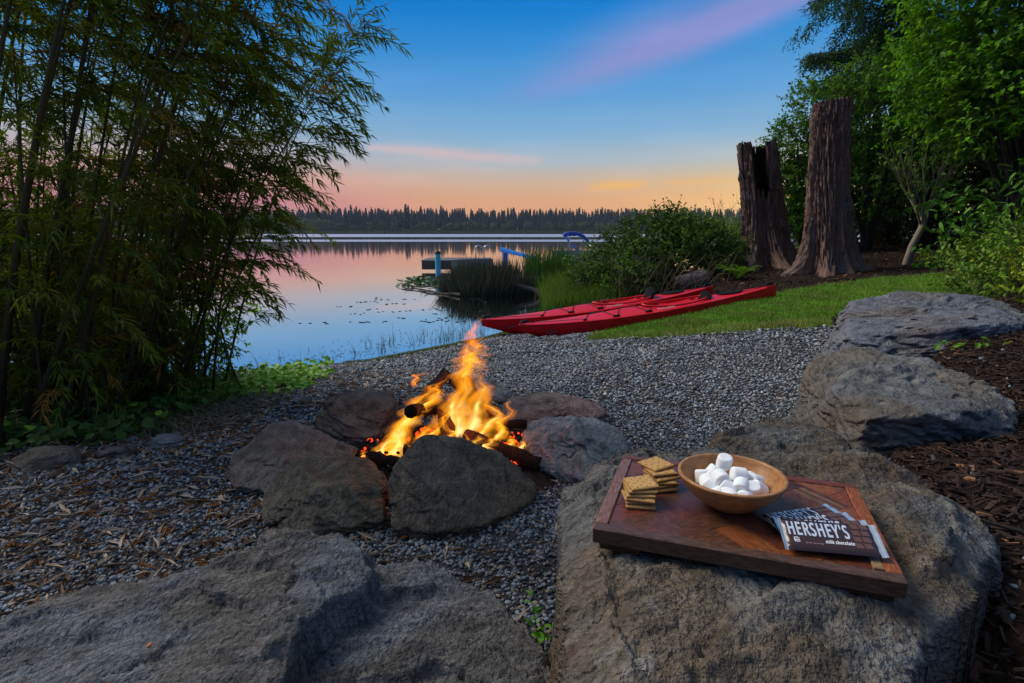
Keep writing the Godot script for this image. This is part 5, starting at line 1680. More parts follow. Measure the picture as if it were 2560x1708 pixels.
	for k in 26:
		var p := Vector3(rf(-0.95, 1.1), rf(0.8, 1.15), rf(-0.5, 0.1))
		var q := p + Vector3(rf(-0.12, 0.12), rf(0.2, 0.5), rf(-0.1, 0.1))
		seg(shoots, p, q, 0.004, 0.002, 3, Color(0.05, 0.045, 0.02))
		for m in 6:
			broad(sl, p.lerp(q, rf(0.2, 1.0)), rdir(), (Vector3.UP + rdir() * 0.5).normalized(), rf(0.04, 0.075), 0.04, Color(0.076, 0.158, 0.018) * rf(0.5, 1.3))
	part("shoot", shoots.mesh(), M.wood_stem, bu).set_meta("kind", "stuff")
	part("shoot_leaves", sl.mesh(false), M.leaf, bu).set_meta("kind", "stuff")
	# dead stems and a snag at the foot of the bush
	var db := MB.new()
	for k in 110:
		var p := Vector3(rf(-1.0, 1.0), rf(0.0, 0.25), rf(-0.5, 0.35))
		var q := p + Vector3(rf(-0.5, 0.5), rf(0.1, 0.75), rf(-0.2, 0.2))
		tube(db, PackedVector3Array([p, p.lerp(q, 0.5) + Vector3(0, rf(0, 0.15), 0), q]), PackedFloat32Array([0.008, 0.006, 0.003]), 4, Color(0.12, 0.085, 0.05) * rf(0.5, 1.3))
	var dbo := part("dead_stems", db.mesh(), M.wood_stem, null, Vector3(2.75, -0.1, -9.95))
	tag(dbo, "tangle of dead brown stems at the foot of the bramble bush", "dead stems", "", "stuff")
	var hay := MB.new()
	for k in 1500:
		var x := rf(-1.2, 1.5)
		var p := Vector3(x, 0.02 + 0.04 * x, rf(-0.5, 0.6))
		blade(hay, p, Vector3(rf(-1, 1), rf(0.05, 0.5), rf(-1, 1)).normalized(), rf(0.08, 0.28), 0.010, Vector3(0, -0.3, 0), Color(0.12, 0.08, 0.045) * rf(0.5, 1.3), Color(0.19, 0.14, 0.08), 2)
	var ho := part("dead_grass", hay.mesh(false), M.dry_leaf, null, Vector3(2.5, -0.09, -9.3))
	tag(ho, "dead brown grass and stalks behind the kayaks", "dead grass", "", "stuff")
	# sapling with bare twigs beside the hollow stump
	var so := thing("sapling", "thin dark sapling with bare twigs beside the hollow stump", "sapling", Vector3(4.5, 0.25, -12.3))
	var sb2 := MB.new()
	var en := []
	tube(sb2, PackedVector3Array([Vector3(0, -0.1, 0), Vector3(0.03, 0.6, 0), Vector3(-0.03, 1.1, 0)]), PackedFloat32Array([0.02, 0.016, 0.011]), 6, Color(0.03, 0.022, 0.018))
	for k in 7:
		limb(sb2, Vector3(-0.02, rf(0.6, 1.1), 0), Vector3(rf(-1, 1), rf(0.1, 0.8), rf(-0.4, 0.4)).normalized(), rf(0.3, 0.5), 0.006, 2, Color(0.05, 0.035, 0.025), en, 0.6, 0.1)
	part("trunk", sb2.mesh(), M.wood_stem, so)
	var sl2 := MB.new()
	for e in en:
		if R.randf() < 0.35:
			broad(sl2, e, rdir(), Vector3.UP, 0.06, 0.035, Color(0.095, 0.105, 0.0225))
	part("foliage", sl2.mesh(false), M.leaf, so).set_meta("kind", "stuff")
	tree("willow_bush", "bright yellow green bush beyond the sapling at the water", "bush", "", Vector3(6.0, -0.3, -17.0), [[5.6, 0.5, -17.0, 0.7], [6.3, 0.75, -17.2, 0.7], [6.8, 0.5, -17.0, 0.7]], 24.0, 0.10, 0.03, Color(0.133, 0.263, 0.018), Color(0.285, 0.438, 0.03), 0.1, M.leaf, false, 0.03, 0.4)
	# low green plants between bush and stumps
	tree("low_shrub", "low green undergrowth between the bramble bush and the hollow stump", "shrub", "", Vector3(4.5, 0.2, -11.9), [[4.2, 0.45, -11.9, 0.4], [4.6, 0.6, -12.2, 0.42], [4.2, 0.8, -12.4, 0.35], [4.75, 0.9, -12.8, 0.35]], 64.0, 0.07, 0.045, Color(0.057, 0.149, 0.012), Color(0.142, 0.315, 0.021), 0.1, M.leaf, true, 0.015, 0.3)
	# sword fern
	var fo := thing("sword_fern", "sword fern with arching fronds in front of the hollow stump", "fern", Vector3(3.95, hy(3.95, -10.0), -10.0))
	for k in 22:
		var fb := MB.new()
		var a := TAU * k / 22.0 + rf(-0.1, 0.1)
		var out := Vector3(cos(a), 0, sin(a))
		var le := rf(0.45, 0.68)
		var prev := Vector3.ZERO
		for s in 20:
			var t := (s + 1) / 20.0
			var p := out * le * (0.62 * t) + Vector3.UP * le * (0.95 * t - 0.62 * t * t)
			var ax := (p - prev).normalized()
			var side := ax.cross(Vector3.UP).normalized()
			var w := 0.085 * sin(PI * clampf(t * 0.93 + 0.07, 0, 1))
			var col := Color(0.0665, 0.158, 0.015).lerp(Color(0.133, 0.263, 0.0225), R.randf())
			for q in [-1, 1]:
				leaf(fb, p, (side * q + ax * 0.35 - Vector3(0, 0.15, 0)).normalized(), Vector3.UP, w + 0.01, 0.017, col)
			prev = p
		part("frond", fb.mesh(false), M.leaf, fo)
	# ivy and straw under the bamboo
	var ib := MB.new()
	var iw := MB.new()
	for k in 3300:
		var x := rf(-3.5, -1.55)
		var z := rf(-5.4, -2.35)
		var lim := -2.02 + 0.22 * nz.get_noise_2d(z * 2.0, 3.0) + (0.35 * smoothstep(-3.6, -4.6, z)) - 0.55 * smoothstep(-3.0, -2.4, z)
		if x > lim or look(dg, x, z) < 0.05:
			continue
		var p := Vector3(x, hy(x, z) + rf(0.015, 0.13), z)
		var bright := smoothstep(-3.5, -4.4, z) * smoothstep(-2.7, -2.1, x)
		var col := Color(0.0304, 0.0788, 0.015).lerp(Color(0.095, 0.175, 0.03), R.randf() * R.randf()).lerp(Color(0.19, 0.42, 0.0225), bright * rf(0.6, 1.0))
		if R.randf() < 0.05:
			col = Color(0.19, 0.385, 0.03)
		broad(ib, p, Vector3(rf(-1, 1), rf(-0.3, 0.2), rf(-1, 1)).normalized(), (Vector3.UP + Vector3(rf(-0.6, 0.6), 0, rf(0, 0.9))).normalized(), rf(0.04, 0.085), rf(0.04, 0.075), col)
	var io := part("ivy", ib.mesh(false), M.gloss_leaf)
	tag(io, "ivy creeping over the ground under the bamboo", "ivy", "", "stuff")
	var stb := MB.new()
	for k in 1700:
		var x := rf(-2.35, -1.75) + rf(-0.15, 0.15)
		var z := rf(-4.2, -3.05)
		var p := Vector3(x, hy(x, z) + rf(0.0, 0.07), z)
		blade(stb, p, Vector3(rf(-0.3, 1), rf(0.0, 0.5), rf(0, 1)).normalized(), rf(0.07, 0.2), 0.008, Vector3(0.1, -0.45, 0.1), Color(0.1, 0.085, 0.05) * rf(0.5, 1.2), Color(0.21, 0.18, 0.11) * rf(0.7, 1.1), 3)
	var sto := part("straw_clump", stb.mesh(false), M.dry_leaf)
	tag(sto, "clump of withered grey straw among the ivy", "straw", "", "stuff")
	# leafy shrub low behind the bamboo, against the water
	tree("shoreline_shrub", "light green leafy shrub at the shore behind the bamboo", "shrub", "", Vector3(-2.9, -0.3, -5.0), [[-2.62, 0.49, -5.0, 0.2], [-2.74, 0.30, -4.8, 0.24], [-2.66, 0.16, -5.0, 0.18], [-2.78, 0.10, -4.6, 0.24], [-2.72, -0.05, -4.8, 0.18], [-3.07, 0.45, -5.0, 0.3], [-3.22, 0.13, -5.0, 0.33], [-3.5, 0.0, -5.1, 0.36], [-3.2, -0.15, -4.7, 0.25], [-3.8, 0.2, -5.1, 0.36], [-2.57, 0.40, -5.2, 0.12], [-2.55, 0.60, -5.2, 0.10]], 52.0, 0.05, 0.034, Color(0.0855, 0.21, 0.012), Color(0.19, 0.403, 0.024), 0.1, M.leaf, true, 0.012, 0.2)
	tree("shoreline_shrub", "yellow green shrub glimpsed through the canes", "shrub", "", Vector3(-4.4, -0.3, -5.7), [[-3.7, 0.31, -5.4, 0.4], [-4.34, 0.6, -5.9, 0.5], [-4.79, 0.1, -5.9, 0.55], [-5.55, 0.6, -6.2, 0.65], [-4.9, 1.0, -6.2, 0.5]], 26.0, 0.06, 0.035, Color(0.114, 0.228, 0.012), Color(0.304, 0.42, 0.021), 0.1, M.leaf, true, 0.015, 0.3)
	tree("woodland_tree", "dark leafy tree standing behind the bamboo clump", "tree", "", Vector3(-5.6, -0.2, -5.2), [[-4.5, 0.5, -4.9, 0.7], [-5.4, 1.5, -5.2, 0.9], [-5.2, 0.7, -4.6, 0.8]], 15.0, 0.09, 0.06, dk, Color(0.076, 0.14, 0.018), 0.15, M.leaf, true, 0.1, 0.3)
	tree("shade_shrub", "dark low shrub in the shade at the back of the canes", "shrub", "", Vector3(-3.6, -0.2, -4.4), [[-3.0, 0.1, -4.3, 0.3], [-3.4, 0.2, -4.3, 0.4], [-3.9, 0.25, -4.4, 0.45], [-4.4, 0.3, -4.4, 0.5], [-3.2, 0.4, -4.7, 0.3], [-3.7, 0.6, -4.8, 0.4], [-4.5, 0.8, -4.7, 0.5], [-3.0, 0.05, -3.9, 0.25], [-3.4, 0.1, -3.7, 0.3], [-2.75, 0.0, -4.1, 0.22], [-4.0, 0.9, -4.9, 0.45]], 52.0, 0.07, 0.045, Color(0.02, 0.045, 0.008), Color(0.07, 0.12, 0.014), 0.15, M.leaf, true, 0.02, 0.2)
	# seedling between the two near boulders
	var se := thing("seedling", "small green seedling in the gap between slate and tan boulder", "seedling", Vector3(0.055, 0.13, -1.16))
	var sm := MB.new()
	var lf := MB.new()
	for q in [[0.0, 0.0, 0.15], [0.02, 0.01, 0.11], [0.03, -0.01, 0.07]]:
		tube(sm, PackedVector3Array([Vector3(0.01, -0.14, 0), Vector3(q[0], q[2] * 0.5, q[1]), Vector3(q[0] - 0.012, q[2], q[1])]), PackedFloat32Array([0.0014, 0.0012, 0.0008]), 5, Color(0.095, 0.105, 0.03))
		for k in 6:
			broad(lf, Vector3(q[0] - 0.01, q[2] * (0.35 + 0.13 * k), q[1]), Vector3(rf(-1, 1), rf(-0.2, 0.6), rf(-1, 1)).normalized(), (Vector3.UP + rdir() * 0.4).normalized(), rf(0.018, 0.03), 0.015, Color(0.114, 0.35, 0.018) * rf(0.5, 1.1))
	part("stem", sm.mesh(), M.wood_stem, se)
	part("foliage", lf.mesh(false), M.gloss_leaf, se)

# ---------------------------------------------------------------- stumps and logs
func make_stump(label: String, base: Vector3, rb: float, rt: float, ht: float, lean: Vector3, hollow: bool, col: Color) -> void:
	var o := thing("cedar_stump", label, "tree stump", base)
	var NA := 240
	var NH := 90
	var b := MB.new()
	var off := Vector3(rf(0, 50), rf(0, 50), rf(0, 50))
	var tops := PackedFloat32Array()
	var facing := -1.9       # the side of the hollow stump that is broken open
	for s in NA:
		var a := TAU * s / NA
		var h := ht
		if hollow:
			var dd := absf(wrapf(a - 1.86, -PI, PI))
			h *= 0.97 - 0.035 * absf(nz.get_noise_2d(a * 9.0, off.x))
			h = lerpf(ht * (0.56 + 0.16 * nz.get_noise_2d(a * 6.0, 4.0)), h, smoothstep(0.30, 0.42, dd))
			if dd > 0.3 and nz.get_noise_2d(a * 14.0, off.z) > 0.42:
				h *= 0.86
		else:
			h += 0.03 * sin(a + 1.0)
		tops.append(h)
	var rad := func(a: float, y: float) -> float:
		var t := y / ht
		var r := lerpf(rb * 0.74, rt, pow(t, 0.55))
		var fl := exp(-y * 2.6)
		var lobes := 0.5 + 0.5 * sin(a * 5.0 + off.x) * 0.6 + 0.4 * sin(a * 8.0 + off.y)
		r += rb * 0.55 * fl * clampf(lobes, 0.05, 1.2) * (1.0 + exp(-y * 9.0) * 0.6)
		var w := a + 0.10 * sin(y * 2.0 + off.z) + 0.04 * y
		var gx := Vector3(cos(w), 0, sin(w))
		var groove := absf(nz.get_noise_3dv(Vector3(gx.x * 6.0, y * 1.1, gx.z * 6.0) + off))
		r -= 0.16 * clampf(0.30 - groove, 0, 1) * 1.1
		r += 0.022 * nz.get_noise_3dv(Vector3(gx.x * 18.0, y * 1.6, gx.z * 18.0) + off)
		r -= 0.05 * clampf(0.22 - absf(nz.get_noise_3dv(Vector3(gx.x * 17.0, y * 2.2, gx.z * 17.0) + off * 1.7)), 0, 1)
		r += 0.03 * nz.get_noise_3dv(Vector3(gx.x * 1.6, y * 0.9, gx.z * 1.6) + off)
		r += 0.035 * smoothstep(0.25, 0.45, nz.get_noise_3dv(Vector3(gx.x * 3.0, y * 1.4, gx.z * 3.0) + off * 2.3))
		return r
	for k in NH + 1:
		for s in NA:
			var a := TAU * s / NA
			var y: float = tops[s] * pow(float(k) / NH, 1.25)
			var r: float = rad.call(a, y)
			var p := Vector3(cos(a) * r, y - 0.12 * (1.0 if k == 0 else 0.0), sin(a) * r) + lean * (y / ht)
			var g := nz.get_noise_3dv(Vector3(cos(a) * 7.0, y * 0.55, sin(a) * 7.0) + off)
			var c := col * (0.75 + 1.2 * clampf(absf(g), 0, 0.5) + 0.4 * nz.get_noise_3dv(Vector3(cos(a) * 30.0, y * 2.0, sin(a) * 30.0)))
			c = c.lerp(Color(0.30, 0.28, 0.29), clampf(nz.get_noise_3dv(Vector3(cos(a) * 2.2, y * 1.2, sin(a) * 2.2) + off * 2.0) * 1.5 - 0.15, 0, 0.55))
			c.a = 1
			b.put(p, c)
	for k in NH:
		for s in NA:
			var p := k * NA + s
			var q := k * NA + (s + 1) % NA
			b.quad(p, p + NA, q + NA, q)
	part("trunk", b.mesh(), M.bark, o)
	var tb := MB.new()
	if hollow:
		var wall := 0.09
		var N2 := 24
		for k in N2 + 1:
			for s in NA:
				var a := TAU * s / NA
				var y: float = lerpf(tops[s], 0.5, float(k) / N2)
				var r: float = maxf(0.05, rad.call(a, y) - (wall * (0.8 + 0.5 * nz.get_noise_2d(a * 5.0, y * 2.0)) if k else 0.0))
				tb.put(Vector3(cos(a) * r, y + (0.001 if k == 0 else 0.0), sin(a) * r) + lean * (y / ht), Color(0.09, 0.055, 0.04) * (0.5 + 0.8 * absf(nz.get_noise_2d(a * 11.0, y * 0.8))))
		for k in N2:
			for s in NA:
				var p := k * NA + s
				var q := k * NA + (s + 1) % NA
				tb.quad(p, p + NA, q + NA, q)
		var cm := tb.put(Vector3(0, 0.5, 0) + lean * (0.5 / ht), Color(0.02, 0.015, 0.01))
		for s in NA:
			tb.tri(cm, N2 * NA + (s + 1) % NA, N2 * NA + s)
		part("rotten_hollow", tb.mesh(), M.bark, o)
		for q in [[-0.33, 2.36, 0.10, 0.14], [0.30, 2.44, 0.12, 0.12], [0.36, 2.40, 0.02, 0.16], [0.24, 2.4, 0.2, 0.12]]:
			var sb := MB.new()
			tube(sb, PackedVector3Array([Vector3(q[0], q[1] - 0.5, q[2]) + lean * 0.8, Vector3(q[0], q[1], q[2]) + lean, Vector3(q[0] + 0.01, q[1] + q[3], q[2]) + lean]), PackedFloat32Array([0.05, 0.035, 0.008]), 5, Color(0.11, 0.075, 0.06))
			part("splinter", sb.mesh(false), M.bark, o)
		var tw := MB.new()
		tube(tw, PackedVector3Array([Vector3(-0.36, 1.75, 0.15) + lean * 0.7, Vector3(-0.5, 2.0, 0.15) + lean * 0.7, Vector3(-0.56, 2.25, 0.15) + lean * 0.7]), PackedFloat32Array([0.02, 0.012, 0.004]), 5, Color(0.03, 0.022, 0.018))
		part("dead_twig", tw.mesh(), M.wood_stem, o)
	else:
		for k in 7:
			for s in NA:
				var a := TAU * s / NA
				var y: float = tops[s] + 0.002
				var r: float = rad.call(a, tops[s]) * (1.0 - k / 6.0)
				tb.put(Vector3(cos(a) * r, y + 0.012 * nz.get_noise_2d(cos(a) * r * 9.0, sin(a) * r * 9.0) * (1.0 if k else 0.0), sin(a) * r) + lean, Color(0.17, 0.10, 0.06) * (0.8 + 0.2 * sin(k * 3.0)))
		for k in 6:
			for s in NA:
				var p := k * NA + s
				var q := k * NA + (s + 1) % NA
				tb.quad(p, p + NA, q + NA, q)
		part("cut_top", tb.mesh(), M.bark, o)

func make_stumps() -> void:
	make_stump("tall cedar stump with a sawn flat top and flaring roots", Vector3(5.5, hy(5.5, -10.0) - 0.03, -10.0), 0.54, 0.30, 2.83, Vector3(-0.20, 0, 0), false, Color(0.38, 0.235, 0.18))
	make_stump("shorter hollow cedar stump with a jagged broken top", Vector3(5.36, hy(5.36, -12.0) - 0.03, -12.0), 0.66, 0.37, 2.55, Vector3(-0.44, 0, 0), true, Color(0.33, 0.21, 0.165))
	var b := MB.new()
	var n := 64
	for k in 11:
		for s in n:
			var a := TAU * s / n
			var g := absf(nz.get_noise_3d(cos(a) * 9.0, k * 0.05, sin(a) * 9.0))
			var r := 0.15 - 0.05 * clampf(0.3 - g, 0, 1) + 0.012 * nz.get_noise_2d(a * 3.0, k * 0.4)
			b.put(Vector3((k / 10.0 - 0.5) * 0.58 + 0.02 * nz.get_noise_2d(s * 0.7, k * 3.0) * (1.0 if k == 0 or k == 10 else 0.0), sin(a) * r, cos(a) * r), Color(0.50, 0.42, 0.38) * (0.55 + 1.3 * clampf(g, 0, 0.4)))
	for k in 10:
		for s in n:
			var p := k * n + s
			var q := k * n + (s + 1) % n
			b.quad(p, p + n, q + n, q)
	for e in 2:
		var m := b.put(Vector3(-0.29 if e == 0 else 0.29, 0, 0), Color(0.10, 0.075, 0.06))
		for s in n:
			if e == 0:
				b.tri(m, s, (s + 1) % n)
			else:
				b.tri(m, 10 * n + (s + 1) % n, 10 * n + s)
	var lg := part("log_section", b.mesh(), M.bark, null, Vector3(3.2, hy(3.2, -10.15) + 0.12, -10.15))
	lg.rotation = Vector3(0, 0.35, 0.22)
	tag(lg, "short weathered log lying between bramble bush and fern", "log")
	var d := MB.new()
	tube(d, PackedVector3Array([Vector3(-0.55, 0.12, -0.2), Vector3(-0.2, 0.09, -0.1), Vector3(0.1, 0.05, 0), Vector3(0.42, -0.03, 0.15), Vector3(0.62, -0.16, 0.4)]), PackedFloat32Array([0.035, 0.05, 0.052, 0.055, 0.08]), 9, Color(0.17, 0.165, 0.17), Color(0.09, 0.08, 0.075))
	tube(d, PackedVector3Array([Vector3(0.5, -0.08, 0.2), Vector3(0.72, 0.0, 0.15), Vector3(0.95, 0.10, 0.1)]), PackedFloat32Array([0.05, 0.04, 0.02]), 7, Color(0.08, 0.065, 0.055))
	tube(d, PackedVector3Array([Vector3(0.5, -0.08, 0.25), Vector3(0.45, -0.28, 0.35)]), PackedFloat32Array([0.07, 0.06]), 7, Color(0.04, 0.034, 0.03))
	var dw := part("driftwood_log", d.mesh(), M.bark, null, Vector3(0.1, -0.24, -13.4))
	tag(dw, "grey driftwood log lying from the reeds to the tall grass", "driftwood")
	for q in [[Vector3(-3.0, -0.40, -15.6), Vector3(-1.3, -0.33, -14.2), "upper bare branch floating beside the lily pads"], [Vector3(-2.9, -0.42, -14.9), Vector3(-1.2, -0.38, -13.2), "lower bare branch floating beside the dark reeds"]]:
		var f := MB.new()
		var path := PackedVector3Array()
		var rr := PackedFloat32Array()
		for k in 9:
			path.append((q[1] - q[0]) * k / 8.0 + Vector3(0, 0.02 * sin(k * 1.9), 0.03 * cos(k * 2.3)))
			rr.append(0.014 + 0.003 * k)
		tube(f, path, rr, 6, Color(0.05, 0.04, 0.035))
		for k in 6:
			var t := path[k + 1]
			seg(f, t, t + Vector3(rf(-0.25, 0.0), rf(-0.1, 0.16), rf(-0.1, 0.2)), 0.009, 0.004, 4, Color(0.05, 0.04, 0.035))
		tag(part("floating_branch", f.mesh(), M.wood_stem, null, q[0]), q[2], "branch")

# ---------------------------------------------------------------- kayaks
func make_kayak(label: String, bow: Vector3, stern: Vector3, seat_up: bool) -> void:
	var o := thing("kayak", label, "kayak", bow)
	var ax := (stern - bow)
	var L := ax.length()
	ax = ax.normalized()
	var lat := Vector3.UP.cross(ax).normalized() * -1.0       # towards the viewer
	var up := lat.cross(ax).normalized()
	if up.y < 0:
		up = -up
	o.transform = Transform3D(Basis(ax, up, ax.cross(up)), bow)
	var NS := 84
	var hull := MB.new()
	var deck := MB.new()
	var half := func(t: float) -> float: return 0.272 * pow(sin(PI * pow(clampf(t, 0.0, 1.0), 0.92)), 0.82) + 0.006
	var keel := func(x: float) -> float:
		var k := 0.20 * pow(clampf(1.0 - (x + 0.28) / 0.5, 0, 1), 1.15)
		k = maxf(k, 0.10 * pow(clampf((x - L + 0.5) / 0.5, 0, 1), 2.0))
		return k - 0.012 * sin(PI * clampf(x / L, 0, 1))
	var sheer := func(x: float) -> float:
		var t := clampf((x + 0.28) / (L + 0.28), 0, 1)
		return 0.232 + (0.055 if t < 0.5 else 0.03) * pow(absf(t - 0.5) * 2.0, 2.0) - 0.02 * sin(PI * t)
	var ridge := func(x: float) -> float:
		var t := clampf((x + 0.28) / (L + 0.28), 0, 1)
		return sheer.call(x) + 0.006 + 0.060 * exp(-pow((t - 0.42) / 0.16, 2.0)) + 0.025 * exp(-pow((t - 0.75) / 0.14, 2.0))
	for k in NS + 1:
		var t := float(k) / NS
		var x := -0.28 + (L + 0.28) * t
		var w: float = half.call(t)
		var ky: float = minf(keel.call(x), sheer.call(x) - 0.004)
		var sy: float = sheer.call(x)
		var prof := [[0.0, ky], [w * 0.5, ky + (sy - ky) * 0.04], [w * 0.86, ky + (sy - ky) * 0.22], [w * 0.97, ky + (sy - ky) * 0.55], [w, sy - 0.012], [w * 1.01, sy]]
		for side in [1, -1]:
			for q in 6:
				var e: Array = prof[q] if side == 1 else prof[5 - q]
				hull.put(Vector3(x, e[1], e[0] * side), Color.WHITE)
		var rd: float = ridge.call(x)
		for q in 13:
			var e := (q - 6) / 6.0
			var y := lerpf(sy, rd, pow(1.0 - absf(e), 0.75)) + 0.002
			var cock := Vector2((t - 0.60) / 0.125, e * w / 0.20)
			if cock.length() < 1.0:
				y -= 0.17 * clampf((1.0 - cock.length()) * 6.0, 0, 1)
			deck.put(Vector3(x, y, -e * w * 1.005), Color.WHITE)
	for k in NS:
		for q in 11:
			var a := k * 12 + q
			hull.quad(a, a + 12, a + 13, a + 1)
		for q in 12:
			var a := k * 13 + q
			deck.quad(a, a + 1, a + 14, a + 13)
	part("hull", hull.mesh(), M.kayak, o)
	part("deck", deck.mesh(), M.kayak, o)
	var seam := MB.new()
	for s in [1, -1]:
		var pth := PackedVector3Array()
		var rr := PackedFloat32Array()
		for k in 41:
			var t := k / 40.0
			var x := -0.28 + (L + 0.28) * t
			pth.append(Vector3(x, sheer.call(x) - 0.004, s * half.call(t) * 1.012))
			rr.append(0.005)
		tube(seam, pth, rr, 5, Color.WHITE)
	part("seam_strip", seam.mesh(), M.kayak, o)
	# cockpit rim
	var rim := MB.new()
	var pth := PackedVector3Array()
	var rr := PackedFloat32Array()
	for k in 41:
		var a := TAU * k / 40.0
		var t := 0.60 + cos(a) * 0.128
		var x := -0.28 + (L + 0.28) * t
		var z := sin(a) * 0.205
		var e: float = absf(z) / half.call(t)
		pth.append(Vector3(x, lerpf(sheer.call(x), ridge.call(x), pow(clampf(1.0 - e, 0, 1), 0.75)) + 0.022, z))
		rr.append(0.013)
	tube(rim, pth, rr, 6, Color.WHITE)
	part("cockpit_rim", rim.mesh(), M.kayak, o)
	# seat back
	var sb := MB.new()
	for j in 9:
		for i in 9:
			var u := i / 8.0 - 0.5
			var v := j / 8.0
			sb.put(Vector3(0.05 * v + 0.05 * u * u, v * 0.16 * (1.0 - 1.6 * u * u * v), u * 0.30), Color.WHITE)
	for j in 8:
		for i in 8:
			var k := j * 9 + i
			sb.quad(k, k + 1, k + 10, k + 9)
	for j in 9:
		for i in 9:
			var p := sb.v[j * 9 + i]
			sb.put(p + Vector3(0.035, 0.004, 0), Color.WHITE)
	for j in 8:
		for i in 8:
			var k := 81 + j * 9 + i
			sb.quad(k, k + 9, k + 10, k + 1)
	var xs := -0.28 + (L + 0.28) * 0.70
	part("seat_back", sb.mesh(), M.dull_black, o, Vector3(xs, ridge.call(xs) + (-0.02 if seat_up else -0.075), 0))
	# deck lines with their fittings
	var top := func(x: float, e: float) -> Vector3:
		var t := (x + 0.28) / (L + 0.28)
		return Vector3(x, lerpf(sheer.call(x), ridge.call(x), pow(1.0 - absf(e), 0.75)) + 0.012, e * half.call(t))
	for k in 5:
		var x0 := 0.55 + k * 0.21
		var lb := MB.new()
		var lp := PackedVector3Array()
		var lr := PackedFloat32Array()
		for q in 9:
			var e := lerpf(0.82, -0.82, q / 8.0)
			lp.append(top.call(x0 + 0.17 * (q / 8.0 if k % 2 == 0 else 1.0 - q / 8.0), e))
			lr.append(0.0045)
		tube(lb, lp, lr, 5, Color.WHITE)
		part("deck_line", lb.mesh(), M.black, o)
		for e in [0.84, -0.84]:
			var fb := MB.new()
			cbox(fb, Transform3D.IDENTITY, Vector3(0.05, 0.02, 0.03), 0.006, Color.WHITE)
			part("fitting", fb.mesh(false), M.black, o, top.call(x0 + (0.0 if (e > 0) == (k % 2 == 0) else 0.17), e))
	var sl := MB.new()
	for s in [0.8, -0.8]:
		var lp := PackedVector3Array()
		var lr := PackedFloat32Array()
		for q in 14:
			lp.append(top.call(-0.12 + q * 0.05, s * (0.3 + 0.5 * q / 13.0)))
			lr.append(0.0035)
		tube(sl, lp, lr, 4, Color.WHITE)
		lp = PackedVector3Array()
		lr = PackedFloat32Array()
		for q in 14:
			lp.append(top.call(L * 0.80 + q * L * 0.0135, s * (0.75 - 0.3 * q / 13.0)))
			lr.append(0.0035)
		tube(sl, lp, lr, 4, Color.WHITE)
	part("safety_line", sl.mesh(), M.black, o)
	for q in [[-0.21, 0.0], [L - 0.10, 0.0]]:
		var hb := MB.new()
		tube(hb, PackedVector3Array([Vector3(-0.05, 0.012, 0.04), Vector3(-0.02, 0.03, 0), Vector3(0.05, 0.026, 0), Vector3(0.07, 0.012, -0.03)]), PackedFloat32Array([0.012, 0.017, 0.017, 0.012]), 7, Color.WHITE)
		part("carry_handle", hb.mesh(), M.black, o, Vector3(q[0], ridge.call(q[0]) + 0.004, 0))
	var hx := L * 0.80
	var hm := MB.new()
	lathe(hm, PackedVector2Array([Vector2(0.12, 0.0), Vector2(0.125, 0.015), Vector2(0.11, 0.024), Vector2(0.001, 0.028)]), 28, Color.WHITE, Transform3D(Basis.from_scale(Vector3(1.5, 1, 0.72)), Vector3.ZERO))
	part("hatch_cover", hm.mesh(), M.dull_black, o, Vector3(hx, ridge.call(hx) - 0.012, 0))
	# lettering on bow and deck side
	var tx := words_mesh("Carolina", true, 0.06)
	var lo := part("lettering", tx, M.kayak_ink, o)
	var wl: float = half.call((0.18 + 0.28) / (L + 0.28))
	lo.transform = Transform3D(Basis(Vector3.UP, 0.26) * Basis(Vector3.BACK, -0.03) * Basis(Vector3.RIGHT, -0.18), Vector3(0.16, 0.155, wl * 0.93 + 0.012))
	var tx2 := words_mesh("Perception", true, 0.045)
	var l2 := part("lettering", tx2, M.pale_ink, o)
	var x2 := L * 0.50
	l2.transform = Transform3D(Basis(Vector3.RIGHT, -0.95) * Basis(Vector3.BACK, 0.02), top.call(x2, 0.80) + Vector3(0, 0.004, 0.006))

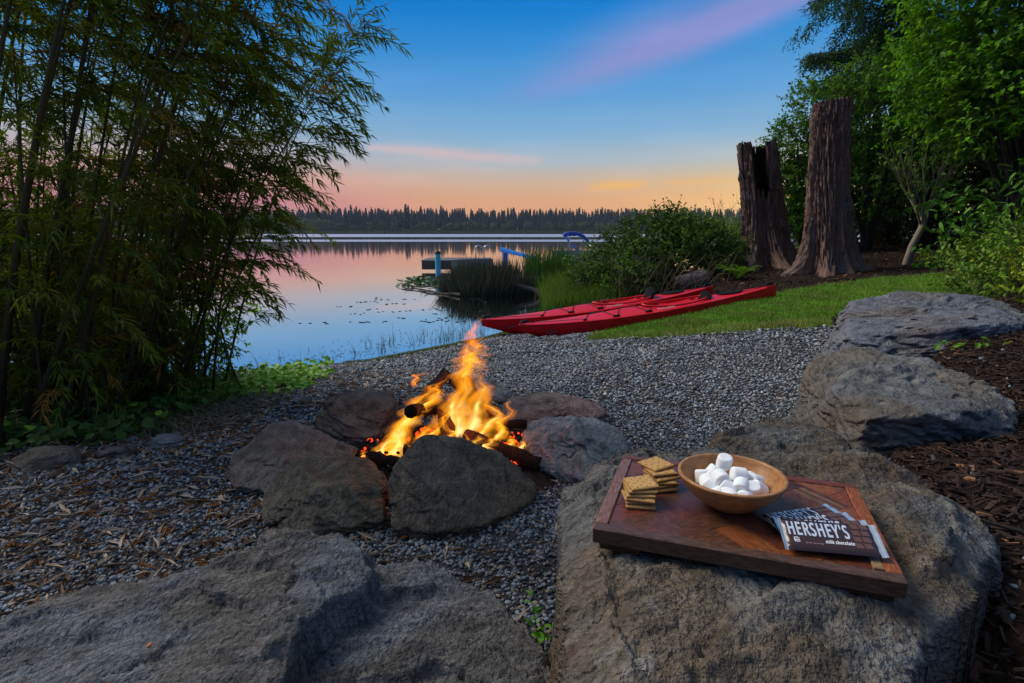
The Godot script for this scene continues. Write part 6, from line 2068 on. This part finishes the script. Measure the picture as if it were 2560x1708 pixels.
# ---------------------------------------------------------------- at the lake
func make_lake_things() -> void:
	var posts := [[Vector3(-2.6, WATER, -20.1), 0.76, 0.098, "teal mooring post with a dark pointed cap standing at the dock's end"], [Vector3(-0.27, WATER, -22.2), 0.78, 0.105, "blue post with a dark cap behind the reeds by the slide"]]
	for q in posts:
		var o := thing("mooring_post", q[3], "post", q[0])
		var b := MB.new()
		lathe(b, PackedVector2Array([Vector2(q[2], -0.9), Vector2(q[2], q[1] * 0.42), Vector2(q[2] * 1.005, q[1] * 0.95)]), 24, Color.WHITE)
		part("pipe", b.mesh(), M.teal if q[1] < 0.77 else M.blue, o)
		var c := MB.new()
		lathe(c, PackedVector2Array([Vector2(q[2] * 1.12, q[1] * 0.92), Vector2(q[2] * 1.15, q[1] * 0.99), Vector2(0.002, q[1] * 1.10)]), 24, Color.WHITE)
		part("cap", c.mesh(), M.black, o)
	var dk := thing("floating_dock", "low dark wooden dock floating on the lake behind the post", "dock", Vector3(-2.0, WATER, -22.4))
	for k in 2:
		var b := MB.new()
		cbox(b, Transform3D.IDENTITY, Vector3(2.5, 0.155, 0.12), 0.01, Color.WHITE)
		part("fascia_board", b.mesh(false), M.dock, dk, Vector3(-0.12, 0.15 + k * 0.157, 1.0))
	for k in 16:
		var b := MB.new()
		cbox(b, Transform3D.IDENTITY, Vector3(0.145, 0.04, 2.1), 0.005, Color.WHITE)
		part("deck_plank", b.mesh(false), M.deck, dk, Vector3(-1.32 + k * 0.16, 0.40, 0.0))
	for k in 2:
		var b := MB.new()
		var pth := PackedVector3Array()
		var rr := PackedFloat32Array()
		for q in 13:
			var a := PI * q / 12.0
			pth.append(Vector3(0, 0.42 + 0.13 * sin(a), 0.13 * (1.0 - cos(a))))
			rr.append(0.022)
		pth.insert(0, Vector3(0, 0, 0))
		rr.insert(0, 0.022)
		tube(b, pth, rr, 7, Color.WHITE)
		var hr := part("ladder_rail", b.mesh(), M.steel, dk, Vector3(0.62 + k * 0.32, 0.40, 0.6))
		hr.rotation.y = PI / 2 + 0.5
	# rowing boat lying behind the reeds
	var rb := thing("rowing_boat", "small grey boat moored between dock and reeds", "boat", Vector3(-1.45, WATER, -20.8), 0.12)
	var bm := MB.new()
	for side in 2:
		for k in 17:
			var t := k / 16.0
			var w := 0.55 * pow(sin(PI * (0.12 + 0.78 * t)), 0.6) * (0.96 if side else 1.0)
			var x := -0.75 + 1.5 * t
			for q in 7:
				var a := PI * q / 6.0
				bm.put(Vector3(x, 0.40 + 0.06 * t - 0.45 * pow(sin(a), 0.7) + (0.03 if side else 0.0), cos(a) * w), Color.WHITE)
		var first := side * 17 * 7
		for k in 16:
			for q in 6:
				var a := first + k * 7 + q
				if side == 0:
					bm.quad(a, a + 1, a + 8, a + 7)
				else:
					bm.quad(a, a + 7, a + 8, a + 1)
	part("hull", bm.mesh(), M.boat, rb)
	for k in 2:
		var b := MB.new()
		cbox(b, Transform3D.IDENTITY, Vector3(0.18, 0.03, 0.85), 0.005, Color.WHITE)
		part("thwart", b.mesh(false), M.deck, rb, Vector3(-0.28 + k * 0.5, 0.30, 0))
	# blue slide / covered float
	var sl := MB.new()
	for k in 13:
		var t := k / 12.0
		for q in 7:
			var a := PI * q / 6.0
			sl.put(Vector3(-0.15 + 1.45 * t, 0.72 - 0.32 * t + 0.17 * sin(a) * (1.0 - 0.4 * t), cos(a) * 0.45), Color.WHITE)
	for k in 12:
		for q in 6:
			var a := k * 7 + q
			sl.quad(a, a + 7, a + 8, a + 1)
	var so := thing("water_slide", "sky blue plastic slide sloping down beside the blue post", "slide", Vector3(-0.3, WATER, -22.0))
	part("chute", sl.mesh(), M.blue, so)
	var fr := MB.new()
	for p in [[0.0, 0.3, 0.70], [0.0, -0.3, 0.70], [1.2, 0.3, 0.40], [1.2, -0.3, 0.40]]:
		seg(fr, Vector3(p[0], -0.8, p[1]), Vector3(p[0], p[2], p[1]), 0.03, 0.03, 6, Color.WHITE)
	part("frame", fr.mesh(), M.deck, so)
	# folded sun canopy of a boat hidden by the bush
	var ca := thing("boat_canopy", "furled navy blue boat canopy on slanting blue struts above the tall grass", "boat canopy", Vector3(2.75, WATER, -25.0))
	var cb := MB.new()
	var pth := PackedVector3Array()
	var rr := PackedFloat32Array()
	for k in 15:
		var t := k / 14.0
		pth.append(Vector3(-0.50 + 1.05 * t, 1.36 - 0.34 * pow(maxf(0, t - 0.55) / 0.45, 1.6) - 0.10 * pow(maxf(0, 0.15 - t) / 0.15, 2.0), 0.05 * sin(t * 9.0)))
		rr.append(0.105 - 0.04 * t * t + 0.012 * sin(k * 2.3))
	tube(cb, pth, rr, 10, Color.WHITE)
	part("rolled_cover", cb.mesh(), M.navy, ca)
	for q in [[Vector3(-0.45, 1.25, 0.1), Vector3(0.12, 0.55, 0.15), 0.034], [Vector3(-0.45, 1.2, -0.1), Vector3(0.3, 0.5, -0.2), 0.031], [Vector3(0.55, 1.0, 0), Vector3(0.95, 0.5, 0), 0.025], [Vector3(-0.28, 1.2, 0.2), Vector3(-0.28, -0.2, 0.2), 0.02]]:
		var b := MB.new()
		seg(b, q[0], q[1], q[2], q[2], 7, Color.WHITE)
		part("strut", b.mesh(), M.blue if q[2] > 0.03 else M.steel, ca)
	var bh := MB.new()
	for k in 21:
		var t := k / 20.0
		var w := 1.0 * pow(sin(PI * (0.08 + 0.6 * t)), 0.5)
		for q in 9:
			var a := PI * q / 8.0
			bh.put(Vector3(-1.4 + 5.0 * t, 0.62 - 0.8 * pow(sin(a), 0.6), cos(a) * w), Color.WHITE)
	for k in 20:
		for q in 8:
			var a := k * 9 + q
			bh.quad(a, a + 1, a + 10, a + 9)
	var mo := thing("motor_boat", "pale boat hull hidden behind bush and tall grass under the canopy", "boat", Vector3(3.2, WATER, -25.0))
	part("hull", bh.mesh(), M.boat, mo)
	# bulrushes, tall grass, water weeds
	var rd := MB.new()
	for k in 5600:
		var a := rf(0, TAU)
		var r := sqrt(R.randf())
		var p := Vector3(cos(a) * r * 1.12 - 0.62, WATER - 0.05, sin(a) * r * 1.1 - 14.2)
		var edge := r > 0.8
		var d := Vector3(rf(-0.28, 0.28) + (cos(a) * 0.35 if edge else 0.0), 1, rf(-0.25, 0.25)).normalized()
		var bend := Vector3(rf(-0.6, 0.5), -0.25, rf(-0.3, 0.3)) * (R.randf() * R.randf() * 0.8 + 0.05)
		var ht := (rf(0.6, 1.25) if not edge else rf(0.4, 0.9)) * (0.78 + 0.3 * nz.get_noise_2d(p.x * 2.0, p.z))
		blade(rd, p, d, ht, 0.021, bend, Color(0.022, 0.028, 0.018), Color(0.05, 0.06, 0.035) if R.randf() < 0.8 else Color(0.10, 0.08, 0.06), 4)
	tag(part("bulrushes", rd.mesh(false), M.dry_leaf), "dark clump of bulrushes standing in the water before the dock", "bulrushes", "", "stuff")
	var tg := MB.new()
	for k in 5200:
		var x := rf(0.55, 2.1)
		var z := rf(-13.4, -9.9)
		if x < 0.62 + 0.25 * nz.get_noise_2d(z * 2.0, 1.0) + maxf(0, -12.4 - z) * 0.5:
			continue
		var y := maxf(WATER - 0.03, hy(x, z) - 0.02)
		var ht := rf(0.32, 0.75) * (0.7 + 0.45 * smoothstep(-10.0, -12.6, z))
		var c := Color(0.02, 0.055, 0.006).lerp(Color(0.045, 0.11, 0.010), R.randf())
		blade(tg, Vector3(x, y, z), Vector3(rf(-0.25, 0.25), 1, rf(-0.2, 0.2)).normalized(), ht, 0.014, Vector3(rf(-0.5, 0.5), -0.2, rf(-0.2, 0.3)) * 0.6, c, Color(0.075, 0.155, 0.014) if R.randf() < 0.85 else Color(0.22, 0.2, 0.07), 3)
	for k in 900:
		var p := Vector3(rf(0.4, 1.7), WATER - 0.05, rf(-17.5, -14.4))
		blade(tg, p, Vector3(rf(-0.12, 0.12), 1, 0).normalized(), rf(0.8, 1.3), 0.03, Vector3(rf(-0.3, 0.3), -0.1, 0) * 0.5, Color(0.015, 0.045, 0.01), Color(0.035, 0.09, 0.016), 3)
	tag(part("tall_grass", tg.mesh(false), M.leaf), "bright green tall shore grass between bulrushes and bramble bush", "tall grass", "", "stuff")
	var ww := MB.new()
	for k in 300:
		var t := R.randf()
		if nz.get_noise_1d(t * 9.0) < 0.02 + R.randf() * 0.12:
			continue
		var x := lerpf(-2.9, 0.0, t)
		var z := lerpf(-5.95, -8.7, t) + rf(-1.1, 0.0) * R.randf()
		var d := look(dg, x, z)
		if d > 0.1:
			continue
		for m in 1 + R.randi() % 3:
			blade(ww, Vector3(x + rf(-0.05, 0.05), WATER - 0.01, z), Vector3(rf(-0.35, 0.35), 1, rf(-0.2, 0.2)).normalized(), rf(0.05, 0.24) * (1.0 if R.randf() < 0.85 else 1.6), 0.006, Vector3(rf(-0.5, 0.5), -0.1, 0) * 0.5, Color(0.04, 0.055, 0.02), Color(0.07, 0.10, 0.02), 2)
	for k in 420:
		var t := R.randf()
		var x := lerpf(-2.9, 0.2, t) + rf(-0.3, 0.3)
		var z := lerpf(-5.95, -8.8, t) - R.randf() * R.randf() * 1.6
		if look(dg, x, z) > 0.0:
			continue
		leaf(ww, Vector3(x, WATER + 0.004, z), Vector3(rf(-1, 1), rf(0.0, 0.3), rf(-1, 1)).normalized(), Vector3.UP, rf(0.015, 0.05), 0.014, Color(0.035, 0.045, 0.022))
	for k in 40:
		var p := Vector3(rf(-3.6, -0.5), WATER + 0.003, rf(-13.0, -9.0))
		for m in 4:
			leaf(ww, p + Vector3(rf(-0.2, 0.2), 0, rf(-0.1, 0.1)), Vector3(rf(-1, 1), 0.02, rf(-0.3, 0.3)).normalized(), Vector3.UP, rf(0.04, 0.12), 0.03, Color(0.02, 0.025, 0.016))
	tag(part("water_weed", ww.mesh(false), M.dry_leaf), "thin weeds poking from the shallow water along the shore", "water weed", "", "stuff")
	for k in 46:
		var b := MB.new()
		var rad := rf(0.07, 0.15)
		var m := b.put(Vector3.ZERO, Color(0.03, 0.07, 0.02))
		var n := 14
		for s in n:
			var a := 0.25 + (TAU - 0.5) * s / (n - 1)
			b.put(Vector3(cos(a) * rad, 0.012 + 0.008 * sin(a * 3.0 + k), sin(a) * rad), Color(0.05, 0.10, 0.03) * rf(0.8, 1.2))
		for s in n - 1:
			b.tri(m, m + s + 2, m + s + 1)
		var a2 := rf(0, TAU)
		var rr2 := sqrt(R.randf())
		var o := part("lily_pad", b.mesh(false), M.gloss_leaf, null, Vector3(-2.65 + cos(a2) * rr2 * 0.75, WATER + rf(0.01, 0.06), -16.8 + sin(a2) * rr2 * 1.6))
		o.rotation = Vector3(rf(-0.5, 0.5), rf(0, 6), rf(-0.5, 0.5))
		tag(o, "green lily pad on the water beside the teal mooring post", "lily pad", "lily pads beside the mooring post")
	var nb := MB.new()
	for k in 9:
		var p := Vector3(rf(-0.1, 0.1), 0, rf(-0.05, 0.05))
		var q := p + Vector3(rf(-0.15, 0.2), rf(0.08, 0.2), rf(-0.05, 0.05))
		seg(nb, p, q, 0.003, 0.002, 3, Color(0.04, 0.05, 0.02))
		for m in 6:
			broad(nb, p.lerp(q, rf(0.3, 1)), rdir(), (Vector3.UP + rdir() * 0.5).normalized(), 0.04, 0.026, Color(0.03, 0.05, 0.016))
	tag(part("water_plant", nb.mesh(false), M.dry_leaf, null, Vector3(0.12, WATER, -9.6)), "small leafy plant standing in the water behind the kayak bows", "water plant")

# ---------------------------------------------------------------- the far shore
func conifer(k: int) -> Array:
	var tb := MB.new()
	tube(tb, PackedVector3Array([Vector3(0, -0.5, 0), Vector3(0.1, 9, 0), Vector3(0, 17.5, 0)]), PackedFloat32Array([0.28, 0.18, 0.03]), 6, Color(0.10, 0.085, 0.075))
	var b := MB.new()
	var y := 2.0 + (k % 3) * 1.8
	while y < 19.5:
		var t := (y - 1.0) / 19.0
		var r := 3.3 * pow(1.0 - t, 0.72) * rf(0.65, 1.15) + 0.3
		for s in 9:
			var a := TAU * s / 9.0 + y * 2.3
			if R.randf() < 0.14:
				continue
			var d := Vector3(cos(a), -0.28, sin(a)).normalized()
			var le := r * rf(0.55, 1.15)
			var c := Color(0.075, 0.118, 0.108).lerp(Color(0.125, 0.175, 0.13), R.randf())
			leaf(b, Vector3(0, y, 0), d, (rdir() * 0.8 + Vector3(sin(a), 0.5, -cos(a))).normalized(), le, le * 0.95, c)
			leaf(b, Vector3(0, y + 0.25, 0) + d * le * 0.25, (d + Vector3(0, -0.8, 0)).normalized(), (rdir() * 0.6 + Vector3(sin(a), 0.2, -cos(a))).normalized(), le * 0.7, le * 0.8, c)
		y += 0.62
	for s in 6:
		leaf(b, Vector3(0, 18.4, 0), Vector3(cos(s * 1.05) * 0.35, 1, sin(s * 1.05) * 0.35).normalized(), Vector3(cos(s * 2.0), 0, sin(s * 2.0)), 1.3, 0.6, Color(0.02, 0.035, 0.02))
	return [tb.mesh(), b.mesh(false)]

func broad_far(k: int) -> ArrayMesh:
	var b := MB.new()
	for n in 420:
		var d := rdir()
		var p := Vector3(0, 3.6, 0) + d * Vector3(2.3, 3.2, 2.3) * pow(R.randf(), 0.25) * (1.0 + 0.4 * nz.get_noise_3dv(d * 1.5 + Vector3(k * 9.0, 0, 0)))
		leaf(b, p, rdir(), (d + Vector3.UP).normalized(), rf(0.6, 1.1), rf(0.5, 0.8), Color(0.8, 0.8, 0.8) * rf(0.7, 1.3))
	return b.mesh(false)

func make_far_shore() -> void:
	var kinds := []
	for k in 6:
		kinds.append(conifer(k))
	var protos := []
	var x := -235.0
	var n := 0
	while x < 190.0:
		var k := R.randi() % 6
		var o: Node3D
		if k >= protos.size():
			k = protos.size()
			o = Node3D.new()
			o.name = numbered("conifer")
			add_child(o, true)
			part("trunk", kinds[k][0], M.far_leaf, o)
			part("crown", kinds[k][1], M.far_leaf, o)
			protos.append(o)
		else:
			o = protos[k].duplicate()
			o.name = numbered("conifer")
			add_child(o, true)
		tag(o, "dark conifer in the front row of the far shore's forest", "conifer", "conifers along the far shore")
		var s := rf(0.58, 1.06) * (0.93 + 0.16 * nz.get_noise_1d(x * 0.5)) * (1.0 - 0.10 * smoothstep(20.0, 110.0, x))
		if R.randf() < 0.14:
			s *= 1.12
		o.transform = Transform3D(Basis(Vector3.UP, rf(0, TAU)).scaled_local(Vector3(rf(0.85, 1.5), 1, rf(0.85, 1.3)) * s), Vector3(x, 1.0, -472.0 - rf(0, 10)))
		x += rf(1.9, 4.3)
		n += 1
	var w: Array = []
	var t: Array = []
	for k in 6:
		var l: Array[Transform3D] = []
		w.append(l)
		t.append(PackedColorArray())
	for q in 2600:
		var k := q % 6
		var px := rf(-620, 620)
		var pz := -486.0 - rf(0, 60)
		if absf(px) > 240:
			pz = -470.0 - rf(0, 70)
		w[k].append(Transform3D(Basis(Vector3.UP, rf(0, TAU)).scaled_local(Vector3.ONE * rf(0.6, 0.98)), Vector3(px, 1.0, pz)))
		t[k].append(Color(1, 1, 1) * rf(0.7, 1.2))
	for k in 6:
		stuff("forest", kinds[k][1], M.far_leaf, "dark conifer forest filling the far shore behind the front row", "forest", w[k], t[k])
	for k in 2:
		var bl: Array[Transform3D] = []
		var bt := PackedColorArray()
		for q in 420:
			var px := rf(-420, 420)
			var left := smoothstep(-120, -200, px)
			if R.randf() > 0.45 + left:
				continue
			bl.append(Transform3D(Basis(Vector3.UP, rf(0, TAU)).scaled_local(Vector3(1.1, 1, 1.1) * (rf(0.45, 1.15) + left * 0.6)), Vector3(px, 0.6, -466.0 - rf(0, 6) + left * 4.0)))
			bt.append(Color(0.10, 0.15, 0.08).lerp(Color(0.15, 0.20, 0.085), R.randf()) * (1.0 + left * 0.4))
		stuff("shoreline_trees_and_shrubbery", broad_far(k), M.far_leaf, "lighter green bushes along the foot of the far forest", "bushes", bl, bt)
	var gm := MB.new()
	for q in 9000:
		var p := Vector3(rf(-420, 420), 0.0, -452.0 - rf(0, 12))
		p.y = lerpf(-0.45, 0.9, (-452.0 - p.z) / 12.0)
		leaf(gm, p, Vector3(rf(-0.4, 0.4), 1, 0).normalized(), Vector3(0, 0, 1), rf(0.6, 1.3), 1.6, Color(0.06, 0.085, 0.025) * rf(0.7, 1.2))
	tag(part("marsh_grass", gm.mesh(false), M.far_leaf), "thin strip of green marsh grass at the far waterline", "marsh grass", "", "stuff")

# ---------------------------------------------------------------- small litter on the near rocks
func make_litter() -> void:
	var spots := [[-0.99, -1.17, 0.215, "orange bud scale at the gravel edge of the slate boulder"], [-0.70, -0.955, 0.315, "orange bud scale low on the slate boulder"], [-0.30, -1.17, 0.235, "orange bud scale on the lower step of the slate boulder"]]
	for q in spots:
		var b := MB.new()
		lathe(b, PackedVector2Array([Vector2(0.0005, 0), Vector2(0.0045, 0.002), Vector2(0.005, 0.005), Vector2(0.0005, 0.013)]), 10, Color(0.5, 0.15, 0.05), Transform3D(Basis(Vector3.BACK, 1.3) * Basis.from_scale(Vector3(0.7, 1, 1)), Vector3.ZERO))
		var o := part("bud_scale", b.mesh(), M.dry_leaf, null, Vector3(q[0], q[2], q[1]))
		o.rotation.y = rf(0, 6)
		tag(o, q[3], "bud scale", "orange bud scales on the slate")
	var long := MB.new()
	leaf(long, Vector3.ZERO, Vector3(1, 0, 0), Vector3.UP, 0.17, 0.016, Color(0.30, 0.25, 0.15))
	var lo := part("long_dead_leaf", long.mesh(false), M.dry_leaf, null, Vector3(0.80, hy(0.80, -0.80) + 0.018, -0.80))
	lo.rotation = Vector3(0.1, -0.75, -0.12)
	tag(lo, "long pale dead leaf on the bark beside the tan boulder", "leaf")
	var st := MB.new()
	tube(st, PackedVector3Array([Vector3(-0.09, 0.045, -0.02), Vector3(-0.02, 0.03, 0.0), Vector3(0.05, -0.01, 0.03), Vector3(0.13, -0.05, 0.06)]), PackedFloat32Array([0.003, 0.005, 0.006, 0.003]), 6, Color(0.045, 0.032, 0.025))
	tag(part("stick", st.mesh(), M.wood_stem, null, Vector3(1.12, hy(1.12, -1.13) + 0.03, -1.13)), "short dark stick leaning on the end of the tan boulder", "stick")

func make_needles(r: Array) -> void:      # pine needles and chaff that have settled on the near rocks: [node, how many, tint]
	var b := MB.new()
	for q in r:
		var rk: MeshInstance3D = q[0]
		var vs: PackedVector3Array = (rk.mesh as ArrayMesh).surface_get_arrays(0)[Mesh.ARRAY_VERTEX]
		var ns: PackedVector3Array = (rk.mesh as ArrayMesh).surface_get_arrays(0)[Mesh.ARRAY_NORMAL]
		for k in q[1]:
			var at := R.randi() % vs.size()
			if ns[at].y < 0.8:
				continue
			var p := vs[at] + rk.position + Vector3(0, 0.0025, 0)
			var d := Vector3(rf(-1, 1), rf(-0.05, 0.12), rf(-1, 1)).normalized()
			var c := Color(0.20, 0.11, 0.06).lerp(Color(0.07, 0.045, 0.03), R.randf())
			var le := rf(0.006, 0.024)
			tube(b, PackedVector3Array([p, p + d * le + Vector3(0, 0.002, 0), p + (d + rdir() * 0.3).normalized() * le * 1.7]), PackedFloat32Array([0.0006, 0.0007, 0.0004]), 4, c)
	tag(part("pine_needles", b.mesh(), M.dry_leaf), "fallen pine needles and chaff on top of the near boulders", "pine needles", "", "stuff")

const FIRE := 0.17
const EXPOSED := 1.3

func _ready() -> void:
	# camera, sky, sun, exposure
	var cam := Camera3D.new()
	cam.name = "camera"
	cam.position = Vector3(0, 1.1, 0)
	cam.rotation_degrees = Vector3(-11.1, 0, 0)
	cam.fov = 62.03
	cam.near = 0.05
	cam.far = 3000.0
	add_child(cam)
	nz.seed = 11
	nz.fractal_octaves = 4
	nz.frequency = 1.0
	R.seed = 4242
	var env := Environment.new()
	env.background_mode = Environment.BG_SKY
	env.sky = make_sky()
	env.background_energy_multiplier = 1.0
	env.tonemap_mode = Environment.TONE_MAPPER_LINEAR
	env.tonemap_exposure = EXPOSED
	env.fog_enabled = true
	env.fog_density = 0.00015
	env.fog_light_color = Color(0.72, 0.74, 0.82)
	env.sdfgi_enabled = true
	env.ssao_enabled = true
	env.ssil_enabled = true
	var we := WorldEnvironment.new()
	we.name = "environment"
	we.environment = env
	add_child(we)
	var sun := DirectionalLight3D.new()
	sun.name = "evening_light"
	sun.light_color = Color(1.0, 0.965, 0.91)
	sun.light_energy = 0.9
	sun.light_angular_distance = 28.0
	sun.shadow_enabled = true
	sun.rotation_degrees = Vector3(-44, 180 + 60, 0)
	add_child(sun)
	make_materials()
	# the setting
	make_ground()
	make_far_shore()
	# large things
	make_rocks()
	make_stumps()
	make_trees()
	make_bamboo()
	make_kayak("red kayak lying closer to the gravel, stern on the lawn", Vector3(0.40, -0.34, -7.25), Vector3(3.56, 0.12, -7.60), false)
	make_kayak("red kayak farther from the gravel with its bow out over the water", Vector3(-0.12, -0.37, -7.85), Vector3(2.98, 0.03, -8.35), true)
	make_lake_things()
	make_fire()
	make_board()
	make_gravel()
	make_litter()
	var near := []
	for c in get_children():
		if c.name == "boulder" or c.name == "slate_boulder":
			near.append([c, 260])
	make_needles(near)
